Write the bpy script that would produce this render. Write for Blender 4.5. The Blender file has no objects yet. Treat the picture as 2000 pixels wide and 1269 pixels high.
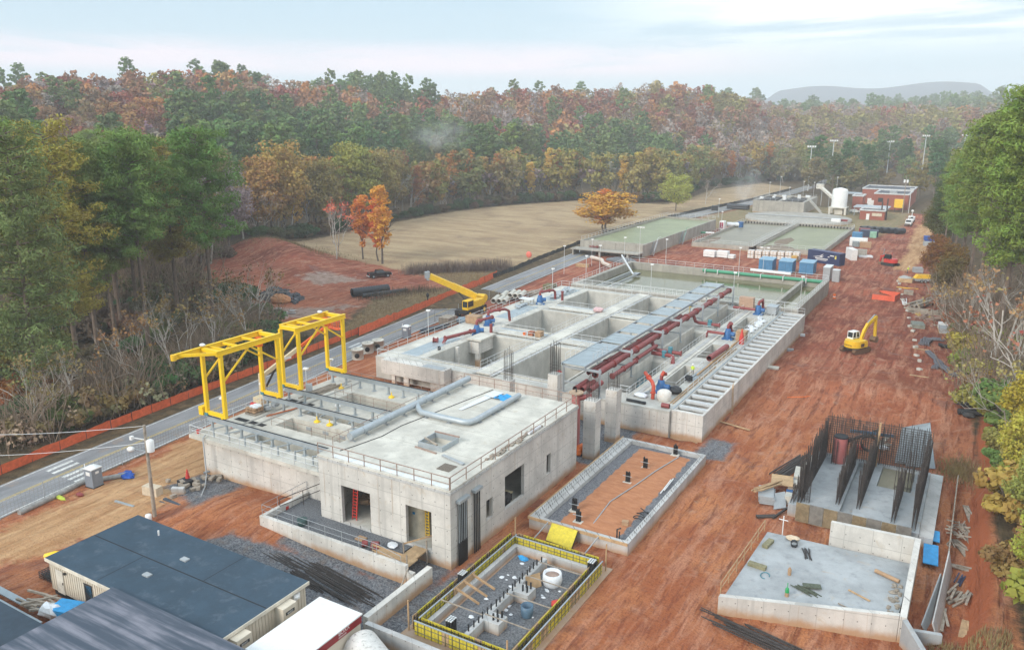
EXPO, ZENITH, HAZE = 0.5, 1.55, 0.00034
import bpy, math, random
import numpy as np
from mathutils import Vector, Matrix
R = random.Random(7); rng = np.random.default_rng(11)
S = bpy.context.scene; COL = S.collection
rad = math.radians
# ---------------- camera ----------------
FPX, PITCH, ROLL, YAW, CAMZ = 1571.57, .2522395, .003639, -.5315785, 38.0
_h = Vector((math.sin(YAW), math.cos(YAW), 0)); _r = Vector((math.cos(YAW), -math.sin(YAW), 0)); _z = Vector((0, 0, 1))
CF = math.cos(PITCH) * _h - math.sin(PITCH) * _z; _u = math.sin(PITCH) * _h + math.cos(PITCH) * _z
CR = math.cos(ROLL) * _r + math.sin(ROLL) * _u; CU = -math.sin(ROLL) * _r + math.cos(ROLL) * _u
cd = bpy.data.cameras.new('camera'); cam = bpy.data.objects.new('camera', cd); COL.objects.link(cam)
cd.sensor_width = 36; cd.lens = FPX / 2000 * 36; cd.clip_end = 30000; cd.clip_start = .5
mw = Matrix((CR, CU, -CF)).transposed().to_4x4(); mw.translation = (0, 0, CAMZ); cam.matrix_world = mw
S.camera = cam
def at(x, y, z=0.0):
 """point of the plane at height z seen at photo pixel x, y"""
 d = CF + CR * ((x - 1000) / FPX) - CU * ((y - 634.5) / FPX); t = (z - CAMZ) / d.z
 return Vector((d.x * t, d.y * t, z))
# ---------------- materials ----------------
def _nt(name):
 m = bpy.data.materials.new(name); m.use_nodes = True; nt = m.node_tree
 return m, nt, nt.nodes, nt.links, nt.nodes['Principled BSDF']
def nd(nt, t, **k):
 n = nt.nodes.new(t)
 for a, b in k.items():
  if isinstance(a, str) and a.startswith('i_'): n.inputs[a[2:].replace('_', ' ')].default_value = b
  else: setattr(n, a, b)
 return n
def mixc(nt, fac, a, b, typ='MIX'):
 n = nt.nodes.new('ShaderNodeMix'); n.data_type = 'RGBA'; n.blend_type = typ; n.clamp_factor = True
 for s, v in ((0, fac), (6, a), (7, b)):
  if hasattr(v, 'is_output') or isinstance(v, bpy.types.NodeSocket): nt.links.new(v, n.inputs[s])
  elif s == 0: n.inputs[0].default_value = v
  else: n.inputs[s].default_value = (*v[:3], 1)
 return n.outputs[2]
def noise(nt, vec, scale, detail=4, rough=.6, dist=0, stretch=None):
 if stretch:
  mp = nd(nt, 'ShaderNodeMapping'); mp.inputs['Scale'].default_value = stretch; nt.links.new(vec, mp.inputs[0]); vec = mp.outputs[0]
 n = nd(nt, 'ShaderNodeTexNoise'); n.inputs['Scale'].default_value = scale; n.inputs['Detail'].default_value = detail
 n.inputs['Roughness'].default_value = rough; n.inputs['Distortion'].default_value = dist; nt.links.new(vec, n.inputs['Vector'])
 return n.outputs['Fac']
def ramp(nt, v, a, b):
 n = nd(nt, 'ShaderNodeMapRange', interpolation_type='SMOOTHSTEP'); n.inputs[1].default_value = a; n.inputs[2].default_value = b
 nt.links.new(v, n.inputs[0]); return n.outputs[0]
def mul(nt, a, b, op='MULTIPLY'):
 n = nd(nt, 'ShaderNodeMath', operation=op)
 for s, v in ((0, a), (1, b)):
  if isinstance(v, (int, float)): n.inputs[s].default_value = v
  else: nt.links.new(v, n.inputs[s])
 return n.outputs[0]
def bump(nt, p, h, strength=.4, dist=.05):
 b = nd(nt, 'ShaderNodeBump'); b.inputs['Strength'].default_value = strength; b.inputs['Distance'].default_value = dist
 nt.links.new(h, b.inputs['Height']); nt.links.new(b.outputs[0], p.inputs['Normal'])
def pos(nt): return nd(nt, 'ShaderNodeNewGeometry').outputs['Position']
def objc(nt): return nd(nt, 'ShaderNodeTexCoord').outputs['Object']
def M(name, c, rough=.75, var=.25, scale=1.2, metal=0., spec=.4, dirt=None, dirt_amt=.35, streak=False, bmp=0.):
 """painted or plain surface: large tone changes, fine grain, patches of dirt"""
 m, nt, ns, ln, p = _nt(name); co = objc(nt)
 n1 = noise(nt, co, scale, 5, .65); n2 = noise(nt, co, scale * 9, 3, .7)
 d = tuple(x * (1 - var) for x in c); b = tuple(min(1, x * (1 + var * .6)) for x in c)
 col = mixc(nt, ramp(nt, n1, .3, .7), d, b); col = mixc(nt, mul(nt, ramp(nt, n2, .35, .75), .35), col, d)
 if dirt:
  st = noise(nt, co, scale * 2.3, 6, .7, .3, (1, 1, .18) if streak else None)
  col = mixc(nt, mul(nt, ramp(nt, st, .52, .74), dirt_amt), col, dirt)
 ln.new(col, p.inputs['Base Color']); p.inputs['Roughness'].default_value = rough; p.inputs['Metallic'].default_value = metal
 p.inputs['Specular IOR Level'].default_value = spec
 if bmp: bump(nt, p, n2, bmp, .03)
 return m
CLAYC = (.33, .105, .045)
def concrete(name, c, stain=(.30, .22, .13), amt=.4, clay=0., rough=.85, panel=None):
 """cast concrete: cloudy tone, vertical streaks, form joints, clay splash along the foot"""
 m, nt, ns, ln, p = _nt(name); co = objc(nt); po = pos(nt)
 cl = noise(nt, co, .35, 6, .62); gr = noise(nt, co, 6, 4, .7); st = noise(nt, co, 1.1, 5, .6, .2, (1, 1, .07))
 col = mixc(nt, ramp(nt, cl, .3, .72), tuple(x * .8 for x in c), tuple(min(1, x * 1.12) for x in c))
 col = mixc(nt, mul(nt, ramp(nt, st, .5, .75), amt), col, tuple(x * .62 for x in c))
 col = mixc(nt, mul(nt, ramp(nt, gr, .5, .8), .3), col, tuple(x * .7 for x in c))
 blot = noise(nt, co, .8, 6, .75, .6)
 col = mixc(nt, mul(nt, ramp(nt, blot, .56, .74), amt), col, stain)
 if panel:
  br = nd(nt, 'ShaderNodeTexBrick'); br.offset = 0; br.inputs['Scale'].default_value = 1; br.inputs['Mortar Size'].default_value = .03
  br.inputs['Brick Width'].default_value = panel[0]; br.inputs['Row Height'].default_value = panel[1]
  sx = nd(nt, 'ShaderNodeSeparateXYZ'); ln.new(co, sx.inputs[0]); cb = nd(nt, 'ShaderNodeCombineXYZ')
  ln.new(mul(nt, sx.outputs[0], sx.outputs[1], 'ADD'), cb.inputs[0]); ln.new(sx.outputs[2], cb.inputs[1]); ln.new(cb.outputs[0], br.inputs['Vector'])
  col = mixc(nt, mul(nt, br.outputs['Fac'], .55), col, tuple(x * .5 for x in c))
 if panel:
  vo = nd(nt, 'ShaderNodeTexVoronoi', voronoi_dimensions='2D'); vo.inputs['Randomness'].default_value = 0; vo.inputs['Scale'].default_value = .82; ln.new(cb.outputs[0], vo.inputs['Vector']); col = mixc(nt, mul(nt, ramp(nt, vo.outputs['Distance'], .06, .035), .7), col, (.09, .085, .075))
  dr = noise(nt, co, 2.6, 4, .6, 0, (1, 1, .025)); col = mixc(nt, mul(nt, ramp(nt, dr, .62, .7), .45), col, (.30, .19, .10))
 if clay:
  sz = nd(nt, 'ShaderNodeSeparateXYZ'); ln.new(po, sz.inputs[0])
  hgt = mul(nt, sz.outputs[2], mul(nt, noise(nt, po, .5, 5, .7), 1.5 * clay, 'MULTIPLY'), 'SUBTRACT')
  col = mixc(nt, mul(nt, ramp(nt, hgt, .35, -.55), .85), col, (.40, .22, .10))
 ln.new(col, p.inputs['Base Color']); p.inputs['Roughness'].default_value = rough; p.inputs['Specular IOR Level'].default_value = .25
 bump(nt, p, gr, .25, .02)
 return m
def leafmat(name, var=.45, trans=.25):
 """foliage: the tint of each tree is its object colour, broken up leaf by leaf"""
 m, nt, ns, ln, p = _nt(name); oi = nd(nt, 'ShaderNodeObjectInfo'); co = objc(nt)
 n1 = noise(nt, co, .55, 4, .7); n2 = noise(nt, co, 3.1, 3, .7)
 hs = nd(nt, 'ShaderNodeHueSaturation'); ln.new(oi.outputs['Color'], hs.inputs['Color'])
 ln.new(mul(nt, mul(nt, n1, .14), .43, 'ADD'), hs.inputs['Hue'])
 v = mul(nt, mul(nt, ramp(nt, n1, .25, .75), var), 1 - var * .5, 'ADD'); v = mul(nt, v, mul(nt, mul(nt, n2, .9), .55, 'ADD')); ln.new(v, hs.inputs['Value'])
 ln.new(hs.outputs[0], p.inputs['Base Color']); p.inputs['Roughness'].default_value = .7; p.inputs['Specular IOR Level'].default_value = .15
 tr = nd(nt, 'ShaderNodeBsdfTranslucent'); ln.new(hs.outputs[0], tr.inputs[0]); mx = nd(nt, 'ShaderNodeMixShader'); mx.inputs[0].default_value = trans
 ln.new(p.outputs[0], mx.inputs[1]); ln.new(tr.outputs[0], mx.inputs[2]); ln.new(mx.outputs[0], ns['Material Output'].inputs[0])
 return m
def attmat(name):
 """far woods in one mesh: the tint of each crown is stored on its faces"""
 m, nt, ns, ln, p = _nt(name); a = nd(nt, 'ShaderNodeVertexColor', layer_name='tint'); n1 = noise(nt, pos(nt), .35, 4, .75)
 v = mul(nt, mul(nt, n1, 1.1), .45, 'ADD'); mx = mixc(nt, 1., a.outputs[0], (1, 1, 1), 'MULTIPLY'); hs = nd(nt, 'ShaderNodeHueSaturation')
 ln.new(mx, hs.inputs['Color']); ln.new(v, hs.inputs['Value']); ln.new(hs.outputs[0], p.inputs['Base Color']); p.inputs['Roughness'].default_value = .8; p.inputs['Specular IOR Level'].default_value = .1
 return m
def watermat(name, c, rough=.12, froth=.0):
 m, nt, ns, ln, p = _nt(name); po = pos(nt); n = noise(nt, po, .12, 4, .6, .8); f = noise(nt, po, .5, 6, .7, 1.2, (1, .35, 1))
 col = mixc(nt, ramp(nt, n, .35, .65), tuple(x * .86 for x in c), tuple(x * 1.08 for x in c)); col = mixc(nt, mul(nt, ramp(nt, f, .55, .75), froth), col, (.42, .40, .36))
 ln.new(col, p.inputs['Base Color']); p.inputs['Roughness'].default_value = rough; p.inputs['IOR'].default_value = 1.33; bump(nt, p, noise(nt, po, 1.2, 3, .6), .06, .05)
 return m
def netmat(name, c, sx=9., open_=.3, tone=.2, fac=1.):
 """plastic mesh: thin strands with real openings"""
 m, nt, ns, ln, p = _nt(name); co = nd(nt, 'ShaderNodeTexCoord').outputs['UV']
 br = nd(nt, 'ShaderNodeTexBrick'); br.offset = 0; br.inputs['Scale'].default_value = 1; br.inputs['Brick Width'].default_value = 1 / sx; br.inputs['Row Height'].default_value = 1 / sx
 br.inputs['Mortar Size'].default_value = open_ / sx; ln.new(co, br.inputs['Vector']); n = noise(nt, pos(nt), .8, 4, .7)
 col = mixc(nt, ramp(nt, n, .3, .7), tuple(x * (1 - tone) for x in c), c); ln.new(col, p.inputs['Base Color']); p.inputs['Roughness'].default_value = .7
 ln.new(mul(nt, br.outputs['Fac'], fac), p.inputs['Alpha']); return m
# ---------------- mesh builder ----------------
class MB:
 def __init__(s): s.v = []; s.f = []; s.sm = []
 def add(s, vs, fs, smooth=False):
  n = len(s.v); s.v += [tuple(v) for v in vs]; s.f += [tuple(n + i for i in f) for f in fs]; s.sm += [smooth] * len(fs); return s
 def box(s, x0, y0, z0, x1, y1, z1):
  x0, x1 = sorted((x0, x1)); y0, y1 = sorted((y0, y1)); z0, z1 = sorted((z0, z1))
  return s.add([(x0, y0, z0), (x1, y0, z0), (x1, y1, z0), (x0, y1, z0), (x0, y0, z1), (x1, y0, z1), (x1, y1, z1), (x0, y1, z1)],
             [(3, 2, 1, 0), (4, 5, 6, 7), (0, 1, 5, 4), (1, 2, 6, 5), (2, 3, 7, 6), (3, 0, 4, 7)])
 def cbox(s, c, d, rz=0., rx=0., ry=0.):
  a = Matrix.Rotation(rz, 3, 'Z') @ Matrix.Rotation(ry, 3, 'Y') @ Matrix.Rotation(rx, 3, 'X'); c = Vector(c); hx, hy, hz = d[0] / 2, d[1] / 2, d[2] / 2
  vs = [c + a @ Vector(q) for q in ((-hx, -hy, -hz), (hx, -hy, -hz), (hx, hy, -hz), (-hx, hy, -hz), (-hx, -hy, hz), (hx, -hy, hz), (hx, hy, hz), (-hx, hy, hz))]
  return s.add(vs, [(3, 2, 1, 0), (4, 5, 6, 7), (0, 1, 5, 4), (1, 2, 6, 5), (2, 3, 7, 6), (3, 0, 4, 7)])
 def bar(s, p, q, w, h=None):
  h = h or w; p = Vector(p); q = Vector(q); d = (q - p); L = d.length
  if L < 1e-6: return s
  d /= L; up = Vector((0, 0, 1)) if abs(d.z) < .95 else Vector((0, 1, 0)); a = d.cross(up).normalized(); b = a.cross(d)
  vs = [o + a * i * w / 2 + b * j * h / 2 for o in (p, q) for i, j in ((-1, -1), (1, -1), (1, 1), (-1, 1))]
  return s.add(vs, [(3, 2, 1, 0), (4, 5, 6, 7), (0, 1, 5, 4), (1, 2, 6, 5), (2, 3, 7, 6), (3, 0, 4, 7)])
 def tube(s, pts, r, n=8, cap=True, r2=None):
  pts = [Vector(p) for p in pts]; k = len(pts); rings = []; prev = None
  for i, p in enumerate(pts):
   d = (pts[min(i + 1, k - 1)] - pts[max(i - 1, 0)]).normalized()
   if prev is None: up = Vector((0, 0, 1)) if abs(d.z) < .9 else Vector((1, 0, 0)); a = d.cross(up).normalized()
   else: a = (prev - d * prev.dot(d)).normalized()
   prev = a; b = a.cross(d); rr = r if r2 is None else r + (r2 - r) * i / max(1, k - 1)
   rings.append([p + (a * math.cos(t) + b * math.sin(t)) * rr for t in (2 * math.pi * j / n for j in range(n))])
  vs = [v for g in rings for v in g]; fs = [(i * n + j, i * n + (j + 1) % n, (i + 1) * n + (j + 1) % n, (i + 1) * n + j) for i in range(k - 1) for j in range(n)]
  s.add(vs, fs, True)
  if cap: s.add(rings[0], [tuple(range(n))[::-1]]); s.add(rings[-1], [tuple(range(n))])
  return s
 def pipe(s, p, q, r, n=14, wall=.12):
  """open ended pipe"""
  p = Vector(p); q = Vector(q); s.tube([p, q], r, n, False); ri = r * (1 - wall); s.tube([q, p], ri, n, False)
  d = (q - p).normalized(); up = Vector((0, 0, 1)) if abs(d.z) < .9 else Vector((1, 0, 0)); a = d.cross(up).normalized(); b = a.cross(d)
  for o in (p, q):
   ro = [o + (a * math.cos(t) + b * math.sin(t)) * r for t in (2 * math.pi * j / n for j in range(n))]; rn = [o + (a * math.cos(t) + b * math.sin(t)) * ri for t in (2 * math.pi * j / n for j in range(n))]
   s.add(ro + rn, [(j, (j + 1) % n, n + (j + 1) % n, n + j) for j in range(n)])
  return s
 def cyl(s, x, y, z0, z1, r, n=16, r2=None): return s.tube([(x, y, z0), (x, y, z1)], r, n, True, r2)
 def lathe(s, x, y, prof, n=20):
  vs = [(x + r * math.cos(2 * math.pi * j / n), y + r * math.sin(2 * math.pi * j / n), z) for r, z in prof for j in range(n)]
  fs = [(i * n + j, i * n + (j + 1) % n, (i + 1) * n + (j + 1) % n, (i + 1) * n + j) for i in range(len(prof) - 1) for j in range(n)]
  s.add(vs, fs, True); k = len(vs); s.add(vs[:n], [tuple(range(n))[::-1]]); s.add(vs[-n:], [tuple(range(n))]); return s
 def prism(s, poly, z0, z1):
  n = len(poly); return s.add([(x, y, z0) for x, y in poly] + [(x, y, z1) for x, y in poly], [tuple(range(n))[::-1], tuple(range(n, 2 * n))] + [(i, (i + 1) % n, n + (i + 1) % n, n + i) for i in range(n)])
 def plate(s, pts, th):
  """flat convex outline in space given a thickness"""
  pts = [Vector(p) for p in pts]; n = len(pts); nn = (pts[1] - pts[0]).cross(pts[2] - pts[0]).normalized() * th
  return s.add(pts + [p + nn for p in pts], [tuple(range(n))[::-1], tuple(range(n, 2 * n))] + [(i, (i + 1) % n, n + (i + 1) % n, n + i) for i in range(n)])
 def ball(s, c, r, k=(1, 1, 1), n=10, jit=0., rnd=None):
  c = Vector(c); m = max(4, n // 2 + 1); vs = []; rnd = rnd or R
  for i in range(1, m):
   for j in range(n):
    a = math.pi * i / m; t = 2 * math.pi * j / n; e = r * (1 + rnd.uniform(-jit, jit)); vs.append(c + Vector((e * math.sin(a) * math.cos(t) * k[0], e * math.sin(a) * math.sin(t) * k[1], e * math.cos(a) * k[2])))
  fs = [(i * n + j, (i + 1) * n + j, (i + 1) * n + (j + 1) % n, i * n + (j + 1) % n) for i in range(m - 2) for j in range(n)]
  t0 = len(vs); vs += [c + Vector((0, 0, r * k[2])), c - Vector((0, 0, r * k[2]))]; b = (m - 2) * n
  fs += [(t0, j, (j + 1) % n) for j in range(n)] + [(t0 + 1, b + (j + 1) % n, b + j) for j in range(n)]
  return s.add(vs, fs, jit < .06)
 def mesh(s, name, off=(0, 0, 0)):
  me = bpy.data.meshes.new(name); o = off; me.from_pydata([(v[0] - o[0], v[1] - o[1], v[2] - o[2]) for v in s.v], [], s.f)
  me.polygons.foreach_set('use_smooth', s.sm); return me
 def build(s, name, mat, parent=None, local=False, kind=None):
  """one mesh object; vertices are world coordinates unless local"""
  off = (0, 0, 0) if (parent is None or local) else wloc(parent)
  o = bpy.data.objects.new(name, s.mesh(name, off)); o.data.materials.append(mat); COL.objects.link(o); o.parent = parent
  if kind: o['kind'] = kind
  return o
def wloc(o):
 v = Vector(o.location)
 while o.parent: o = o.parent; v += Vector(o.location)
 return v
def tag(o, label, cat, group=None):
 o['label'] = label; o['category'] = cat
 if group: o['group'] = group
 return o
def thing(name, label, cat, loc=(0, 0, 0), rz=0., group=None):
 o = bpy.data.objects.new(name, None); COL.objects.link(o); o.location = loc; o.rotation_euler = (0, 0, rz); o.empty_display_size = .3
 return tag(o, label, cat, group)
def one(name, mb, mat, label, cat, group=None, base=None):
 """a thing that is a single mesh, origin at its base"""
 if base is None:
  xs = [v[0] for v in mb.v]; ys = [v[1] for v in mb.v]; zs = [v[2] for v in mb.v]; base = ((min(xs) + max(xs)) / 2, (min(ys) + max(ys)) / 2, min(zs))
 o = bpy.data.objects.new(name, mb.mesh(name, base)); o.data.materials.append(mat); COL.objects.link(o); o.location = base
 return tag(o, label, cat, group)
def dup(root, loc, rz=0., label=None, group=None, sc=None):
 r = root.copy(); COL.objects.link(r); r.location = loc; r.rotation_euler = (0, 0, rz)
 if label: r['label'] = label
 if group: r['group'] = group
 if sc: r.scale = (sc, sc, sc) if isinstance(sc, (int, float)) else sc
 for ch in list(root.children):
  c = ch.copy(); COL.objects.link(c); c.parent = r
  for g in list(ch.children): d = g.copy(); COL.objects.link(d); d.parent = c
 return r
def struct(o): o['kind'] = 'structure'; return o
def text(body, size, mat, parent, p, xdir, ydir, depth=.01, name='lettering', align='LEFT'):
 """raised lettering on a surface: p corner, xdir reading direction, ydir up"""
 cu = bpy.data.curves.new('lettering', 'FONT'); cu.body = body; cu.size = size; cu.extrude = depth; cu.align_x = align; tmp = bpy.data.objects.new('tmp', cu); COL.objects.link(tmp)
 bpy.context.view_layer.update(); me = bpy.data.meshes.new_from_object(tmp.evaluated_get(bpy.context.evaluated_depsgraph_get())); bpy.data.objects.remove(tmp)
 x = Vector(xdir).normalized(); y = Vector(ydir).normalized(); z = x.cross(y); mt = Matrix((x, y, z)).transposed().to_4x4(); mt.translation = Vector(p) - wloc(parent) if parent else Vector(p); me.transform(mt)
 me.materials.clear(); me.materials.append(mat); o = bpy.data.objects.new(name, me); COL.objects.link(o); o.parent = parent; return o
def slab(mb, x0, y0, x1, y1, holes, zt, zb):
 """deck with rectangular openings (hx0, hy0, hx1, hy1, floor z): top, opening walls, floors and outer walls"""
 xs = sorted({x0, x1, *[h[0] for h in holes], *[h[2] for h in holes]}); ys = sorted({y0, y1, *[h[1] for h in holes], *[h[3] for h in holes]})
 def hole(cx, cy):
  for h in holes:
   if h[0] < cx < h[2] and h[1] < cy < h[3]: return h
 for i in range(len(xs) - 1):
  for j in range(len(ys) - 1):
   a, b, c, d = xs[i], xs[i + 1], ys[j], ys[j + 1]
   if not hole((a + b) / 2, (c + d) / 2): mb.add([(a, c, zt), (b, c, zt), (b, d, zt), (a, d, zt)], [(0, 1, 2, 3)])
 for h in holes:
  a, c, b, d, z = h
  mb.add([(a, c, zt), (b, c, zt), (b, d, zt), (a, d, zt), (a, c, z), (b, c, z), (b, d, z), (a, d, z)], [(0, 1, 5, 4)[::-1], (1, 2, 6, 5)[::-1], (2, 3, 7, 6)[::-1], (3, 0, 4, 7)[::-1], (4, 5, 6, 7)])
 mb.add([(x0, y0, zt), (x1, y0, zt), (x1, y1, zt), (x0, y1, zt), (x0, y0, zb), (x1, y0, zb), (x1, y1, zb), (x0, y1, zb)], [(0, 1, 5, 4)[::-1], (1, 2, 6, 5)[::-1], (2, 3, 7, 6)[::-1], (3, 0, 4, 7)[::-1]])
 return mb
def sheet(name, poly, z, mat, kind='structure'):
 o = MB().add([(x, y, z) for x, y in poly], [tuple(range(len(poly)))]).build(name, mat); o['kind'] = kind; return o
_postmesh = {}
def rail(path, z, label, mat, h=1.07, step=1.9, r=.032, mids=1, toe=False, group='handrails', name='handrail', z1=None, cat='handrail'):
 """run of tube railing: rails along a path, every post a part"""
 P = [Vector((p[0], p[1], (p[2] if len(p) > 2 else z))) for p in path]; t = thing(name, label, cat, P[0], 0, group); up = Vector((0, 0, 1))
 MB().tube([p + up * h for p in P], r, 6).build('top_rail', mat, t)
 for k in range(mids): MB().tube([p + up * h * (k + 1) / (mids + 1) for p in P], r * .8, 6).build('mid_rail', mat, t)
 if toe: MB().add([q for p in P for q in (p, p + up * .1)], [(2 * i, 2 * i + 2, 2 * i + 3, 2 * i + 1) for i in range(len(P) - 1)]).build('toe_board', mat, t)
 key = (round(h, 2), round(r, 3), mat.name)
 if key not in _postmesh: _postmesh[key] = MB().tube([(0, 0, 0), (0, 0, h)], r, 6).mesh('post'); _postmesh[key].materials.append(mat)
 for a, b in zip(P, P[1:]):
  n = max(1, round((b - a).length / step))
  for i in range(n + (1 if b == P[-1] else 0)):
   o = bpy.data.objects.new('post', _postmesh[key]); COL.objects.link(o); o.parent = t; o.location = a.lerp(b, i / n) - P[0]
 return t
def scatter_bars(mb, c, n, L, w, spread, ang, aj=.15, z=0., rnd=R, h=None):
 for i in range(n):
  a = ang + rnd.uniform(-aj, aj); x = c[0] + rnd.uniform(-1, 1) * spread[0]; y = c[1] + rnd.uniform(-1, 1) * spread[1]; l = L * rnd.uniform(.7, 1.05); zz = z + w / 2 + (i % 3) * w * .9
  dx, dy = math.cos(a) * l / 2, math.sin(a) * l / 2; mb.bar((x - dx, y - dy, zz), (x + dx, y + dy, zz + rnd.uniform(-.02, .02)), w, h or w)
 return mb
# ---------------- light and sky ----------------
S.render.engine = 'CYCLES'; S.cycles.max_bounces = 7; S.cycles.diffuse_bounces = 3; S.cycles.glossy_bounces = 2; S.cycles.transparent_max_bounces = 12; S.cycles.volume_bounces = 2
S.cycles.transmission_bounces = 2; S.cycles.use_denoising = True; S.cycles.sample_clamp_indirect = 6; S.cycles.caustics_reflective = False; S.cycles.caustics_refractive = False
S.view_settings.view_transform = 'Standard'; S.view_settings.look = 'None'; S.view_settings.exposure = EXPO; S.view_settings.gamma = 1
SUN_EL, SUN_AZ = rad(27), math.atan2(-.30, -.95)      # light comes from behind the camera, a little from the left
sd = Vector((math.sin(SUN_AZ) * math.cos(SUN_EL), math.cos(SUN_AZ) * math.cos(SUN_EL), math.sin(SUN_EL)))
sl = bpy.data.lights.new('sun', 'SUN'); sl.energy = 2.3; sl.angle = rad(26); sl.color = (1, .93, .85); so = bpy.data.objects.new('sun', sl); COL.objects.link(so)
so.rotation_euler = sd.to_track_quat('Z', 'Y').to_euler(); so.location = sd * 100
W = bpy.data.worlds.new('World'); S.world = W; W.use_nodes = True
def _world():
 nt = W.node_tree; ns, ln = nt.nodes, nt.links; bg = ns['Background']; bg.inputs['Strength'].default_value = .1
 sk = nd(nt, 'ShaderNodeTexSky', sky_type='NISHITA'); sk.sun_disc = False; sk.sun_elevation = SUN_EL; sk.sun_rotation = SUN_AZ; sk.air_density = 1.2; sk.dust_density = 2
 tc = nd(nt, 'ShaderNodeTexCoord').outputs['Generated']; sx = nd(nt, 'ShaderNodeSeparateXYZ'); ln.new(tc, sx.inputs[0]); z = sx.outputs[2]
 lo = noise(nt, tc, 2.2, 5, .6, .4, (1, 1, 7)); hi = noise(nt, tc, 1.3, 6, .62, .5, (1.3, 1.3, 16))
 base = mixc(nt, ramp(nt, z, -.02, .16), (5.2, 6.7, 7.8), (4.3, 5.9, 7.1))
 base = mixc(nt, mul(nt, ramp(nt, lo, .45, .68), .55), base, (5.3, 6.5, 7.3))
 # a thin pinkish bank low over the woods and white cloud to the upper right
 az = nd(nt, 'ShaderNodeVectorMath', operation='DOT_PRODUCT'); ln.new(tc, az.inputs[0]); az.inputs[1].default_value = tuple(_r)
 band = mul(nt, ramp(nt, z, .038, .058), ramp(nt, z, .092, .066)); band = mul(nt, band, ramp(nt, hi, .36, .56)); band = mul(nt, band, ramp(nt, az.outputs['Value'], .42, .1))
 base = mixc(nt, mul(nt, band, .85), base, (9.2, 7.7, 8.6))
 rt = mul(nt, ramp(nt, az.outputs['Value'], -.02, .42), ramp(nt, z, .05, .13)); rt = mul(nt, rt, ramp(nt, hi, .4, .55))
 base = mixc(nt, mul(nt, rt, .95), base, (12.5, 12.3, 12.2))
 cov = mixc(nt, .82, sk.outputs[0], base)
 up = nd(nt, 'ShaderNodeMapRange', interpolation_type='SMOOTHSTEP'); up.inputs[1].default_value = .2; up.inputs[2].default_value = .85; up.inputs[3].default_value = 1; up.inputs[4].default_value = ZENITH; ln.new(z, up.inputs[0])
 vm = nd(nt, 'ShaderNodeVectorMath', operation='SCALE'); ln.new(cov, vm.inputs[0]); ln.new(up.outputs[0], vm.inputs['Scale']); ln.new(vm.outputs[0], bg.inputs['Color'])
_world()
# ---------------- terrain ----------------
def sstep(t): t = np.clip(t, 0, 1); return t * t * (3 - 2 * t)
_ph = rng.uniform(0, 6.28, (40,)); _an = rng.uniform(0, 6.28, (40,))
def wob(x, y, f, k=0, n=5):
 s = 0
 for i in range(n):
  ff = f * (1.7 ** i) ; a = _an[(k * 7 + i) % 40]; s = s + np.sin((x * math.cos(a) + y * math.sin(a)) * ff + _ph[(k * 5 + i) % 40] + 1.3 * np.sin((x * math.sin(a) - y * math.cos(a)) * ff * .6 + i)) / (1.45 ** i)
 return s / 2.4
US = np.array([-900, 0, 250, 500, 800, 1000, 1180, 1300, 1420, 1500, 1700, 2000, 3200.])
HT = np.array([36, 37, 41, 41, 37, 39, 43, 53, 45, 32, 28, 30, 36.])
R0 = np.array([190, 230, 260, 330, 380, 420, 480, 520, 560, 600, 640, 680, 720.])
R1 = np.array([520, 540, 560, 600, 650, 690, 720, 740, 770, 820, 880, 900, 900.])
def terrain(x, y):
 x = np.asarray(x, float); y = np.asarray(y, float)
 d = np.hypot(x, y); fwd = x * _h.x + y * _h.y; rt = x * _r.x + y * _r.y
 u = np.where(fwd > 1, 1000 + 1623 * rt / np.maximum(fwd, 1), np.where(rt < 0, -900, 3200)); u = np.clip(u, -900, 3200)
 H = np.interp(u, US, HT); a = np.interp(u, US, R0); b = np.interp(u, US, R1)
 z = H * sstep((d - a) / (b - a)) * (1 + .16 * wob(x, y, .011, 1, 3) * sstep((d - a) / 120)) - H * .45 * sstep((d - b - 60) / 500)
 z = z + 19 * sstep((u - 1600) / 260) * sstep((d - 1150) / 450) - 16 * sstep((d - 2100) / 900) * sstep((u - 1600) / 260)
 # bank on the right, mounds of soil on the left lot, ramp and berms of the track
 e = 2.2 + .012 * (y - 60) + .7 * np.sin(y * .21) * .5 - np.clip((y - 150) * .095, 0, 19); rb = x - e
 z = z + (2.3 * sstep(rb / 1.6) * (1 - .5 * sstep((y - 95) / 30)) + 10 * sstep((rb - 2) / 38)) * sstep((520 - y) / 120) * (y > -400)
 for (cx, cy, sx_, sy_, h, rot) in ((-178, 163, 15, 6, 3.7, -.5), (-158, 154, 12, 5.5, 2.6, -.45), (-150, 138, 8, 5, 1.3, .3), (-19.3, 193, 2.2, 2.6, 1.5, 0), (-10, 121, 11, 3.2, 1.1, -.1), (-7, 110, 6, 4, -.7, 0), (-57, 49, 7, 3, 1.0, .2), (-108, 137, 9, 5, .8, .4)):
  c, s = math.cos(rot), math.sin(rot); p = ((x - cx) * c + (y - cy) * s) / sx_; q = (-(x - cx) * s + (y - cy) * c) / sy_; z = z + h * np.exp(-(p * p + q * q) / 2)
 near = (x > -30) & (x < 3) & (y < 330); z = z + np.where(near, .13 * wob(x * 2.4, y * .28, .9, 2, 4) + .08 * wob(x, y, 1.1, 3, 3), 0)
 lot = (x < -104) & (x > -170) & (y > 108) & (y < 175); z = z + np.where(lot, .12 * wob(x, y, .6, 4, 4), 0)
 pad = (x > -75) & (x < -27.3) & (y > 89.95) & (y < 149.5); z = np.where(pad, -5.0, z)
 return z
def tz(x, y): return float(terrain(x, y))
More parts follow.
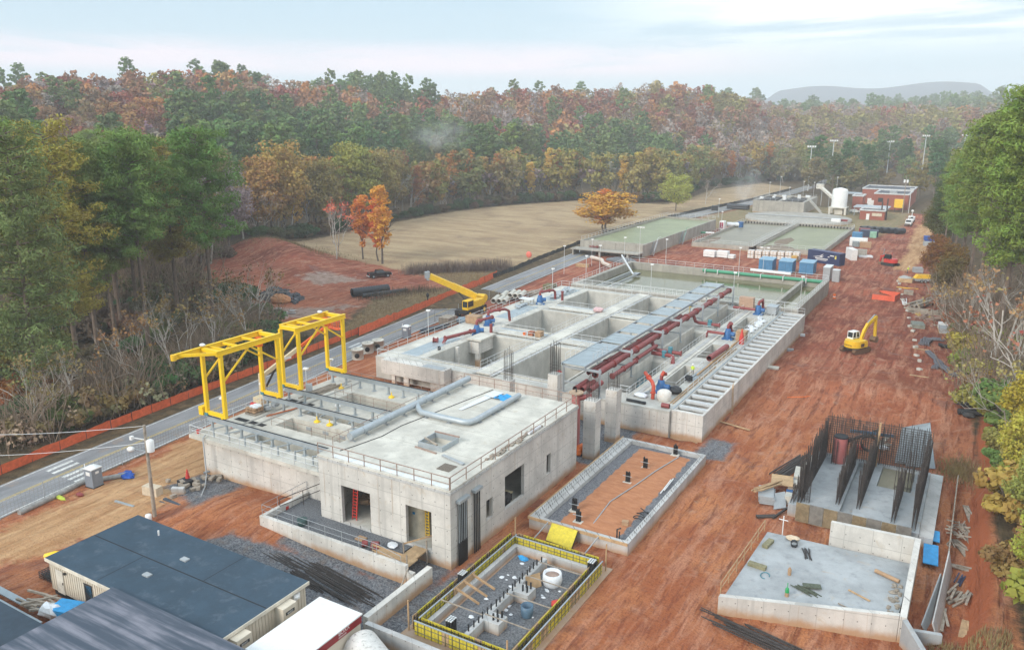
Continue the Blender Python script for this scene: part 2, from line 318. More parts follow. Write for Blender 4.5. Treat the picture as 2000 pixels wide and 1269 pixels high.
def psd(x, y, poly):
 """signed distance to a polygon, negative inside"""
 n = len(poly); dm = np.full(x.shape, 1e9); ins = np.zeros(x.shape, bool)
 for i in range(n):
  ax, ay = poly[i]; bx, by = poly[(i + 1) % n]; ex, ey = bx - ax, by - ay; wx, wy = x - ax, y - ay
  t = np.clip((wx * ex + wy * ey) / (ex * ex + ey * ey + 1e-9), 0, 1); dm = np.minimum(dm, (wx - ex * t) ** 2 + (wy - ey * t) ** 2)
  cr = ((ay <= y) & (by > y)) | ((by <= y) & (ay > y)); xi = ax + (y - ay) / (by - ay + 1e-12) * ex; ins ^= cr & (x < xi)
 return np.where(ins, -1, 1) * np.sqrt(dm)
FIELD = [(-183, 166), (-172, 158), (-160, 150), (-142, 158), (-124, 158), (-108, 176), (-104.5, 184), (-106, 213), (-109, 250), (-108, 300), (-101, 380), (-97, 480), (-120, 500), (-132, 440), (-126, 385), (-126, 352), (-168, 346), (-184, 311), (-191, 280), (-190, 240), (-187, 210), (-184, 188)]
LOT = [(-186, 176), (-170, 172), (-156, 167), (-141, 164), (-128, 161), (-113, 156), (-104.5, 151), (-108, 139), (-111, 129), (-107, 120), (-101.5, 107), (-115, 105), (-129, 108), (-150, 120), (-173, 137), (-190, 160)]
SITE = [(-79, 20), (-79, 36), (-81, 57), (-83, 66), (-86.5, 104), (-90, 148), (-92.5, 178), (-94.5, 200), (-100, 250), (-99, 300), (-91, 380), (-20, 372), (-14, 300), (-13, 250), (-8, 200), (-1.5, 160), (1.5, 120), (3, 95), (4.5, 76), (6, 60), (8, 20)]
TANROAD = [(-76.5, 30), (-76.8, 42), (-79.6, 57), (-81.5, 66), (-83, 74), (-77, 66), (-72, 58), (-69, 51), (-66.5, 42), (-68, 36), (-71, 30)]
TANFAR = [(-22, 335), (-16, 335), (-13.5, 250), (-15, 228), (-19.5, 228), (-19, 262)]
GRAV = [[(-58, 33), (-60, 41), (-57, 45), (-36, 48), (-34, 58), (-24.6, 58), (-24, 30)], [(-52, 46), (-52, 52), (-36, 52), (-36, 46)], [(-26, 84.5), (-22.5, 86), (-22.5, 92), (-26, 92)], [(-40, 77), (-34, 77), (-34, 90), (-46, 90)], [(-64, 47), (-64, 53), (-70, 56), (-71, 49)]]
VERGE = [(-95, 106), (-99, 150), (-102, 172), (-122, 160), (-105, 152), (-107.5, 138), (-110, 128), (-105, 119), (-99.5, 106)]
GRASSR = [(-50, 290), (-30, 292), (-26, 330), (-27, 372), (-90, 385), (-98, 300), (-97, 240), (-80, 292)]
MUD = [[(-134, 104), (-127, 112), (-119, 116), (-110, 125), (-112, 112), (-120, 104)], [(-140, 146), (-126, 146), (-132, 136), (-142, 138)]]
def build_ground():
 def seg(a, b, s): return np.arange(a, b, s)
 xs = np.concatenate([[-3200, -2700, -2200, -1800], seg(-1500, -320, 45), seg(-320, -200, 4), seg(-200, -140, 1.6), seg(-140, 24, .7), seg(24, 90, 3), seg(90, 260, 12), [300, 420, 600, 900, 1500]])
 ys = np.concatenate([[-900, -400, -150], seg(-60, 20, 8), seg(20, 236, .7), seg(236, 420, 1.7), seg(420, 1020, 8), seg(1020, 2300, 40), [2500, 2900, 3200]])
 X, Y = np.meshgrid(xs, ys); x = X.ravel(); y = Y.ravel(); z = terrain(x, y); nx, ny = len(xs), len(ys)
 idx = np.arange(nx * ny).reshape(ny, nx); q = np.stack([idx[:-1, :-1], idx[:-1, 1:], idx[1:, 1:], idx[1:, :-1]], -1).reshape(-1, 4)
 me = bpy.data.meshes.new('ground'); me.vertices.add(nx * ny); me.vertices.foreach_set('co', np.stack([x, y, z], -1).astype('f4').ravel())
 me.loops.add(q.size); me.loops.foreach_set('vertex_index', q.ravel().astype('i4')); me.polygons.add(len(q)); me.polygons.foreach_set('loop_start', np.arange(0, q.size, 4).astype('i4')); me.polygons.foreach_set('use_smooth', np.ones(len(q), bool)); me.update()
 def soft(sdv, w): return np.clip(.5 - sdv / w, 0, 1)
 mx = lambda ps, w: np.max([soft(psd(x, y, p), w) for p in ps], 0)
 a = np.stack([soft(psd(x, y, FIELD), 7), np.maximum(soft(psd(x, y, LOT), 6), soft(psd(x, y, SITE), 2.2)), mx([TANROAD, TANFAR], 4), mx(GRAV, 2.2)], -1)
 b = np.stack([soft(psd(x, y, VERGE), 5), soft(psd(x, y, GRASSR), 6), mx(MUD, 5), np.clip((terrain(x + .6, y) - terrain(x - .6, y)) / 1.2 * .9, 0, 1) * (x > -4) * (x < 16)], -1)
 for nm, arr in (('zone_a', a), ('zone_b', b)):
  at_ = me.color_attributes.new(nm, 'FLOAT_COLOR', 'POINT'); at_.data.foreach_set('color', arr.astype('f4').ravel())
 m, nt, ns, ln, p = _nt('ground_soil'); po = pos(nt)
 ca = nd(nt, 'ShaderNodeAttribute', attribute_name='zone_a'); cb = nd(nt, 'ShaderNodeAttribute', attribute_name='zone_b')
 sa = nd(nt, 'ShaderNodeSeparateColor'); ln.new(ca.outputs['Color'], sa.inputs[0]); sb = nd(nt, 'ShaderNodeSeparateColor'); ln.new(cb.outputs['Color'], sb.inputs[0])
 n1 = noise(nt, po, .09, 6, .62); n2 = noise(nt, po, .7, 6, .66); n3 = noise(nt, po, 5, 4, .7); rut = noise(nt, po, .9, 5, .62, .5, (1, .13, 1)); rut2 = noise(nt, po, 2.6, 3, .6, .3, (1, .16, 1))
 edge = mul(nt, mul(nt, n2, n1, 'ADD'), 1.0, 'SUBTRACT')
 def mask(o, k=.9, w=.22): v = mul(nt, o, mul(nt, edge, k), 'ADD'); return ramp(nt, v, .5 - w, .5 + w)
 litter = mixc(nt, ramp(nt, n2, .3, .7), (.055, .042, .024), (.15, .10, .05))
 streak = noise(nt, po, .16, 6, .6, .4, (.35, 1.4, 1))
 field = mixc(nt, ramp(nt, streak, .3, .7), (.30, .20, .115), (.44, .325, .19)); field = mixc(nt, ramp(nt, n1, .5, .68), field, (.27, .185, .115)); field = mixc(nt, mul(nt, ramp(nt, n2, .52, .7), .55), field, (.47, .37, .24)); field = mixc(nt, mul(nt, ramp(nt, n3, .4, .8), .4), field, (.25, .19, .11))
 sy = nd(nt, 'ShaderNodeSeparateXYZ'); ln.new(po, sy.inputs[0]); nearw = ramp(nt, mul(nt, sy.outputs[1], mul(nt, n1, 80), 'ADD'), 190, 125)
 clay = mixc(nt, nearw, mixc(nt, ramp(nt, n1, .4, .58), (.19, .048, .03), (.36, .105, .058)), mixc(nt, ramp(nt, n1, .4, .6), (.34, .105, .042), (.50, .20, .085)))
 clay = mixc(nt, mul(nt, ramp(nt, rut, .46, .64), .75), clay, (.50, .235, .14)); clay = mixc(nt, mul(nt, ramp(nt, rut2, .5, .66), .6), clay, (.19, .05, .026)); damp = ramp(nt, noise(nt, po, .13, 5, .66, .8), .57, .68); clay = mixc(nt, mul(nt, damp, .55), clay, (.16, .048, .028))
 clay = mixc(nt, mul(nt, ramp(nt, n2, .55, .72), .5), clay, (.44, .21, .13)); clay = mixc(nt, mul(nt, ramp(nt, n3, .45, .75), .5), clay, (.15, .045, .026))
 clay = mixc(nt, mul(nt, ramp(nt, n2, .55, .75), .55), clay, (.42, .21, .125)); clay = mixc(nt, mul(nt, ramp(nt, n3, .45, .8), .35), clay, (.17, .05, .028))
 wv = nd(nt, 'ShaderNodeTexWave', wave_type='BANDS', bands_direction='X'); wv.inputs['Scale'].default_value = .16; wv.inputs['Distortion'].default_value = 16; wv.inputs['Detail'].default_value = 2; wv.inputs['Detail Scale'].default_value = .22; mpw = nd(nt, 'ShaderNodeMapping'); mpw.inputs['Scale'].default_value = (1, .22, 1); ln.new(po, mpw.inputs[0]); ln.new(mpw.outputs[0], wv.inputs['Vector'])
 trk = mul(nt, ramp(nt, wv.outputs['Fac'], .8, .98), mul(nt, ramp(nt, n1, .42, .58), ramp(nt, rut2, .35, .6))); clay = mixc(nt, mul(nt, trk, .5), clay, (.17, .045, .024)); clod = noise(nt, po, 14, 3, .75); clay = mixc(nt, mul(nt, ramp(nt, clod, .52, .75), .5), clay, (.15, .05, .03)); pale = noise(nt, po, .22, 6, .7, 1.0); clay = mixc(nt, mul(nt, ramp(nt, pale, .56, .7), .65), clay, (.46, .24, .155))
 tan = mixc(nt, ramp(nt, rut, .35, .65), (.40, .215, .10), (.55, .335, .175)); tan = mixc(nt, mul(nt, ramp(nt, n2, .5, .72), .6), tan, (.34, .155, .07))
 vor = nd(nt, 'ShaderNodeTexVoronoi'); vor.inputs['Scale'].default_value = 9; ln.new(po, vor.inputs['Vector']); vs = nd(nt, 'ShaderNodeSeparateColor'); ln.new(vor.outputs['Color'], vs.inputs[0])
 grav = mixc(nt, vs.outputs[0], (.075, .08, .09), (.25, .25, .26)); grav = mixc(nt, mul(nt, ramp(nt, n2, .5, .72), .5), grav, (.22, .15, .10))
 dry = mixc(nt, ramp(nt, n2, .32, .68), (.17, .115, .06), (.30, .21, .115)); dry = mixc(nt, ramp(nt, n3, .5, .75), dry, (.12, .12, .05))
 grs = mixc(nt, ramp(nt, n2, .35, .65), (.17, .17, .075), (.30, .20, .12)); mudc = mixc(nt, ramp(nt, n2, .3, .7), (.22, .14, .10), (.38, .27, .22))
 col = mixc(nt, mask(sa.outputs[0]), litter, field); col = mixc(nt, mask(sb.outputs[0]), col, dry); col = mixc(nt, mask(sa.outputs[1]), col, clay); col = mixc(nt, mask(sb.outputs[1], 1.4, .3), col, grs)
 col = mixc(nt, mask(sa.outputs[2], 1.2), col, tan); col = mixc(nt, mask(sb.outputs[2], 1.5), col, mudc); col = mixc(nt, mask(ca.outputs['Alpha'], 1.0), col, grav); col = mixc(nt, mask(cb.outputs['Alpha'], .5, .3), col, (.36, .10, .04))
 ln.new(col, p.inputs['Base Color']); ln.new(mul(nt, .95, mul(nt, mul(nt, damp, mask(sa.outputs[1])), .5), 'SUBTRACT'), p.inputs['Roughness']); p.inputs['Specular IOR Level'].default_value = .2
 hh = mul(nt, mul(nt, mul(nt, trk, -.3), mul(nt, rut, .6), 'ADD'), mul(nt, mul(nt, n2, .8), mul(nt, n3, .25), 'ADD'), 'ADD'); bump(nt, p, hh, 1., .6)
 me.materials.append(m); o = bpy.data.objects.new('ground', me); COL.objects.link(o); struct(o); return o
build_ground()
# ---------------- far hills ----------------
def far_hills():
 vs = []; fs = []; n = 70; K = 6
 for i in range(n + 1):
  px = 1380 + 620 * i / n; d = (CF + CR * ((px - 1000) / FPX)); d.z = 0; d.normalize(); t = i / n
  top = 142 + 26 * math.exp(-((t - .27) / .12) ** 2) + 38 * math.exp(-((t - .66) / .22) ** 2) + 2 * math.sin(t * 23); top *= min(1, t * 6) * min(1, (1 - t) * 4)
  for k in range(K + 1): f = k / K; p = d * (2800 + 220 * f); vs.append((p.x, p.y, -20 + (top * .82 + 25) * math.sin(f * math.pi / 2)))
  p = d * 3180; vs.append((p.x, p.y, -20))
 for i in range(n):
  for k in range(K + 1): a = i * (K + 2) + k; fs.append((a, a + K + 2, a + K + 3, a + 1))
 m = M('far_wood_haze_tint', (.06, .085, .11), .95, .3, .01); struct(MB().add(vs, fs, True).build('hills', m))  # bluish tone puts part of the distance haze into the woods' colour
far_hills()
# ---------------- haze ----------------
def haze():
 o = MB().box(-3210, -910, -8, 1510, 3210, 180).build('haze', None or bpy.data.materials.new('haze_air')); m = o.data.materials[0]; m.use_nodes = True; nt = m.node_tree; nt.nodes.remove(nt.nodes['Principled BSDF'])
 v = nd(nt, 'ShaderNodeVolumePrincipled'); v.inputs['Color'].default_value = (.95, .975, 1, 1); v.inputs['Density'].default_value = HAZE; nt.links.new(v.outputs[0], nt.nodes['Material Output'].inputs['Volume'])
 o['kind'] = 'stuff'
if HAZE > 0: haze()
# ---------------- roads ----------------
ROADC = [(-78, 8), (-82.6, 37), (-84.6, 56), (-85.6, 66), (-90, 106), (-93.8, 149), (-96.4, 180), (-99, 213), (-104.3, 245), (-105, 290), (-101, 330), (-94, 390), (-90, 480), (-88, 620)]
def ribbon(path, w0, w1, z, dens=5):
 pts = [];
 for i in range(len(path) - 1):
  for k in range(dens):
   t = k / dens; p0 = path[max(i - 1, 0)]; p1, p2 = path[i], path[i + 1]; p3 = path[min(i + 2, len(path) - 1)]
   pts.append(tuple(.5 * (2 * p1[a] + (p2[a] - p0[a]) * t + (2 * p0[a] - 5 * p1[a] + 4 * p2[a] - p3[a]) * t * t + (3 * p1[a] - p0[a] - 3 * p2[a] + p3[a]) * t ** 3) for a in (0, 1)))
 vs = []; fs = []
 for i, p in enumerate(pts):
  a = pts[max(i - 1, 0)]; b = pts[min(i + 1, len(pts) - 1)]; dx, dy = b[0] - a[0], b[1] - a[1]; l = math.hypot(dx, dy); nx, ny = dy / l, -dx / l
  for w in (w0, w1): vs.append((p[0] + nx * w, p[1] + ny * w, z))
 fs = [(2 * i, 2 * i + 1, 2 * i + 3, 2 * i + 2) for i in range(len(pts) - 1)]; return vs, fs
def asphalt():
 m, nt, ns, ln, p = _nt('asphalt'); po = pos(nt); n1 = noise(nt, po, .5, 5, .65, .3, (1, .2, 1)); n2 = noise(nt, po, 7, 3, .7); n3 = noise(nt, po, .25, 5, .7)
 c = mixc(nt, ramp(nt, n1, .3, .7), (.155, .155, .16), (.26, .26, .265)); c = mixc(nt, mul(nt, ramp(nt, n2, .4, .8), .4), c, (.10, .10, .10)); c = mixc(nt, mul(nt, ramp(nt, n3, .56, .72), .6), c, (.33, .22, .14))
 ln.new(c, p.inputs['Base Color']); p.inputs['Roughness'].default_value = .85; bump(nt, p, n2, .2, .02); return m
ASPH = asphalt()
def roads():
 struct(MB().add(*ribbon(ROADC, -3.5, 3.5, .03)).build('road', ASPH))
 yl = M('worn_yellow_paint', (.5, .36, .1), .8, .4, 2); wh = M('worn_white_paint', (.6, .6, .57), .8, .4, 2)
 for k, off in enumerate((-.13, .13)): struct(MB().add(*ribbon(ROADC, off - .06, off + .06, .034 + k * .0005)).build('road_marking', yl))
 for off in (-3.2, 3.2): struct(MB().add(*ribbon(ROADC, off - .07, off + .07, .035)).build('road_marking', wh))
 for cx, cy, ang, ys_ in ((-83.3, 46.2, .12, (-2.6, -1.5, .4, 1.5, 2.6)), (-88.4, 101.0, .1, (-2.4, -1.2, 1.2, 2.4))):   # crossing bars
  for q in ys_:
   mb = MB(); c, s = math.cos(ang), math.sin(ang); vs = [(cx + q * c - v * s + (u * c), cy + q * s * 0 + v * c + u * s, .0395) for u, v in ((-.25, -1.6), (.25, -1.6), (.25, 1.6), (-.25, 1.6))]
   struct(mb.add(vs, [(0, 1, 2, 3)]).build('road_marking', wh))
roads()
# ---------------- shared materials ----------------
CON = concrete('new_concrete', (.58, .555, .51), (.44, .34, .22), .6, clay=.9, panel=(2.4, 1.9))
CONR = concrete('deck_concrete', (.565, .54, .475), (.42, .34, .23), .6)
CONG = concrete('grey_concrete', (.46, .455, .44), (.38, .31, .22), .55, clay=.6, panel=(1.8, 30))
CONO = concrete('old_concrete', (.36, .335, .29), (.10, .095, .08), .75, clay=.4)
CONW = concrete('pale_slab', (.36, .375, .38), (.40, .31, .21), .75, clay=.4)
CONB = concrete('basin_concrete', (.49, .475, .43), (.48, .40, .30), .4)
CONI = concrete('pit_concrete', (.34, .33, .30), (.33, .28, .2), .5)
GALV = M('galvanised_steel', (.39, .43, .45), .5, .12, 1.5, .35, .5)
RAILM = M('aluminium_rail', (.66, .68, .68), .45, .08, 2, .3, .5)
WOODR = M('brown_guard_rail', (.33, .235, .19), .8, .2, 3)
WOOD = M('raw_timber', (.46, .30, .165), .85, .3, 2, dirt=(.20, .14, .09)); PLY = M('plywood', (.50, .335, .185), .85, .25, 1.3, dirt=(.22, .15, .09), dirt_amt=.6); OLDW = M('weathered_timber', (.33, .28, .225), .9, .35, 2)
YEL = M('crane_yellow', (.85, .545, .01), .42, .06, 1, 0, .5, dirt=(.45, .26, .03), dirt_amt=.2); MACH = M('machine_yellow', (.80, .49, .02), .45, .1, 2, 0, .5, dirt=(.38, .2, .07), dirt_amt=.45)
REDP = M('red_pipe_paint', (.23, .04, .038), .5, .18, .9, 0, .5, dirt=(.42, .14, .12), dirt_amt=.4); PINKP = M('faded_red_pipe', (.45, .145, .135), .6, .15, .8, dirt=(.30, .07, .06))
BLUEP = M('blue_pump_paint', (.03, .12, .30), .45, .2, 2); BLUEB = M('blue_shed_paint', (.06, .21, .38), .55, .12, .8, dirt=(.2, .25, .3)); TEAL = M('teal_valve', (.07, .22, .27), .5, .15, 2)
BLK = M('black_plastic', (.022, .024, .027), .55, .3, 1.5, dirt=(.10, .07, .05)); STEELB = M('rusty_rebar', (.055, .046, .042), .75, .35, 3, dirt=(.16, .085, .05)); DARK = M('dark_opening', (.018, .018, .02), .8, .2, 1)
RUB = M('tyre_rubber', (.028, .028, .03), .85, .2, 3, dirt=(.2, .11, .06)); WHT = M('white_paint', (.74, .74, .72), .55, .08, 1, dirt=(.5, .43, .36), dirt_amt=.3); GREYP = M('grey_paint', (.34, .36, .37), .55, .12, 1.3, dirt=(.25, .2, .16))
ORNET = M('orange_safety_fabric', (.66, .12, .04), .8, .22, 2); ORANGE = M('orange_plastic', (.78, .16, .02), .6, .15, 2); RED = M('red_paint', (.55, .045, .035), .5, .15, 2); TARP = M('blue_tarp', (.03, .30, .62), .5, .2, 2); FILM = M('white_film', (.70, .72, .74), .4, .12, 3)
CARD = M('cardboard', (.40, .255, .15), .85, .2, 2); GLASS = M('tinted_glass', (.02, .03, .035), .08, .1, 1, 0, .7); BRICK = M('brick_red', (.30, .095, .062), .85, .15, .4); LAMPM = M('lamp_housing', (.75, .75, .73), .4, .05, 1)
def _glow():
 m, nt, ns, ln, p = _nt('lamp_glow'); p.inputs['Emission Color'].default_value = (1, .96, .9, 1); p.inputs['Emission Strength'].default_value = 1.1; p.inputs['Base Color'].default_value = (.8, .8, .78, 1); return m
GLOW = _glow()
GRATE = netmat('walkway_grating', (.52, .56, .57), 14, .45, .15)
GREENP = M('green_pipe_paint', (.05, .27, .15), .5, .12, 1); GRAVM = M('loose_gravel', (.17, .175, .185), .95, .6, 7, bmp=.8)
def wallx(mb, y, th, x0, x1, z0, z1, holes, ax='y'):
 """wall in the plane y (or x when ax is x) with openings (a0, a1, z0, z1)"""
 xs = sorted({x0, x1, *[v for h in holes for v in h[:2]]}); zs = sorted({z0, z1, *[v for h in holes for v in h[2:]]})
 for i in range(len(xs) - 1):
  run = None
  for j in range(len(zs) - 1):
   a, b, c, d = xs[i], xs[i + 1], zs[j], zs[j + 1]
   solid = not any(h[0] < (a + b) / 2 < h[1] and h[2] < (c + d) / 2 < h[3] for h in holes)
   if solid: run = [c, d] if run is None else [run[0], d]
   if run and (not solid or j == len(zs) - 2):
    if ax == 'y': mb.box(a, y, run[0], b, y + th, run[1])
    else: mb.box(y, a, run[0], y - th, b, run[1])
    run = None
 return mb
# ---------------- white concrete building ----------------
def building():
 t = thing('concrete_building', 'pale concrete building with a flat white roof and open doorways', 'building', (-51, 51, 0))
 wf = wallx(MB(), 51, .35, -51, -36, -.5, 7.2, [(-48.3, -44.85, 1.2, 5.0), (-40.8, -38.0, 1.3, 5.0)])
 wallx(wf, -36, .35, 51.352, 75.5, -.5, 7.2, [(56.7, 57.8, 2.1, 4.1), (60, 63.7, 1.75, 5.15), (68.4, 69.3, 2.0, 4.2)], 'x')
 wallx(wf, -50.65, .35, 51.352, 75.148, -.5, 7.2, [], 'x'); wallx(wf, 75.15, .35, -51, -36.352, -.5, 7.2, []); wf.build('wall', CON, t)
 rs = slab(MB(), -51.05, 50.95, -35.95, 75.55, [(-44.0, 57.3, -41.3, 60.0, 7.0), ], 7.5, 7.2); rs.build('roof', CONR, t)
 MB().box(-50.6, 51.4, .9, -36.4, 75.1, 1.15).build('floor', CONR, t)
 for z in (7.2,): MB().box(-51.12, 50.88, z - .12, -35.88, 50.945, z + .12).box(-35.945, 50.945, z - .12, -35.88, 75.6, z + .12).build('roof_edge', CONG, t)
 h = MB()
 for a, b in (((-44.05, 57.25), (-41.25, 57.33)), ((-44.05, 59.97), (-41.25, 60.05)), ((-44.05, 57.33), (-43.97, 59.97)), ((-41.33, 57.33), (-41.25, 59.97))): h.box(a[0], a[1], 7.51, b[0], b[1], 8.0)
 h.build('hatch_curb', GALV, t); MB().box(-39.6, 54.0, 7.503, -38.2, 55.4, 7.53).build('floor_grate', M('rust_grate', (.17, .14, .11), .9, .4, 9), t)
 for y, n in ((52.0, 10), (54.45, 4)):       # bundles of black conduit down the wall
  cm = MB(); w = 1.25 if n > 4 else .85
  for i in range(n): cm.tube([(-35.82, y + w * i / (n - 1), 0), (-35.82, y + w * i / (n - 1), 2.2 if n > 4 and i % 2 == 0 else 6.0)], .06, 6)
  c = cm.build('conduit', BLK, t); MB().box(-35.99, y - .2, 6.0, -35.55, y + w + .2, 6.25).build('hood', GALV, c)
  if n > 4:
   g = MB()
   for i in range(n): g.tube([(-35.83, y + .06 + w * i / n, 2.1), (-35.83, y + .06 + w * i / n, 6.0)], .045, 6)
   g.build('conduit', GALV, t)
 for x0, x1, ya in ((-48.3, -44.85, 'y'), (-40.8, -38.0, 'y')): MB().box(x0 - .08, 50.93, 1.05, x1 + .08, 51.0, 1.2).build('sill', CONG, t)
 j = MB()
 for y in (57.5, 63.0, 68.2, 72): j.box(-50.9, y, 7.5015, -36.1, y + .03, 7.504)
 j.build('roof_joint', M('joint_tar', (.30, .26, .2), .9), t)
 # what stands inside
 k = thing('storage_tank', 'cream plastic tank standing inside the right front doorway', 'tank', (-41.2, 53.5, 1.15))
 MB().lathe(-41.2, 53.5, [(1.25, 1.15), (1.25, 4.4), (1.1, 4.75), (.3, 4.95)], 24).build('shell', M('cream_plastic', (.62, .55, .42), .5), k)
 lad = MB(); [lad.bar((-40.1 + a, 52.9, 1.2), (-40.1 + a, 52.9, 4.8), .05) for a in (0, .4)]; [lad.bar((-40.1, 52.9, 1.4 + i * .3), (-39.7, 52.9, 1.4 + i * .3), .05) for i in range(11)]; lad.build('ladder', YEL, k)
 MB().box(-41.0, 52.2, 3.5, -40.75, 52.26, 3.7).build('sticker', TARP, k)
 l = MB(); [l.bar((-48.0 + a, 52.0, 1.2), (-47.9 + a, 52.3, 4.6), .09) for a in (0, .5)]; [l.bar((-48.0, 52.0 + i * .03, 1.5 + i * .3), (-47.5, 52.0 + i * .03, 1.5 + i * .3), .08) for i in range(10)]
 one('step_ladder', l, RED, 'red ladder leaning inside the left front doorway', 'ladder')
 d = MB(); [d.cbox((-48.7 + R.uniform(-1, 1), 55 + R.uniform(-1, 1), 1.3 + R.uniform(0, .9)), (R.uniform(.3, .9), R.uniform(.3, .8), .3), R.uniform(0, 3)) for _ in range(22)]
 one('debris_heap', d, CARD, 'heap of cartons inside the left front doorway', 'debris')
 b = thing('work_table', 'cream work table seen through the wide side window opening', 'table', (-38, 62.6, 1.15)); MB().box(-39, 61.6, 2.0, -37, 63.2, 2.1).build('tabletop', M('cream_top', (.6, .52, .33), .7), b)
 for x in (-38.9, -37.1):
  for y in (61.7, 63.1): MB().bar((x, y, 1.15), (x, y, 2.0), .08).build('leg', STEELB, b)
 one('tool_chest', MB().box(-37.6, 60.2, 1.16, -36.8, 61.0, 2.6).box(-37.7, 60.15, 2.6, -36.75, 61.05, 2.7), BLUEP, 'blue tool chest behind the wide side window opening', 'chest'); one('hose_reel', MB().tube([(-37.0, 61.5, 2.0), (-36.6, 61.5, 2.0)], .75, 18).tube([(-37.3, 61.5, 2.0), (-36.5, 61.5, 2.0)], .25, 10), BLK, 'black cable reel behind the wide side window opening', 'reel')
 # roof furniture
 p = thing('roof_duct', 'long galvanised air duct on saddles along the left edge of the white roof', 'duct', (-50.2, 54.6, 7.5))
 MB().tube([(-50.25, 54.6, 8.15), (-50.25, 75.4, 8.15)], .36, 18).build('main_pipe', GALV, p)
 MB().tube([(-50.25, 65.3, 8.1), (-49.3, 64.4, 7.95), (-48.6, 63.9, 7.92), (-43.4, 63.9, 7.92), (-42.75, 64.15, 7.92), (-42.5, 64.9, 7.92), (-42.5, 73.9, 7.92)], .3, 16).build('branch_pipe', GALV, p)
 for y in (54.9, 57, 60, 63, 68, 71, 74): MB().box(-50.6, y, 7.502, -49.9, y + .25, 7.55).box(-50.33, y + .06, 7.55, -50.17, y + .18, 7.83).build('saddle', GREYP, p)
 for x, y in ((-48, 63.9), (-45, 63.9), (-42.5, 65.6), (-42.5, 68.3), (-42.5, 69.2), (-42.5, 70.2), (-42.5, 73)): MB().box(x - .3, y - .3, 7.502, x + .3, y + .3, 7.53).cyl(x, y, 7.53, 7.68, .12, 8).build('saddle', GREYP, p)
 for y in (56.4, 60.5, 66.6, 70.2): MB().tube([(-50.25, y, 8.15), (-50.25, y + .12, 8.15)], .4, 16).build('flange', GALV, p)
 fb = MB(); n = 9
 for i in range(n):
  for jx in range(n): fb.v.append((-44.9 + jx * .24 + R.uniform(-.05, .05), 72.3 + i * .22 + R.uniform(-.05, .05), 7.56 + .12 * math.sin(i * 1.3 + jx) + .1 * R.random()))
 fb.f = [(i * n + k, i * n + k + 1, (i + 1) * n + k + 1, (i + 1) * n + k) for i in range(n - 1) for k in range(n - 1)]; fb.sm = [True] * len(fb.f)
 one('tarpaulin', fb, TARP, 'crumpled bright blue tarp at the end of the roof duct', 'tarp')
 one('plastic_sheet', MB().plate([(-46.4, 67.6, 7.53), (-45.9, 67.4, 7.56), (-45.2, 72.6, 7.6), (-46.2, 73.2, 7.55)], .02).plate([(-46.3, 72.8, 7.6), (-44.9, 72.2, 7.7), (-44.8, 74.4, 7.6), (-46.2, 74.6, 7.55)], .03), FILM, 'white plastic sheet beside the blue tarp on the roof', 'sheet')
 one('power_cable', MB().tube([(-49.7, 52.6, 7.53), (-49.3, 54, 7.53), (-48.6, 57.4, 7.53), (-48.7, 60.6, 7.53), (-47.9, 66, 7.53), (-46.6, 75, 7.53)], .04, 6), BLK, 'black cable winding over the white roof', 'cable')
 one('steel_channel', MB().bar((-40.7, 56.6, 7.6), (-37.9, 55.9, 7.6), .3, .14), GREYP, 'grey steel channel lying near the roof grate', 'steel'); one('timber', MB().bar((-44.2, 57.0, 7.56), (-41.5, 56.7, 7.56), .16, .1), WOODR, 'reddish timber lying in front of the roof hatch', 'timber')
 one('timber', MB().bar((-43.9, 58.2, 8.1), (-41.9, 57.4, 8.05), .18, .12), OLDW, 'dark timber lying across the open roof hatch', 'timber'); one('timber', MB().bar((-44.1, 60.1, 8.06), (-41.2, 60.1, 8.06), .14, .12), WOODR, 'reddish timber along the back of the roof hatch', 'timber')
 rub = MB(); [rub.cbox((-36.5 + R.uniform(-.25, .2), y, 7.58), (R.uniform(.2, .5), R.uniform(.3, .9), .14), R.uniform(-.3, .3)) for y in np.arange(58, 68, .5)]
 one('roof_scraps', rub, OLDW, 'strip of timber scraps along the right roof edge', 'scraps')
 one('film_roll', MB().tube([(-36.4, 65.2, 7.68), (-36.3, 67.4, 7.68)], .17, 10), FILM, 'white roll lying beside the right roof railing', 'roll')
 one('film_strip', MB().box(-49.5, 51.25, 7.503, -36.5, 51.75, 7.53), FILM, 'long white strip lying along the front roof edge', 'strip')
 rail([(-51, 51.05), (-36.08, 51.05)], 7.5, 'brown guard rail along the front edge of the white roof', WOODR, 1.15, 1.8, .045)
 rail([(-36.1, 51.2), (-36.1, 75.4)], 7.5, 'brown guard rail along the right edge of the white roof', WOODR, 1.15, 2.4, .045)
 rail([(-36.2, 75.45), (-50.9, 75.45)], 7.5, 'brown guard rail along the back edge of the white roof', WOODR, 1.15, 2.1, .04); rail([(-50.95, 53), (-50.95, 75)], 7.5, 'thin grey railing behind the long roof duct', WOODR, 1.0, 2.2, .03)
building()
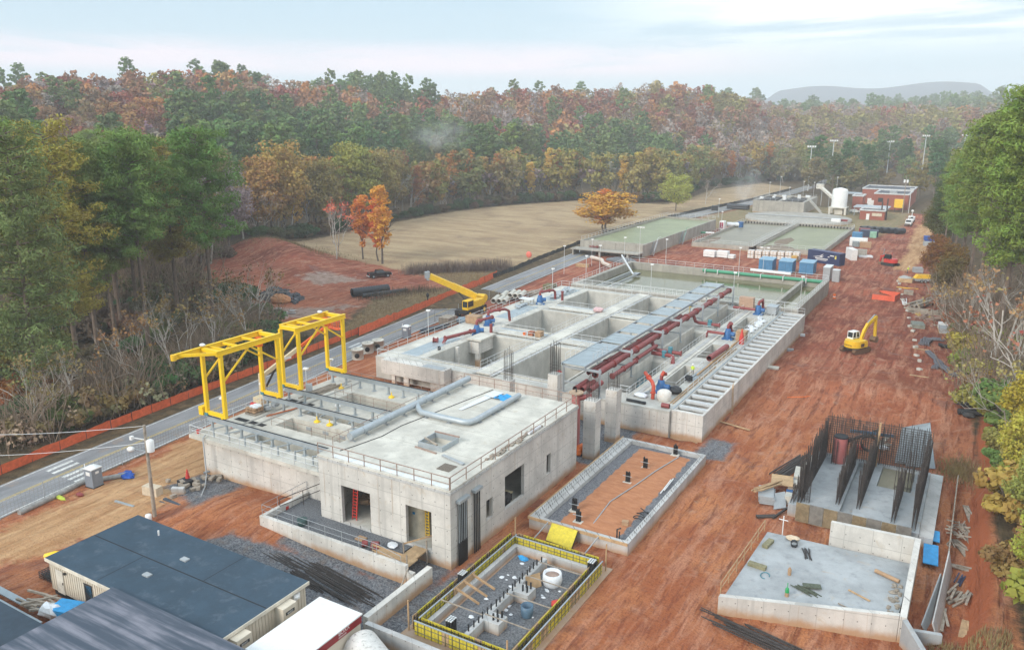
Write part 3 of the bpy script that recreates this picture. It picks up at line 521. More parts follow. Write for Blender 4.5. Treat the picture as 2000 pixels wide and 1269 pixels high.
# ---------------- open filter basin with crane rails ----------------
def filters():
 t = thing('filter_basin', 'open concrete filter basin with crane rail posts beside the white building', 'basin', (-70.5, 53, 0))
 MB().add([(x, y, z) for z in (-.5, 4.25) for x, y in ((-70.4, 53.3), (-51.02, 53.3), (-51.02, 75.6), (-70.4, 75.6))], [(0, 1, 5, 4), (1, 2, 6, 5), (2, 3, 7, 6), (3, 0, 4, 7)]).build('wall', CON, t)
 H = [(-65.6, 59.3, -54.0, 62.0, .6), (-65.6, 69.6, -54, 72.2, .6), (-66, 55.0, -52.5, 57.4, 2.2), (-66, 63.6, -52.5, 65.6, 1.4)]
 slab(MB(), -71.6, 52.6, -51.06, 76.2, H, 4.6, 4.2).build('deck', CONR, t)
 for y in (59.3, 69.6):
  for x in (-63.5, -61, -58.5, -56): MB().box(x, y + 2.64, 3.55, x + .8, y + 2.69, 3.95).build('port', GREYP, t)
 for x0, y0, x1, y1 in ((-70.9, 58.2, -66.4, 58.9), (-70.9, 66, -66.4, 66.5)): MB().box(x0, y0, 4.604, x1, y1, 4.63).build('cover_plate', DARK, t)
 for y, n in ((54.9, 9), (62.9, 8), (66.3, 8), (74.0, 9)):
  g = MB(); g.box(-71.2, y - .17, 6.02, -51.3, y + .17, 6.06).box(-71.2, y - .04, 5.62, -51.3, y + .04, 6.02).box(-71.2, y - .17, 5.57, -51.3, y + .17, 5.62); b = g.build('crane_beam', GALV, t); MB().box(-71.1, y - .05, 6.06, -51.4, y + .05, 6.14).build('rail', BLK, b)
  for i in range(n): x = -70.5 + 18.4 * i / (n - 1); MB().box(x - .11, y - .11, 4.6, x + .11, y + .11, 5.57).box(x - .25, y - .25, 4.603, x + .25, y + .25, 4.64).build('post', GALV, t)
 for i in range(7):
  x = -68.5 + i * 2.4; MB().bar((x, 53.4, 4.65), (x, 53.4, 5.7), .13).bar((x, 53.4, 5.6), (x + .6, 54.8, 5.6), .1).build('strut', GALV, t)
 for i in range(6): x = -65 + i * 2.1; MB().bar((x, 63.7, 4.7), (x, 65.5, 4.7), .14).bar((x, 64.6, 4.7), (x, 64.6, 5.3), .1).build('strut', GALV, t)
 for q in (-69.0, -67.6): MB().box(q, 55.2, 4.604, q + .35, 75.5, 4.66).build('channel_strip', CONI, t)
 rail([(-71.5, 52.7), (-51.3, 52.7)], 4.6, 'grey railing along the front edge of the filter basin', RAILM, 1.07, 1.5); rail([(-71.5, 52.8), (-71.5, 76)], 4.6, 'grey railing along the road side of the filter basin', RAILM, 1.07, 2.0)
 rail([(-71.3, 76.1), (-52, 76.1)], 4.6, 'grey railing along the back edge of the filter basin', WOODR, 1.07, 2.0)
 rail([(-65.9, 59.1), (-53.8, 59.1), (-53.8, 62.2)], 4.6, 'thin guard rail round the near filter pit', WOODR, 1.07, 2.0, .025); rail([(-65.9, 72.4), (-65.9, 69.4), (-53.8, 69.4)], 4.6, 'thin guard rail round the far filter pit', WOODR, 1.07, 2.0, .025)
 for i, (x, y, lb) in enumerate(((-62.2, 62.4, 'yellow float valve beside the near filter pit, left one'), (-60.3, 62.4, 'yellow float valve beside the near filter pit, right one'), (-60.2, 73.2, 'yellow float valve beyond the far filter pit'), (-67.8, 72.6, 'yellow hard hat shaped cap near the far railing corner'))): one('float_valve', MB().lathe(x, y, [(.38, 4.61), (.38, 4.7), (.2, 4.85), (.06, 4.9), (.06, 5.3)], 12), YEL, lb, 'valve')
 fe = thing('fire_extinguisher', 'red fire extinguisher on the filter deck below the near crane', 'extinguisher', (-69, 56.2, 4.6)); MB().lathe(-69, 56.2, [(.12, 4.6), (.13, 5.1), (.05, 5.2)], 10).build('cylinder', RED, fe); MB().box(-69.08, 56.1, 5.2, -68.9, 56.25, 5.3).build('handle', BLK, fe)
 fr = one('red_bucket', MB().lathe(-70.9, 53.3, [(.16, 4.6), (.22, 5.0)], 10), RED, 'red bucket on the front corner of the filter deck', 'bucket')
 pl = thing('pallet_load', 'pallet of brown sacks under white and red wrap on the filter deck', 'pallet', (-70.3, 60.6, 4.66)); MB().box(-71.2, 60, 4.66, -69.5, 61.6, 4.8).build('pallet', OLDW, pl)
 sb = MB(); [sb.ball((-70.9 + i * .5, 60.3 + k * .5, 5.0 + q * .3), .32, (1, 1, .55), 8, .05) for i in range(3) for k in range(3) for q in range(2)]; sb.build('sack', CARD, pl); wr = MB(); [wr.ball((-70.5 + i * .5, 60.6 + k * .5, 5.5), .38, (1, 1, .5), 8, .1) for i in range(2) for k in range(2)]; wr.build('wrap', FILM, pl); MB().ball((-71, 61.2, 5.4), .5, (1, .8, .6), 8, .1).build('wrap', RED, pl)
 cr = MB(); [cr.cbox((-69.8 + R.uniform(-.5, .9), 62.4 + R.uniform(-.6, .7), 4.9 + R.uniform(0, .4)), (.5, .4, .35), R.uniform(0, 3)) for _ in range(10)]; one('tool_pile', cr, GREYP, 'pile of grey tools and boxes behind the wrapped pallet', 'tools')
 ld = MB(); [ld.bar((-68.2, 60.5 + a, 4.75), (-67.2, 63.9 + a, 4.75), .09) for a in (0, .45)]; [ld.bar((-68.2 + i * .1, 60.6 + i * .33, 4.76), (-68.2 + i * .1, 61.0 + i * .33, 4.76), .07) for i in range(10)]; one('extension_ladder', ld, M('orange_ladder', (.6, .16, .05), .6), 'orange ladder lying flat on the filter deck', 'ladder')
 one('steel_drum', MB().lathe(-70.2, 69.4, [(.42, 4.6), (.42, 5.7), (.3, 5.72)], 14), GREYP, 'grey drum at the road side railing of the filter deck', 'drum')
 one('planks', scatter_bars(MB(), (-69, 70), 8, 5.5, .14, (.9, 1.2), 1.5, .05, 4.61), OLDW, 'weathered planks laid along the filter deck near the far crane', 'planks'); one('paper_bag', MB().ball((-63.3, 67.0, 4.9), .4, (1, .7, .6), 8, .2), FILM, 'white bag between the middle crane beams', 'bag')
 hs = MB().tube([(-69.4, 53.0, 4.8), (-69.1, 52.4, 4.7), (-68.9, 52.3, 3), (-68.8, 52.2, .6), (-67, 50.5, .4), (-63.5, 46.5, .35)], .07, 6); one('rubber_hose', hs, GREYP, 'grey hose hanging down the front wall of the filter basin', 'hose')
filters()
# ---------------- yellow gantry cranes ----------------
def gantry(y0, y1, label, cant):
 t = thing('gantry_crane', label, 'gantry crane', (-69.8, (y0 + y1) / 2, 6.14), 0, 'yellow gantry cranes on the crane rails'); z0, z1 = 6.25, 13.55; xl, xr = -71.25, -68.35
 for k, x in enumerate((xl, xr)):
  ys, ye = (y0 - (cant if k == 0 else .5), y1 + .5)
  MB().box(x - .17, ys, z1 + .32, x + .17, ye, z1 + .37).box(x - .08, ys, z1 - .14, x + .08, ye, z1 + .32).box(x - .2, ys, z1 - .2, x + .2, ye, z1 - .14).build('girder', YEL, t)
  for y in (y0, y1): MB().box(x - .17, y - .2, z0, x + .17, y + .2, z1 - .2).build('leg', YEL, t)
  m = (y0 + y1) / 2; MB().bar((x, y0 + .15, 10.4), (x, m - .2, z1 - .25), .17).build('brace', YEL, t); MB().bar((x, y1 - .15, 10.9), (x, m + .2, z1 - .25), .17).build('brace', YEL, t)
 for y in (y0, y1):
  b = MB().box(xl + .17, y - .17, z0, xr - .17, y + .17, z0 + .38).box(xr - .55, y - .2, z0 - .12, xr - .3, y + .2, z0).build('tie_beam', YEL, t); MB().box(xl - .22, y - .26, z0 - .13, xl + .3, y + .26, z0 + .2).build('drive_box', TEAL, b)
  MB().box(xl + .17, y - .22, z1 - .1, xr - .17, y + .22, z1 + .3).build('cross_beam', YEL, t)
 for y in ((2 * y0 + y1) / 3, (y0 + 2 * y1) / 3, y0 + .9): MB().box(xl + .17, y - .1, z1 + .05, xr - .17, y + .1, z1 + .28).build('cross_beam', YEL, t)
 if cant:
  MB().bar((xr, y0 - .4, z1 + .1), (xl, y0 - cant + .3, z1 + .1), .22, .3).build('brace', YEL, t); MB().cyl(xl, y0 - cant - .25, z1 - .25, z1 + .35, .3, 10).build('end_stop', MACH, t); MB().box(xl - .9, y0 - .45, z0 - .1, xl - .25, y0 + .45, z0 + .85).build('control_box', YEL, t)
 MB().box(xl + .2, y1 - .9, z1 - 1.3, xl + .9, y1 - .3, z1 - .22).build('hoist', ORANGE, t); MB().ball((xl + .2, y0 + (0 if cant else 6.6), z1 + .6), .3, (1.3, 1, .6), 8).build('motor', FILM, t); return t
gantry(55.0, 63.0, 'near yellow gantry crane with a girder sticking out towards the power pole', 3.3)
gantry(66.3, 74.0, 'far yellow gantry crane whose two frames stand on the back crane rails', 0)
# ---------------- large pumped basin ----------------
DZ = 3.4
def basin():
 t = thing('settling_basin', 'large new concrete basin divided into deep open cells', 'basin', (-53, 89.4, 0))
 L = [(-68.7, 91.6, -59, 107.6, -3), (-68.7, 114, -59, 127.8, -3), (-68.7, 133.5, -59, 147.6, -3)]
 Rr = [(-55.6, 91.6, -46.2, 107.2, -3), (-55.6, 113, -46.2, 128.4, -3), (-55.6, 134, -46.2, 148.2, -3)]
 P4 = [(-39.6, 93.0, -37.0, 108.0, -3), (-39.6, 112.0, -37.0, 127.2, -3), (-39.6, 131.5, -37, 146.9, -3)]; P5 = [(-34.8, 97.5, -32.4, 108.6, -1.5), (-34.8, 113.5, -32.4, 121.8, -1.5), (-34.8, 131.0, -32.5, 142.3, -1.5)]
 H = L + Rr + P4 + P5
 m = MB(); slab(m, -76.2, 89.3, -30.25, 150.2, H, DZ, -.6); m.build('deck', CONB, t); MB().box(-62.3, 89.25, -.6, -30.25, 89.296, DZ - .32).build('front_wall', CON, t)
 lip = MB()
 for h in L + Rr:   # raised lips round the cells
  lip.box(h[0] - .3, h[1] - .3, DZ + .003, h[2] + .3, h[1], DZ + .16).box(h[0] - .3, h[3], DZ + .003, h[2] + .3, h[3] + .3, DZ + .16).box(h[0] - .3, h[1], DZ + .003, h[0], h[3], DZ + .16).box(h[2], h[1], DZ + .003, h[2] + .3, h[3], DZ + .16)
 lip.build('lip', CONR, t)
 for x0, x1 in ((-75.6, -69.4),): MB().box(x0, 90, DZ + .004, x1, 149.5, DZ + .012).build('deck_surface', CONR, t)
 st = MB(); [st.box(-73.6, a, DZ + .016, -70.6, b, DZ + .03) for a, b in ((92, 104), (119, 130), (136, 148))]; st.build('cover_plate', M('wet_steel', (.36, .41, .43), .3, .15, 1, .2), t)
 for h in P4: MB().box(h[0] - .35, h[1] - .3, DZ + .002, h[0], h[3] + .3, DZ + .9).build('parapet', CONR, t)
 # centre walkway: two curbs carrying a pale strip
 MB().box(-58.4, 89.5, DZ + .164, -56.2, 150, DZ + .3).build('walkway', CONR, t); MB().box(-59.0, 89.4, DZ + .162, -58.45, 150.1, DZ + .22).box(-56.15, 89.4, DZ + .162, -55.6, 150.1, DZ + .22).build('curb', CONG, t)
 for y in (109.3, 129.6):
  MB().box(-68.5, y, DZ + .165, -59.1, y + 2.2, DZ + .3).build('walkway', CONR, t); MB().box(-55.5, y, DZ + .165, -46.3, y + 2.2, DZ + .3).build('walkway', CONR, t)
  MB().box(-68, y + 2.25, DZ + .2, -59.2, y + 3.3, DZ + .26).box(-55, y + 2.25, DZ + .2, -46.4, y + 3.3, DZ + .26).build('grating', GALV, t)
 MB().box(-40.0, 108.3, DZ + .003, -36.9, 111.7, DZ + .12).box(-40, 127.5, DZ + .003, -36.9, 131.2, DZ + .12).build('walkway', CONR, t); MB().box(-36.6, 93, DZ + .003, -35.1, 147, DZ + .14).build('walkway', CONR, t); MB().box(-36.2, 93.1, DZ + .144, -35.6, 146.9, DZ + .2).build('curb', CONG, t)
 # pump platforms on corbelled piers inside the first cells
 for y0, y1 in ((103.2, 107.55),):
  MB().box(-69, y0, DZ + .17, -66.4, y1 + .4, DZ + .5).build('platform', CONR, t); MB().box(-68.7, y0, 1.5, -66.8, y1, DZ - .02).build('platform', CON, t); MB().box(-67.6, y0 + .1, -3, -66.9, y0 + .8, 1.5).build('pier', CON, t)
 MB().box(-68.68, 99.2, -3, -68.1, 99.8, DZ - .02).build('pier', CON, t)
 for x, y in ((-48, 110.5), (-48, 131)): MB().box(x - .4, y - 1.9, 1.2, x + .4, y - 1.3, 2.0).build('corbel', CON, t)
 # weir box at the front left corner
 w = wallx(MB(), 87.4, .35, -73.6, -62.4, 1.7, 3.72, []); w.box(-73.6, 87.752, 3.42, -62.4, 89.28, 3.7); w.box(-62.75, 87.752, -.4, -62.4, 89.28, 3.4); wallx(w, 87.75, .3, -72, -62.76, -.5, 1.698, [(-71.4, -69.8, -.4, 1.5), (-68.9, -65.0, -.4, 1.5)]); w.build('weir_box', CON, t); MB().box(-66.4, 87.7, 3.702, -63, 89.0, 3.75).build('grate', GREYP, t)
 # outer channel with pale slats
 ch = slab(MB(), -30.2, 89.9, -26.2, 150.2, [(-29.9, 90.5, -26.5, 149.9, .6)], DZ, -.6); ch.build('channel', CON, t)
 n = 25
 for i in range(n): y = 92.2 + 56.8 * i / (n - 1); MB().box(-29.88, y - .38, DZ - .32, -26.52, y + .38, DZ - .04).build('slat', M('slat_concrete', (.49, .50, .495), .8, .12, 2) if i == 0 else bpy.data.materials['slat_concrete'], t)
 ef = MB().box(-30.24, 90.3, DZ + .003, -30.05, 149.8, DZ + .12); ef.build('edge_beam', GALV, t)
 # railings
 rr = lambda pts, lab, z=DZ, **k: rail(pts, z, lab, RAILM, **k)
 rr([(-76, 89.6), (-76, 150)], 'long white railing along the road side of the large basin', step=2.4); rr([(-76, 89.5), (-60, 89.5), (-46, 89.5)], 'white railing along the front edge of the large basin', step=2.1); rr([(-76, 150.05), (-44, 150.05)], 'white railing along the back edge of the large basin', step=1.8); rr([(-69.3, 92), (-69.3, 102.6)], 'white railing beside the grey strip near the first pump', step=1.8)
 rr([(-69.3, 118), (-69.3, 130.5)], 'white railing beside the second left cell', step=1.6); rr([(-69.3, 136.5), (-69.3, 148.5)], 'white railing beside the third left cell', step=1.6)
 for k, (x, w_) in enumerate(((-59.3, 'left'), (-55.35, 'right'))):
  for i, (a, b) in enumerate(((92, 107), (113.6, 128), (134, 148))): rr([(x, a), (x, b)], f'white railing on the {w_} side of the centre walkway by the {("near", "middle", "far")[i]} cell', step=1.9, r=.026)
 for i, y in enumerate((109.2, 129.5)):
  nm = ('first', 'second')[i]; rr([(-68.3, y), (-60, y)], f'white railing on the near side of the {nm} left cross walk', step=1.8, r=.026); rr([(-68.3, y + 3.4), (-60, y + 3.4)], f'white railing on the far side of the {nm} left cross walk', step=1.8, r=.026); rr([(-55, y), (-46.4, y)], f'white railing on the near side of the {nm} right cross walk', step=1.8, r=.026); rr([(-55, y + 3.4), (-46.4, y + 3.4)], f'white railing on the far side of the {nm} right cross walk', step=1.8, r=.026)
 for i, (a, b) in enumerate(((91.4, 108.3), (111.6, 127.5), (131.2, 147.2))): nm = ('near', 'middle', 'far')[i]; rr([(-36.75, a), (-36.75, b)], f'white railing beside the {nm} narrow pit under the pipe rack', step=1.6)
 rr([(-39.4, 92.6), (-36.8, 92.6)], 'short white railing across the front of the near narrow pit', step=1.3); rr([(-36.8, 109.2), (-40, 109.2)], 'short white railing behind the near narrow pit', step=1.3); rr([(-36.8, 128.6), (-40, 128.6)], 'short white railing behind the middle narrow pit', step=1.3)
 for i, (a, b) in enumerate(((97.2, 108.8), (113.3, 122), (130.8, 142.5))): nm = ('near', 'middle', 'far')[i]; rr([(-34.6, a), (-32.2, a), (-32.2, b)], f'white railing round the {nm} small pit beside the slatted channel', step=1.6)
 rr([(-30.5, 97), (-30.5, 149)], 'grey railing between the right deck and the slatted channel', step=2.2); rr([(-29.9, 150.0), (-26.3, 150.0)], 'short white railing at the far end of the slatted channel', step=1.2); rr([(-44, 150.05), (-30.6, 150.05)], 'white railing behind the pipe rack at the back edge', step=1.8)
basin()
def rebar_tuft(mb, x, y, z, w, h, n=14):
 for i in range(n): a = 2 * math.pi * i / n; px, py = x + w * max(-1, min(1, 1.4 * math.cos(a))), y + w * max(-1, min(1, 1.4 * math.sin(a))); mb.bar((px, py, z), (px + R.uniform(-.06, .06), py + R.uniform(-.06, .06), z + h * R.uniform(.85, 1.1)), .035)
 for k in range(3): zz = z + h * (.12 + .1 * k); mb.tube([(x - w, y - w, zz), (x + w, y - w, zz), (x + w, y + w, zz), (x - w, y + w, zz), (x - w, y - w, zz)], .015, 4)
 return mb
def columns():
 for x, y, s, z1, rh, lab in ((-35.9, 79.2, .75, 7.0, 2.9, 'tall pale column with bare rebar standing in the gravel by the building'), (-35.8, 85.0, .72, 6.6, 2.0, 'tall pale column with bare rebar close to the basin front wall'), (-43.2, 84.0, .68, 7.6, 3.8, 'pale column with high bare rebar behind the white roof'), (-49.3, 83.0, .6, 6.0, 4.0, 'short column stub with bare rebar behind the white roof')):
  t = thing('concrete_column', lab, 'column', (x, y, 0), 0, 'pale columns with bare rebar'); MB().box(x - s, y - s, -.3, x + s, y + s, z1).build('shaft', CON, t); rebar_tuft(MB(), x, y, z1, s * .75, rh).build('rebar', STEELB, t)
columns()
# ---------------- roofed walkway and pipe rack ----------------
def rack():
 t = thing('pipe_bridge', 'long galvanised walkway roof running over the basin beside the red pipes', 'bridge', (-43, 90, DZ)); z = 7.35
 for x in (-44.9, -41.6): MB().box(x - .06, 89, z - .32, x + .06, 150.6, z + .06).build('girder', GALV, t)
 n = 42
 for i in range(n):
  a = 96.0 + 54.5 * i / n
  if i % 5 != 3: MB().box(-44.8, a + .04, z - .03, -41.7, a + 54.5 / n - .1, z + .02 + .01 * (i % 2)).build('deck_plate', M('wet_galvanised', (.34, .39, .41), .32, .14, .7, .3) if i == 0 else bpy.data.materials['wet_galvanised'], t)
  else: MB().box(-44.8, a, z - .2, -41.7, a + .1, z).build('cross_member', GALV, t)
 MB().box(-44.8, 89.05, z - .05, -41.7, 95.9, z + .01).build('landing', bpy.data.materials['wet_galvanised'], t)
 for i, y in enumerate((89.3, 99.8, 112.0, 120.2, 131.5, 140.5, 150.3)):
  for x in (-44.7, -39.6): MB().box(x - .14, y - .04, DZ, x + .14, y + .04, z - .1).box(x - .04, y - .14, DZ, x + .04, y + .14, z - .1).box(x - .3, y - .3, DZ + .002, x + .3, y + .3, DZ + .04).build('post', GALV, t)
  MB().box(-44.6, y - .1, z - .62, -39.4, y + .1, z - .34).build('cross_beam', GALV, t); MB().box(-44.6, y - .07, 4.75, -39.4, y + .07, 4.95).build('cross_beam', GALV, t)
 rail([(-44.85, 90), (-44.85, 96)], z, 'white railing on the left of the walkway landing', RAILM, step=1.5); rail([(-41.6, 91.5), (-41.6, 96)], z, 'white railing on the right of the walkway landing', RAILM, step=1.5)
 rail([(-51.5, 108.9), (-49.8, 108.9), (-49.8, 107.2)], DZ + .3, 'small white gate railing left of the walkway roof', RAILM, step=1.0)
 p = thing('header_pipe', 'thick dark red header pipe running along the pipe rack', 'pipe', (-40.8, 90, 5)); MB().pipe((-40.7, 90.2, 6.05), (-40.7, 151.6, 6.05), .42, 16).build('pipe_run', REDP, p)
 for y in (96.0, 101.7, 112.6, 121.5, 131, 139, 146, 151): MB().tube([(-40.7, y, 6.05), (-40.7, y + .12, 6.05)], .58, 16).build('flange', REDP, p);
 for y in (104, 116, 126): MB().tube([(-40.7, y, 6.05), (-40.7, y + .1, 6.05)], .6, 16).tube([(-40.7, y + .14, 6.05), (-40.7, y + .22, 6.05)], .6, 16).build('flange', REDP, p)
 q = thing('header_pipe', 'second dark red pipe half hidden left of the thick header', 'pipe', (-42.2, 90, 5)); MB().pipe((-42.2, 91.5, 5.75), (-42.2, 128, 5.75), .3, 14).build('pipe_run', REDP, q); [MB().tube([(-42.2, y, 5.75), (-42.2, y + .12, 5.75)], .42, 14).build('flange', REDP, q) for y in (97, 103.5, 109, 116, 122)]
 s = thing('header_pipe', 'lower dark red pipe right of the thick header at the near end', 'pipe', (-39.9, 92, 5)); MB().tube([(-39.6, 93.2, 5.2), (-39.6, 101.5, 5.2)], .3, 14).build('pipe_run', REDP, s); MB().tube([(-40.0, 103, 5.1), (-40.0, 110.5, 5.1)], .3, 14).build('pipe_run', REDP, s); [MB().tube([(-39.6, y, 5.2), (-39.6, y + .12, 5.2)], .42, 14).build('flange', REDP, s) for y in (93.3, 97, 101.3)]
 for i, (y, lab) in enumerate(((110.6, 'dark red branch pipe with a teal valve crossing behind the near narrow pit'), (130.0, 'dark red branch pipe with a teal valve crossing behind the middle narrow pit'))):
  b = thing('branch_pipe', lab, 'pipe', (-40, y, DZ), 0, 'red branch pipes'); MB().tube([(-40.7, y, 5.6), (-40.3, y, 4.6), (-39.7, y, 4.45), (-36.2, y, 4.45)], .27, 14).build('pipe_run', REDP, b); MB().cyl(-37.8, y, 4.0, 5.2, .35, 10).box(-38.1, y - .4, 4.2, -37.5, y + .4, 4.75).build('valve', TEAL, b); MB().tube([(-36.2, y, 4.45), (-36.1, y, 4.45)], .42, 14).build('flange', REDP, b)
  if i == 0: MB().tube([(-40.2, y - 1.3, 4.3), (-37.4, y - 1.3, 4.3), (-36.9, y - 1.5, 4.2), (-36.5, y - 2.4, 3.7), (-36.4, y - 3, 2.4)], .3, 14).build('pipe_run', REDP, b); MB().cyl(-38.3, y - 1.3, 3.9, 4.9, .36, 10).build('valve', TEAL, b)
 v = thing('riser_pipe', 'tall faded pink riser pipe with a flanged lid beside the building corner', 'pipe', (-38.6, 80.5, 0)); MB().cyl(-38.6, 80.5, 0, 6.9, .52, 18).build('barrel', PINKP, v); MB().cyl(-38.6, 80.5, 6.9, 7.05, .85, 20).build('lid', M('rusty_lid', (.42, .29, .19), .8, .3, 3), v); MB().tube([(-38.6, 80.5, 6.3), (-36.9, 81.2, 6.6)], .34, 14).build('branch', REDP, v); MB().cyl(-38.6, 80.5, 7.05, 7.4, .1, 8).build('stem', STEELB, v)
 for i, (x, lab) in enumerate(((-41.9, 'short dark red pipe stub under the walkway landing, left of three'), (-40.9, 'short dark red pipe stub under the walkway landing, middle of three'), (-39.9, 'short dark red pipe stub under the walkway landing, right of three'))): one('pipe_stub', MB().pipe((x, 87.0, 4.9 + .1 * i), (x, 90.5, 4.9 + .1 * i), .36, 14), REDP, lab, 'pipe', 'red pipe stubs')
 one('round_flag', MB().tube([(-45.6, 89.8, 5.6), (-45.6, 89.9, 5.6)], .4, 14).bar((-45.6, 89.85, DZ), (-45.6, 89.85, 5.3), .06), RED, 'round red blank flange by the walkway landing', 'flange')
rack()
def pumps():
 def mk(label, loc, rz=0, grp='blue pumps on the basin deck'):
  t = thing('pump', label, 'pump', loc, rz, grp)
  MB().box(-.8, -.7, 0, .9, .7, .22).build('base', BLUEP, t, True); MB().lathe(0, 0, [(.62, .2), (.66, .9), (.5, 1.25), (.4, 1.7), (.28, 1.75)], 14).build('volute', BLUEP, t, True); MB().tube([(.3, 0, .9), (1.15, 0, .9)], .36, 12).build('motor', BLUEP, t, True); MB().tube([(0, .5, .7), (0, 1.0, .7)], .3, 12).build('inlet', REDP, t, True)
  MB().tube([(0, 0, 1.7), (0, 0, 2.2), (.15, .2, 2.45), (.5, .5, 2.5)], .24, 12).build('discharge', REDP, t, True); return t
 a = mk('blue pump on the corner platform of the near left cell', (-69.6, 107.0, DZ), .5)
 dup(a, (-71.4, 113.4, DZ), .5, 'blue pump standing left of the first cross walk'); dup(a, (-71.6, 132.3, DZ), .5, 'blue pump far along the road side strip'); dup(a, (-33.6, 95.4, DZ), 0, 'blue pump near the front end of the right deck'); dup(a, (-33.6, 126.0, DZ), 0, 'blue pump beside the middle of the slatted channel'); dup(a, (-33.6, 145.6, DZ), 0, 'blue pump near the far end of the right deck')
 def pp(label, runs, mat=REDP, r=.24, extra=()):
  t = thing('pump_pipe', label, 'pipe', runs[0][0], 0, 'red pump pipework'); [MB().tube(q, r, 12).build('pipe_run', mat, t) for q in runs]
  for p, d in extra: MB().tube([Vector(p), Vector(p) + Vector(d) * .12], r * 1.5, 12).build('flange', mat, t)
  return t
 pp('red pipe from the near left pump down to the deck strip', [[(-69.6, 106.4, 4.3), (-70.5, 103.5, 4.2), (-71.2, 100.4, 4.2), (-71.3, 99.9, 3.4)]], extra=[((-69.9, 105.6, 4.3), (-.3, -1, 0)), ((-71.2, 100.4, 4.2), (-.3, -1, 0))], r=.28)
 pp('red elbow pipe joining the two left pumps', [[(-69.3, 107.3, 5.7), (-69.0, 108, 5.9), (-68.8, 110.5, 5.8)], [(-71.2, 113.6, 5.7), (-70.8, 114.2, 5.9), (-69.8, 116.2, 5.9), (-69.4, 116.9, 5.5), (-69.3, 117.1, 3.7)]], extra=[((-68.8, 110.4, 5.8), (0, 1, 0)), ((-70.3, 115.2, 5.9), (.4, 1, 0))])
 t = pp('red and white drop pipe hanging in the near left cell', [[(-67.6, 108.2, 5.3), (-67.5, 108, 1.2)]], r=.26); MB().tube([(-67.5, 108, 1.2), (-67.5, 107.8, -.6), (-67.0, 107.2, -1.0), (-59.4, 107.2, -.9)], .25, 12).build('pipe_run', WHT, t)
 one('white_pipe', MB().tube([(-52.5, 107.0, .7), (-46.3, 107.0, .6)], .25, 12), WHT, 'white pipe crossing the near right cell', 'pipe')
 pp('red elbow pipe beside the far left pump', [[(-71.4, 132.6, 5.7), (-71, 133.2, 5.8), (-70.2, 135, 5.8), (-70, 135.4, 5.4), (-70, 135.5, 4.0)]], extra=[((-70.6, 134.1, 5.8), (.4, 1, 0))]); pp('red stub standing at the corner of the far left cell', [[(-69.0, 136.6, 3.5), (-69.0, 136.6, 5.4)]], extra=[((-69, 136.6, 5.3), (0, 0, 1))])
 pp('orange red pipe from the near right pump to a tall drop leg', [[(-36.3, 97.0, 5.0), (-36.2, 96.4, 5.4), (-33.9, 92.9, 5.5), (-33.6, 92.6, 5.1), (-33.6, 92.5, 3.45)], [(-33.5, 95.2, 5.8), (-33.3, 95.5, 6.3)]], M('orange_red_paint', (.47, .065, .03), .5, .12, 2), .24, extra=[((-33.6, 92.5, 4.2), (0, 0, 1)), ((-35, 94.5, 5.5), (.6, -.9, 0))])
 pp('red pipe from the middle right pump across the walk', [[(-33.6, 126.2, 5.7), (-33.5, 126.6, 6.1), (-33.2, 126.9, 3.8)], [(-34, 125.3, 4.4), (-36.7, 125.3, 4.4), (-36.9, 125.3, 3.5)]], extra=[((-33.25, 126.9, 4.6), (0, 0, 1))]); pp('red pipe from the far right pump across the walk', [[(-33.4, 145.6, 5.7), (-33.1, 146.2, 6.2), (-32.9, 146.4, 3.9)], [(-34, 144.9, 4.4), (-38.0, 144.9, 4.4)]], extra=[((-36, 144.9, 4.4), (-1, 0, 0))])
 one('loose_valve', MB().tube([(-73.2, 99.8, 3.75), (-72.5, 100.1, 3.75)], .32, 12).tube([(-73.2, 99.8, 3.75), (-73.1, 99.84, 3.75)], .48, 12).tube([(-72.6, 100.1, 3.75), (-72.5, 100.14, 3.75)], .48, 12), REDP, 'loose dark red valve lying on the grey deck strip', 'valve')
 one('pipe_ring', MB().tube([(-69.8, 96.4, 3.75), (-69.7, 96.7, 3.75)], .3, 12), BLK, 'dark pipe ring lying near the front of the left strip', 'ring')
 one('pipe_spool', MB().pipe((-32.0, 110.8, 4.3), (-31.6, 118.4, 4.3), .42, 16), REDP, 'loose thick red pipe lying on the right deck', 'pipe'); one('conduit_bundle', scatter_bars(MB(), (-31.7, 106), 16, 8.5, .11, (.38, .3), 1.55, .012, DZ), GALV, 'bundle of grey conduits lying on the right deck below the red pipe', 'bundle'); one('cable_coil', MB().tube([(-32 + .5 * math.cos(a), 101.6 + .45 * math.sin(a), 3.7 + .02 * a) for a in np.linspace(0, 25, 60)], .11, 5), BLK, 'black coil of cable at the end of the conduit bundle', 'coil')
 b = thing('bulk_bag', 'white bulk bag with orange stain on the right deck front', 'bag', (-32.2, 92.8, DZ)); bb = MB().lathe(-32.2, 92.8, [(.75, DZ), (.92, DZ + .4), (.9, DZ + 1.1), (.6, DZ + 1.35), (.2, DZ + 1.42)], 14); bb.build('sack', M('bag_fabric', (.66, .63, .58), .85, .1, 2, dirt=(.62, .28, .1), dirt_amt=.75), b)
 one('plastic_bale', MB().ball((-31.9, 96.0, DZ + .5), .8, (1.1, 1.2, .6), 10, .12), BLK, 'black wrapped bale behind the white bulk bag', 'bale'); one('black_tube', MB().tube([(-36.2, 90.2, 3.6), (-33.6, 90.1, 3.6)], .18, 10), BLK, 'black tube lying along the basin front ledge', 'tube'); one('short_pipe', MB().pipe((-31.6, 90.3, 3.7), (-30.6, 90.3, 3.7), .3, 12), REDP, 'dark short pipe on the ledge by the channel corner', 'pipe')
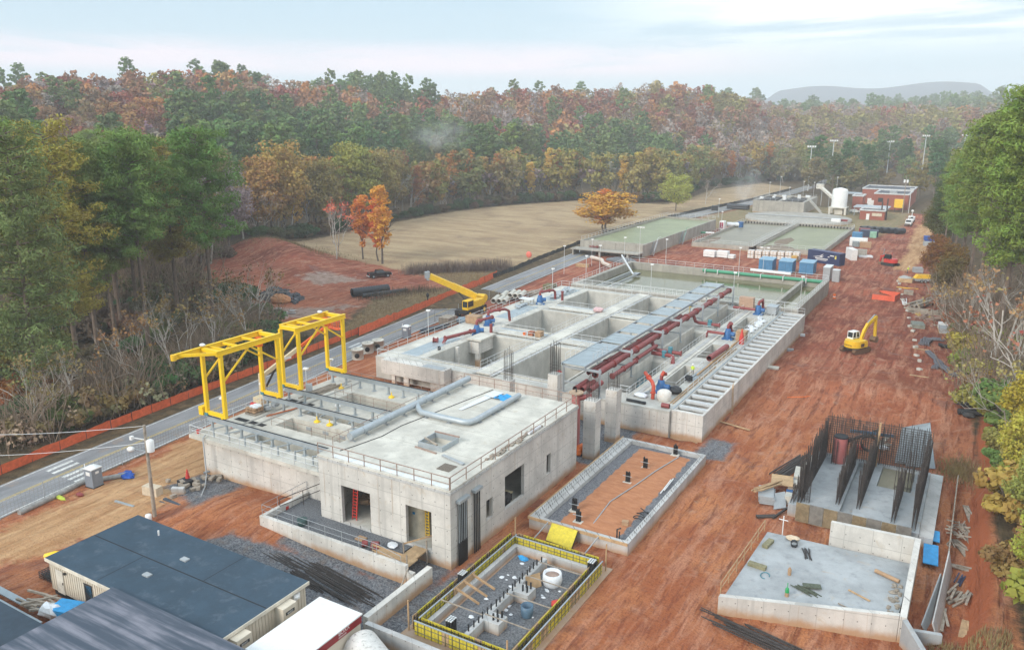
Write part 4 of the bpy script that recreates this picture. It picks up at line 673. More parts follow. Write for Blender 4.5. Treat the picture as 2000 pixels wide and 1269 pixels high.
 one('plastic_sheet', MB().ball((-35.2, 92.6, DZ + .2), .7, (1.3, 1, .4), 9, .2), FILM, 'white crumpled film on the deck left of the bulk bag', 'sheet'); one('conduit_pile', scatter_bars(MB(), (-35.2, 93.6), 7, 2.6, .09, (.5, .3), 1.2, .1, DZ), GALV, 'short grey conduits lying left of the orange red drop leg', 'pile')
 def boxy(x, y, z, w, d, h, lab, mat=CARD):
  t = thing('crate', lab, 'crate', (x, y, z)); MB().box(x - w / 2, y - d / 2, z + .12, x + w / 2, y + d / 2, z + h).build('body', mat, t); MB().box(x - w / 2 - .03, y - d / 2 - .03, z + h, x + w / 2 + .03, y + d / 2 + .03, z + h + .05).build('lid', mat, t); [MB().box(x - w / 2, y + k * d * .4 - .06, z, x + w / 2, y + k * d * .4 + .06, z + .12).build('skid', WOOD, t) for k in (-1, 0, 1)]; return t
 boxy(-31.5, 126.6, DZ, 1.5, 1.6, 1.5, 'brown crate beside the red tank on the right deck'); boxy(-36.6, 149.0, DZ, 2.6, 1.3, 2.2, 'tall tan crate at the far end of the basin', M('osb', (.46, .30, .21), .9, .25, 3)); boxy(-59.9, 110.6, DZ + .3, 1.0, 1.2, .8, 'brown crate at the end of the first cross walk'); boxy(-61.2, 110.3, DZ + .3, .8, .9, .7, 'rust coloured crate on the first cross walk', M('rust_box', (.35, .12, .06), .8)); boxy(-74.4, 113.5, DZ, 2.4, 1.8, 1.3, 'brown carton load beside the road side railing', CARD)
 one('red_bucket', MB().lathe(-62.4, 110.2, [(.25, DZ + .3), (.32, DZ + .75)], 10), ORANGE, 'orange bucket on the first cross walk', 'bucket'); g = thing('gas_cylinder', 'red cylinder with cone top beside the brown crate', 'cylinder', (-30.3, 124.2, DZ)); MB().lathe(-30.9, 124.2, [(.4, DZ), (.38, DZ + 1.0), (.18, DZ + 1.9), (.1, DZ + 2.3)], 12).build('shell', RED, g); MB().cyl(-30.9, 124.2, DZ + 2.3, DZ + 2.45, .12, 8).build('cap', ORANGE, g)
 c = thing('control_cabinet', 'long grey control cabinet near the far end of the channel', 'cabinet', (-31.4, 147.3, DZ)); MB().box(-32.3, 146.2, DZ + .15, -30.6, 148.6, DZ + 1.5).build('body', GREYP, c); MB().box(-32.35, 146.1, DZ + 1.5, -30.55, 148.7, DZ + 1.58).build('roof', GALV, c); [MB().box(-32.2, y, DZ, -30.7, y + .15, DZ + .15).build('foot', STEELB, c) for y in (146.4, 148.2)]
 sp = MB(); [sp.ball((-31.7 + R.uniform(-.7, .6), 132 + i * .55, DZ + .25), .45, (1, 1.1, .45), 8, .2) for i in range(20)]; one('wrapped_goods', sp, FILM, 'row of white wrapped goods along the far right deck', 'goods'); one('deck_planks', scatter_bars(MB(), (-31.2, 116), 9, 8, .2, (.5, 10), 1.56, .03, DZ), WOOD, 'pale planks laid beside the slatted channel', 'planks'); one('wood_strips', MB().bar((-30.75, 92, DZ + .1), (-30.75, 110, DZ + .1), .12).bar((-31.1, 92, DZ + .1), (-31.1, 104, DZ + .1), .1), WOOD, 'long timber strips near the channel corner', 'timber')
 s = thing('scissor_lift', 'blue scissor lift parked in the near narrow pit', 'lift', (-38.2, 103, -3)); MB().box(-39.2, 101.4, -2.3, -37.5, 105.6, 1.3).build('chassis', BLUEP, s); MB().box(-39.3, 101.3, 1.3, -37.4, 105.8, 1.5).build('platform', TEAL, s); rail([(-39.2, 101.4), (-37.5, 101.4), (-37.5, 105.7), (-39.2, 105.7), (-39.2, 101.4)], 1.5, 'blue rail round the platform of the scissor lift', TEAL, 1.0, 1.2, .035, group='lift rails')
 one('tarped_block', MB().box(-39.4, 93.4, -2.9, -37.2, 99.2, .2), DARK, 'dark tarp covered block in the near narrow pit', 'block'); gv = MB(); [gv.ball((-72.6 + R.uniform(-1.5, 1.5), 127 + i * .8, DZ + .25), .5, (1, 1, .5), 7, .25) for i in range(8)]; one('fittings_pile', gv, GALV, 'grey fittings stacked along the left strip before the far pump', 'pile')
 gv2 = MB(); [gv2.tube([(-72.6 + R.uniform(-1.2, 1.6), 137.5 + i * .65, DZ + .3), (-71.9 + R.uniform(-1.2, 1.6), 138.3 + i * .65, DZ + .5)], .25, 8) for i in range(15)]; one('fittings_pile', gv2, GALV, 'grey pipe fittings heaped at the far end of the left strip', 'pile')
 tb = thing('work_bench', 'white topped work bench on the road side strip', 'bench', (-73.9, 131.4, DZ)); MB().box(-75.3, 130.6, DZ + .95, -72.6, 132.2, DZ + 1.05).build('tabletop', FILM, tb); [MB().bar((x, y, DZ), (x, y, DZ + .95), .08).build('leg', OLDW, tb) for x in (-75.1, -72.8) for y in (130.8, 132)]
 one('wrapped_valve', MB().ball((-58.9, 131.2, DZ + .7), .9, (1.2, .9, .55), 9, .15), M('pink_film', (.62, .42, .42), .6), 'pink wrapped valve at the second cross walk junction', 'valve')
 one('yellow_sign', MB().box(-43.9, 136.4, DZ + 2.0, -43.2, 136.5, DZ + 2.9).bar((-43.55, 136.45, DZ), (-43.55, 136.45, DZ + 2), .06), YEL, 'small yellow sign beside the walkway roof', 'sign')
pumps()
# ---------------- water tanks ----------------
WGREEN = watermat('murky_water', (.15, .145, .075), .1); WPALE = watermat('algae_water', (.245, .265, .145), .4); WSLUDGE = watermat('sludge_water', (.21, .19, .13), .35, .35); WSLG = watermat('green_sludge', (.19, .20, .095), .35, .3)
def lamp(x, y, z, h, label, heads=1, group='white lamp posts round the tanks', lit=True):
 t = thing('lamp_post', label, 'lamp', (x, y, z), 0, group); MB().tube([(x, y, z), (x, y, z + h)], .055, 6).build('pole', RAILM, t)
 for i in range(heads):
  ox = 0 if heads == 1 else (-.8 + 1.6 * i / (heads - 1));
  if heads > 1: MB().bar((x, y, z + h), (x + ox, y, z + h + .15), .07).build('arm', RAILM, t)
  hd = MB().cbox((x + ox + .12, y - .1, z + h + .12), (.62, .42, .2), .3).build('lamp_head', LAMPM, t); MB().cbox((x + ox + .12, y - .1, z + h + .005), (.5, .32, .03), .3).build('lamp_glass', GLOW if lit else LAMPM, hd)
 return t
def tank(name, label, x0, y0, x1, y1, zt, wz, wmat, th=.45, mat=CONO, rails=(True,) * 4, short='', step=2.0):
 t = thing(name, label, 'tank', ((x0 + x1) / 2, y0, 0)); slab(MB(), x0, y0, x1, y1, [(x0 + th, y0 + th, x1 - th, y1 - th, wz - .4)], zt, -.5).build('wall', mat, t)
 w = MB().add([(x0 + th - .02, y0 + th - .02, wz), (x1 - th + .02, y0 + th - .02, wz), (x1 - th + .02, y1 - th + .02, wz), (x0 + th - .02, y1 - th + .02, wz)], [(0, 1, 2, 3)]).build('water', wmat, t)
 sides = (((x0 + .2, y0 + .2), (x1 - .2, y0 + .2), 'front'), ((x1 - .2, y0 + .3), (x1 - .2, y1 - .2), 'right'), ((x1 - .3, y1 - .2), (x0 + .2, y1 - .2), 'back'), ((x0 + .2, y1 - .3), (x0 + .2, y0 + .3), 'left'))
 for ok, (a, b, sd_) in zip(rails, sides):
  if ok: rail([a, b], zt, f'pale railing along the {sd_} side of {short}', RAILM, step=step, mids=1)
 return t
def tanks():
 t = tank('aeration_tank', 'large water tank full of olive green water behind the new basin', -75.5, 153.4, -28.2, 186.8, 3.3, 1.6, WGREEN, 1.1, CONO, (1, 1, 1, 0), 'the olive water tank', 2.4)
 MB().box(-75.45, 153.45, 3.303, -28.25, 154.45, 3.34).build('walkway', CONR, t); MB().box(-34.0, 154.5, .9, -33.3, 185.7, 2.9).build('dividing_wall', CONO, t); MB().box(-69.5, 154.5, 2.0, -69.2, 178, 2.35).box(-70.6, 176, 2.0, -69.2, 178, 2.34).build('weir_trough', GREYP, t); MB().box(-72.0, 154.5, 1.2, -71.7, 178, 2.4).build('weir_trough', GREYP, t)
 rail([(-75.2, 154), (-75.2, 166), (-76.0, 187)], 3.3, 'pale railing along the left side of the olive water tank', RAILM, step=2.2); rail([(-75.3, 154.3), (-44, 154.3), (-28.6, 154.3)], 3.34, 'second pale railing between the basin and the olive tank', RAILM, step=2.2)
 g = thing('header_pipe', 'long bright green pipe along the back wall of the olive tank', 'pipe', (-40, 186, 3)); MB().tube([(-56.5, 185.6, 3.0), (-30, 185.6, 3.0), (-28.6, 185.6, 2.9)], .38, 12).build('pipe_run', GREENP, g); [MB().box(x, 185.15, 2.4, x + .2, 186.05, 3.5).build('saddle', RAILM, g) for x in (-56, -53, -48, -43, -38, -33)]
 one('white_pipe', MB().tube([(-45.6, 186.6, 4.0), (-36.5, 186.6, 3.9)], .32, 10), WHT, 'white pipe lying above the bright green pipe', 'pipe'); one('swing_arm', MB().bar((-75.5, 181, 5.6), (-69.5, 174, 2.6), .3), RAILM, 'white inclined scum arm at the left corner of the olive tank', 'arm')
 for x, y, h, lab in ((-72.2, 153.9, 6.2, 'lamp post at the front left part of the olive tank wall'), (-58.0, 155.2, 5.5, 'lamp post on the near wall of the olive tank'), (-40.9, 155.2, 5.5, 'lamp post on the near wall right of the walkway roof'), (-29.2, 160.5, 5, 'lamp post on the right wall of the olive tank'), (-75.4, 168.0, 6.3, 'lamp post halfway along the left wall of the olive tank'), (-75.0, 181.5, 6.5, 'lamp post at the back left of the olive tank'), (-66.5, 187.4, 6.0, 'lamp post at the back wall left of the green pipe'), (-49.2, 190, 6.3, 'lamp post behind the green pipe, left of the sheds')): lamp(x, y, 3.3 if y < 188 and x > -76 else 0, h - (0 if y < 188 else -2), lab)
 lamp(-44.5, 194, 0, 8.2, 'twin headed lamp post before the blue sheds', 2); lamp(-80.5, 205.5, 0, 9.2, 'triple headed lamp post at the corner of the pale green tank', 3)
 t2 = tank('clarifier_tank', 'raised rectangular tank of pale green water beside the dry field', -100.6, 210, -81.4, 279, 3.7, 3.0, WPALE, .45, CONO, (0, 0, 1, 1), 'the pale green tank', 2.4)
 MB().box(-100.1, 214.2, 2.8, -81.9, 214.7, 3.4).build('weir_trough', CONO, t2); rail([(-100.3, 280.2), (-100.3, 282.5), (-81.5, 282.5)], 3.7, 'double railing behind the pale green tank', RAILM, step=2)
 MB().box(-101.6, 205.8, 1.5, -81, 209.9, 1.8).box(-101.2, 206, -.5, -100.8, 209.7, 1.5).box(-84.5, 206, -.5, -84, 209.7, 1.5).box(-93, 206, -.5, -92.5, 209.7, 1.5).build('ledge', CONO, t2)
 for i, (x, y, rz) in enumerate(((-80.7, 218, 0), (-80.7, 243, 0))):
  s = thing('metal_stairs', ('grey stairs at the near corner of the pale green tank', 'grey stairs with green rail halfway along the pale green tank')[i], 'stairs', (x, y, 0)); m = MB(); [m.box(-81.35, y - 2.4 + k * .3, .25 + k * .33, -80.2, y - 2.1 + k * .3, .3 + k * .33) for k in range(10)]; m.build('tread', GALV, s); MB().bar((-81.3, y - 2.4, .1), (-81.3, y + .7, 3.7), .08, .3).bar((-80.2, y - 2.4, .1), (-80.2, y + .7, 3.7), .08, .3).build('stringer', GALV, s); MB().tube([(-80.2, y - 2.4, 1.2), (-80.2, y + .7, 4.8), (-80.2, y + 3, 4.8)], .06, 6).build('railing', GREENP if i else RAILM, s)
 # two low sludge tanks with a shared walkway
 tank('sludge_tank', 'low grey sludge tank next to the pale green tank', -76.5, 238, -59.2, 299, 1.5, .75, WSLUDGE, .4, CONO, (1, 0, 1, 1), 'the left sludge tank', 2.4); tank('sludge_tank', 'low green sludge tank behind the stacked crates', -57.6, 240, -38.8, 300.5, 1.5, .75, WSLG, .4, CONO, (1, 1, 1, 0), 'the right sludge tank', 2.4)
 w = thing('tank_walkway', 'raised walkway with railings between the two sludge tanks', 'walkway', (-58.4, 237, 0)); MB().box(-59.1, 237, 1.55, -57.7, 300, 1.75).build('deck', CONO, w); rail([(-59.0, 237), (-59.0, 300)], 1.75, 'left railing of the walkway between the sludge tanks', RAILM, step=2.2); rail([(-57.8, 237), (-57.8, 300)], 1.75, 'right railing of the walkway between the sludge tanks', RAILM, step=2.2)
 for x0, x1, y, lb in ((-76.2, -59.6, 298.5, 'row of dark brackets along the back of the left sludge tank'), (-57.2, -39.2, 300.0, 'row of dark brackets along the back of the right sludge tank')): m = MB(); [m.box(x, y - .3, .8, x + .35, y, 1.5) for x in np.arange(x0, x1, 1.05)]; one('tank_brackets', m, DARK, lb, 'brackets')
 one('scum_bank', MB().ball((-52.0, 244.5, .72), 3.2, (1.5, 1.6, .06), 14, .15).ball((-53.6, 258, .72), 3, (.8, 3.2, .05), 12, .15), M('dry_sludge', (.20, .15, .105), .9), 'brown sludge bank in the near corner of the right sludge tank', 'sludge'); one('scum_bank', MB().ball((-74, 250, .72), 2.3, (.8, 3.5, .06), 14, .15), bpy.data.materials['dry_sludge'], 'brown sludge bank along the left sludge tank wall', 'sludge')
 # far works
 f = thing('treatment_tank', 'old streaked concrete tank block far behind the sludge tanks', 'tank', (-74, 343, 0)); slab(MB(), -85, 343, -64.5, 372, [(-84, 344, -75.4, 371, 3.8), (-74.4, 344, -65.5, 371, 3.8)], 5.0, -.5).build('wall', CONO, f); MB().box(-83, 346, 4.2, -77, 360, 5.2).box(-73, 346, 4.2, -67, 362, 5.15).build('cover', DARK, f)
 rail([(-84.8, 343.2), (-64.7, 343.2), (-64.7, 371), (-84.8, 371), (-84.8, 343.2)], 5, 'pale railing round the top of the streaked tank block', RAILM, step=2.2); st = thing('metal_stairs', 'pale stairs down the right side of the streaked tank block', 'stairs', (-62, 352, 0)); MB().bar((-64, 352, 5), (-58.5, 349, .3), 1.2, .25).build('flight', CONO, st); MB().bar((-64, 351.4, 6), (-58.5, 348.4, 1.3), .08).build('railing', RAILM, st)
 eq = MB(); [eq.box(x, y, 5.0, x + R.uniform(.8, 2), y + R.uniform(.8, 2), 5 + R.uniform(.5, 1.8)) for x, y in ((-83.5, 348), (-80, 355), (-78, 364), (-74.5, 350), (-70, 357), (-68.5, 366), (-82, 366))]; one('roof_equipment', eq, RAILM, 'grey machinery on top of the streaked tank block', 'machinery')
 c = thing('clarifier', 'round clarifier with a misty grey floor in front of the white silo', 'clarifier', (-63, 325, 0)); MB().lathe(-63, 325, [(19.5, -.2), (19.5, 1.0), (19.1, 1.0)], 48).build('rim', CONO, c); MB().lathe(-63, 325, [(19.0, .9), (.1, .95)], 40).build('surface', concrete('misty_floor', (.36, .36, .37), (.28, .26, .24), .4), c); MB().bar((-82, 325, 1.4), (-44, 325, 1.4), .8, .2).build('bridge_arm', GREYP, c)
 s = thing('silo', 'white upright silo on a concrete stand', 'silo', (-52.8, 354, 0)); MB().lathe(-52.8, 354, [(3.0, 3.0), (3.0, 9.5), (2.6, 10.2), (.6, 10.7)], 24).build('shell', WHT, s); st2 = MB().box(-56.2, 350.6, 2.6, -49.4, 357.4, 3.0); [st2.box(x, y, -.2, x + .8, y + .8, 2.6) for x in (-56.2, -50.2) for y in (350.6, 356.6)]; st2.box(-54, 352, -.2, -51, 356, 2.6); st2.build('stand', CONR, s)
 lamp(-55, 358, 0, 14.5, 'tall lamp post behind the white silo'); lamp(-66.5, 372.5, 5, 6, 'lamp post by the conveyor at the streaked tank block'); [lamp(x, y, 5, h, l) for x, y, h, l in ((-83, 362, 6, 'left lamp post on the streaked tank block'), (-80.5, 371, 8, 'back lamp post on the streaked tank block'), (-72.5, 352, 5, 'middle lamp post on the streaked tank block'), (-70, 368, 6.5, 'right lamp post on the streaked tank block'))]
 k = thing('conveyor', 'pale inclined conveyor right of the streaked tank block', 'conveyor', (-62, 380, 0)); MB().bar((-66, 384, 8.6), (-56.5, 376, 2.6), 1.5, .9).build('belt_housing', M('cream_metal', (.6, .57, .5), .6), k); MB().box(-67.5, 383, 7.6, -64.5, 386, 9.6).build('head', bpy.data.materials['cream_metal'], k); [MB().bar((x, y, 0), (x, y, z), .25).build('leg', GREYP, k) for x, y, z in ((-65, 384, 7.6), (-61, 379.5, 5))]
 def bld(label, x0, y0, x1, y1, h, items):
  b = thing('brick_building', label, 'building', ((x0 + x1) / 2, y0, 0), 0, None); MB().box(x0, y0, -.3, x1, y1, h).build('wall', BRICK, b); slab(MB(), x0 - .25, y0 - .25, x1 + .25, y1 + .25, [(x0 + .3, y0 + .3, x1 - .3, y1 - .3, h + .05)], h + .5, h).build('parapet', M('pale_coping', (.55, .55, .54), .7) if 'pale_coping' not in bpy.data.materials else bpy.data.materials['pale_coping'], b); MB().box(x0 + .4, y0 + .4, h + .06, x1 - .4, y1 - .4, h + .1).build('roof', M('dark_roof', (.07, .08, .095), .8) if 'dark_roof' not in bpy.data.materials else bpy.data.materials['dark_roof'], b)
  for nm, mt, bx in items: MB().box(*bx).build(nm, mt, b)
  return b
 bld('red brick building with dark flat roof and yellow box beside it', -43.2, 384, -29.8, 404, 6.4, [('window', GLASS, (-41.6, 383.93, 3, -39.6, 384.05, 4.8)), ('door', WHT, (-46.2, 389, 0, -43.22, 389.1, 3.2)), ('roof_unit', GREYP, (-38, 390, 6.5, -35, 393, 7.6))]); bld('second red brick building with pale parapet further back', -51, 406, -30, 428, 6.6, [('door', WHT, (-48.5, 405.9, 0, -46.8, 406.05, 2.5))])
 bld('small brick building with white door and garage panel', -42.8, 340, -34.0, 349, 3.4, [('door', WHT, (-40.4, 339.9, 0, -39.3, 340.05, 2.3)), ('panel', M('tan_panel', (.55, .47, .36), .7), (-38.4, 339.88, 1.5, -34.9, 340.04, 2.7))]); y = thing('equipment_box', 'yellow equipment box on legs beside the brick building', 'box', (-31.5, 378, 0)); MB().box(-34.4, 377, 1.6, -30.9, 380, 5.0).build('body', MACH, y); [MB().bar((x, 377.5, 0), (x, 377.5, 1.6), .3).build('leg', STEELB, y) for x in (-34, -31.3)]
 bk = bld('narrow brick wall block behind the white silo', -49.5, 366, -45.5, 374, 6.5, []); cn = thing('carport', 'grey open carport left of the brick buildings', 'shelter', (-57, 405, 0)); MB().box(-60, 402, 4.4, -51, 410, 4.7).build('roof', GALV, cn); [MB().bar((x, y, 0), (x, y, 4.4), .25).build('post', GALV, cn) for x in (-59.5, -51.5) for y in (402.5, 409.5)]
 sw = thing('shed_roof', 'low grey curved canopy in front of the brick buildings', 'shelter', (-42, 356, 0)); MB().box(-47, 352, 3.3, -34, 362, 3.6).build('roof', GALV, sw); [MB().bar((x, 352.5, 0), (x, 352.5, 3.3), .2).build('post', GALV, sw) for x in (-46.5, -40, -34.5)]
 for x, y, h, lb in ((-35.2, 341, 7.2, 'dark steel mast left of pair beside the small brick building'), (-33.6, 343, 8.2, 'dark steel mast right of pair beside the small brick building')): one('steel_mast', MB().bar((x, y, 0), (x, y, h), .5), STEELB, lb, 'mast')
tanks()
def poles():
 def up(x, y, h, label, n):
  t = thing('power_pole', label, 'pole', (x, y, tz(x, y))); MB().tube([(x, y, tz(x, y) - .3), (x, y, h)], .2, 8, True, .13).build('pole', OLDW, t)
  for k in range(n): MB().lathe(x - .55 + 1.1 * k if n > 1 else x + .5, y + .05, [(.34, h - 2.6), (.36, h - 1.5), (.2, h - 1.4)], 12).build('transformer', WHT, t)
  return t
 p = up(-66.2, 43.9, 9.7, 'wooden power pole with transformer and lamp beside the office trailer', 1); MB().bar((-66.2, 43.9, 8.2), (-67.2, 43.3, 8.4), .08).cbox((-67.3, 43.2, 8.4), (.3, .3, .35)).build('insulator', WHT, p); a = MB().bar((-66.2, 43.9, 7.0), (-67.3, 43.2, 7.3), .08).build('lamp_arm', GALV, p); MB().ball((-67.5, 43.1, 7.25), .33, (1.3, 1, .8), 8).build('lamp_head', WHT, p); MB().lathe(-65.7, 42.9, [(.12, .3), (.3, .35), (.3, .95), (.12, 1.0)], 10).build('meter_box', WHT, p)
 for i, (z0, z1, lb) in enumerate(((9.6, 9.0, 'upper overhead wire running left from the power pole'), (7.9, 7.2, 'lower overhead wire running left from the power pole'))):
  a_ = Vector((-66.2, 43.9, z0)); b_ = at(-120, 848 + 44 * i, z1 - 1.5); pts = [a_.lerp(b_, k / 12) + Vector((0, 0, -.35 * math.sin(math.pi * k / 12))) for k in range(13)]; one('overhead_wire', MB().tube(pts, .022, 5), RAILM, lb, 'wire', 'overhead wires')
 up(-30.0, 366, 15.5, 'power pole with two white transformers by the brick buildings', 2); one('lamp_pole', MB().bar((-28.2, 372, 0), (-28.2, 372, 10), .2).box(-28.6, 371.5, 9.8, -27.2, 372.2, 10.3), RAILM, 'white lamp pole right of the brick building corner', 'lamp')
 for i, (px, yb, d, h, lb) in enumerate(((1553, 345, 470, 23, 'tall floodlight pole left of pair before the far woods'), (1593, 340, 520, 25, 'tall floodlight pole right of pair before the far woods'), (1697, 330, 560, 24, 'floodlight pole with wide bar above the dark far trees'), (1762, 330, 600, 27, 'floodlight pole with lamp cluster above the dark far trees'), (1834, 330, 640, 27, 'floodlight pole nearest the right hand pines'))):
  dr = CF + CR * ((px - 1000) / FPX); dr.z = 0; dr.normalize(); q = dr * d; z = tz(q.x, q.y); t = thing('floodlight_pole', lb, 'lamp', (q.x, q.y, z), 0, 'tall floodlight poles'); MB().tube([(q.x, q.y, z), (q.x, q.y, z + h)], .3, 7, True, .18).build('pole', RAILM, t); MB().bar((q.x - 2, q.y - 1, z + h), (q.x + 2, q.y + 1, z + h), .3).build('cross_arm', RAILM, t); [MB().cbox((q.x + k, q.y + k * .5 - .3, z + h + .5), (.8, .6, .8)).build('lamp_head', LAMPM, t) for k in (-1.7, -.6, .6, 1.7)]
poles()
# ---------------- pads, walls, formwork, trailers ----------------
def yard():
 t = thing('foundation_pad', 'rectangular concrete curb filled with red clay and gravel', 'foundation', (-29, 61, 0)); slab(MB(), -33.9, 61, -23.8, 83.9, [(-32.6, 61.5, -24.3, 83.4, .75)], 1.2, -.4).build('curb', CONG, t)
 fm = MB().box(-34.0, 60.9, 1.0, -33.9, 84, 1.28).box(-33.9, 60.88, 1.0, -23.8, 60.98, 1.28).build('form_board', PLY, t)
 n = 40; k = 22; X0, X1, Y0, Y1 = -32.58, -24.32, 61.52, 83.38; bm = MB(); xs = np.linspace(X0, X1, k); ys = np.linspace(Y0, Y1, n)
 for y in ys:
  for x in xs: e = min(x - X0 - .5 * (x < -29), X1 - x, y - Y0 + .6, Y1 - y); bm.v.append((x, y, .78 + .22 * (1 - math.exp(-max(0, e - .7) / .5)) * (e > .55) + .03 * math.sin(y * 3.6 + 1.5 * math.sin(x)) + R.uniform(0, .02)))
 bm.f = [(j * k + i, j * k + i + 1, (j + 1) * k + i + 1, (j + 1) * k + i) for j in range(n - 1) for i in range(k - 1)]; bm.sm = [True] * len(bm.f)
 m, nt, ns, ln, p = _nt('pad_fill'); po = pos(nt); sz = nd(nt, 'ShaderNodeSeparateXYZ'); ln.new(po, sz.inputs[0]); n2 = noise(nt, po, 1.2, 5, .65); vor = nd(nt, 'ShaderNodeTexVoronoi'); vor.inputs['Scale'].default_value = 10; ln.new(po, vor.inputs[0]); vs = nd(nt, 'ShaderNodeSeparateColor'); ln.new(vor.outputs['Color'], vs.inputs[0])
 gr = mixc(nt, vs.outputs[0], (.07, .075, .085), (.20, .20, .21)); cl = mixc(nt, ramp(nt, noise(nt, po, 1.1, 6, .7, .5, (.7, 1.7, 1)), .3, .7), (.34, .13, .055), (.45, .20, .095)); ln.new(mixc(nt, ramp(nt, mul(nt, sz.outputs[2], mul(nt, n2, .06), 'ADD'), .86, .90), gr, cl), p.inputs['Base Color']); p.inputs['Roughness'].default_value = .95; bump(nt, p, noise(nt, po, 3, 5, .7, 0, (.4, 2, 1)), .6, .1); bm.build('fill', m, t)
 stub = MB(); [stub.bar((x, y, 1.18), (x, y, 1.42), .03) for x in (-33.5, -33.1) for y in np.arange(61.6, 83.6, .45)]; [stub.bar((-24.05, y, 1.18), (-24.05, y, 1.42), .03) for y in np.arange(61.6, 83.6, .5)]; stub.build('starter_bar', STEELB, t)
 for i, (x, y, lb) in enumerate(((-30.9, 64.6, 'cluster of black pipe stubs on a block, nearest the front left of the clay pad'), (-29.6, 62.8, 'cluster of black pipe stubs without block at the clay pad front'), (-28.9, 73.2, 'cluster of black pipe stubs on a block in the middle of the clay pad'), (-28.6, 77.4, 'cluster of black pipe stubs at the back of the clay pad'), (-27.0, 82.6, 'cluster of black pipe stubs against the back curb of the clay pad'))):
  s = thing('pipe_stubs', lb, 'pipe', (x, y, .9), 0, 'black pipe stubs in the clay pad'); m_ = MB(); [m_.cyl(x + a * .17, y + b * .17, .8, 2.0 + .3 * R.random(), .07, 7) for a in (-1, 0, 1) for b in (0, 1)]; m_.build('pipe', BLK, s); MB().box(x - .45, y - .3, .9, x + .45, y + .3, 1.02).build('block', CONR, s); MB().bar((x - .5, y - .1, 1.7), (x + .5, y - .1, 1.7), .05).build('brace', GALV, s)
 one('grey_pipe', MB().tube([(-28.2, 63.2, 1.0), (-28.6, 68, 1.08), (-27.8, 73, 1.08), (-27.3, 77, 1.08), (-26.4, 82.0, 1.05)], .06, 6), GREYP, 'thin grey pipe running the length of the clay pad', 'pipe'); one('white_pipe', MB().tube([(-25.0, 72.5, 1.0), (-25.1, 75.8, 1.1)], .06, 6).tube([(-24.9, 73.3, 1.0), (-24.9, 76, 1.2)], .06, 6), WHT, 'two white pipes lying at the right edge of the clay pad', 'pipe'); one('cable_tangle', MB().tube([(-25 + .5 * math.cos(a * 1.7), 66 + .25 * a, 1.0 + .1 * math.sin(a * 3)) for a in np.linspace(0, 9, 40)], .05, 5), BLK, 'tangled dark cable at the right edge of the clay pad', 'cable'); one('cement_box', MB().cbox((-25.6, 64.7, 1.1), (.6, .5, .4), .3), CARD, 'small tan box near the front right of the clay pad', 'box'); one('pipe_bundle', MB().tube([(-25.2, 61.8, .9), (-25.2, 61.8, 1.9), (-24.9, 62, 2.0)], .07, 6).tube([(-25.0, 61.9, .9), (-25.0, 61.9, 1.7)], .06, 6), BLK, 'bent pipe stub in the front right corner of the clay pad', 'pipe')
 fp = thing('formwork_sheet', 'yellow form panel leaning on the front of the clay pad', 'panel', (-30, 60, 0)); MB().plate([(-31.3, 59.6, .1), (-28.6, 59.4, .1), (-28.6, 60.7, 1.3), (-31.3, 60.8, 1.3)], .08).build('face', M('yellow_form', (.60, .49, .04), .6, .2, 3, dirt=(.25, .24, .1), dirt_amt=.6), fp); rb_ = MB(); [rb_.bar((-31.3 + k * .54, 59.5, .05), (-31.3 + k * .54, 60.72, 1.25), .06) for k in range(6)]; [rb_.bar((-31.35, 59.6 + k * 1.1, .1 + k * 1.1), (-28.55, 59.45 + k * 1.15, .1 + k * 1.1), .05) for k in (0, .5, 1)]; rb_.build('rib', STEELB, fp); one('orange_mesh', MB().ball((-37.4, 79.2, .5), .8, (.7, 1, .9), 9, .3), ORANGE, 'orange mesh bundle at the foot of the pink riser pipe', 'mesh'); YF = bpy.data.materials['yellow_form']; [one('prop', MB().bar((x, 59.0, .1), (x + .6, 60.9, 1.2), .09), GREYP, lb, 'prop') for x, lb in ((-32.4, 'thin prop leaning on the clay pad left of the yellow panel'), (-27.2, 'thin prop leaning on the clay pad right of the yellow panel'))]
 # terrace and walls in front of the building
 w = thing('retaining_wall', 'pale retaining wall with guard rail in front of the white building', 'wall', (-46, 47, 0)); MB().box(-55.2, 47.2, -.4, -38.0, 47.6, 1.75).box(-55.2, 47.602, -.4, -54.8, 53.2, 1.75).build('wall', CON, w); MB().box(-54.78, 47.62, .3, -40.2, 50.95, 1.15).box(-54.78, 50.952, .3, -51.06, 53.25, 1.15).build('fill', GRAVM, w)
 rail([(-55, 53.2, 1.75), (-55.0, 47.4, 1.75), (-41.2, 47.4, 1.75), (-38.6, 47.4, 1.3)], 1.75, 'thin guard rail along the terrace wall', GREYP, 1.1, 1.9, .025); st = thing('timber_ramp', 'plywood landing with timber rail below the right front doorway', 'landing', (-40, 49, 0)); MB().box(-42.2, 47.7, 1.25, -38.2, 49.2, 1.36).box(-39.8, 49.2, 1.25, -38.4, 50.9, 1.37).build('platform', PLY, st); [MB().bar((x, y, .2), (x, y, 2.4), .1).build('post', OLDW, st) for x, y in ((-42, 47.8), (-38.3, 47.8), (-39.8, 49.3), (-38.3, 50.6))]; MB().bar((-42, 47.8, 2.3), (-38.3, 47.8, 2.3), .08, .12).bar((-39.8, 49.3, 2.3), (-38.0, 51.6, 2.6), .08, .12).bar((-42, 47.8, 1.8), (-38.3, 47.8, 1.8), .06, .1).build('guard', WOOD, st)
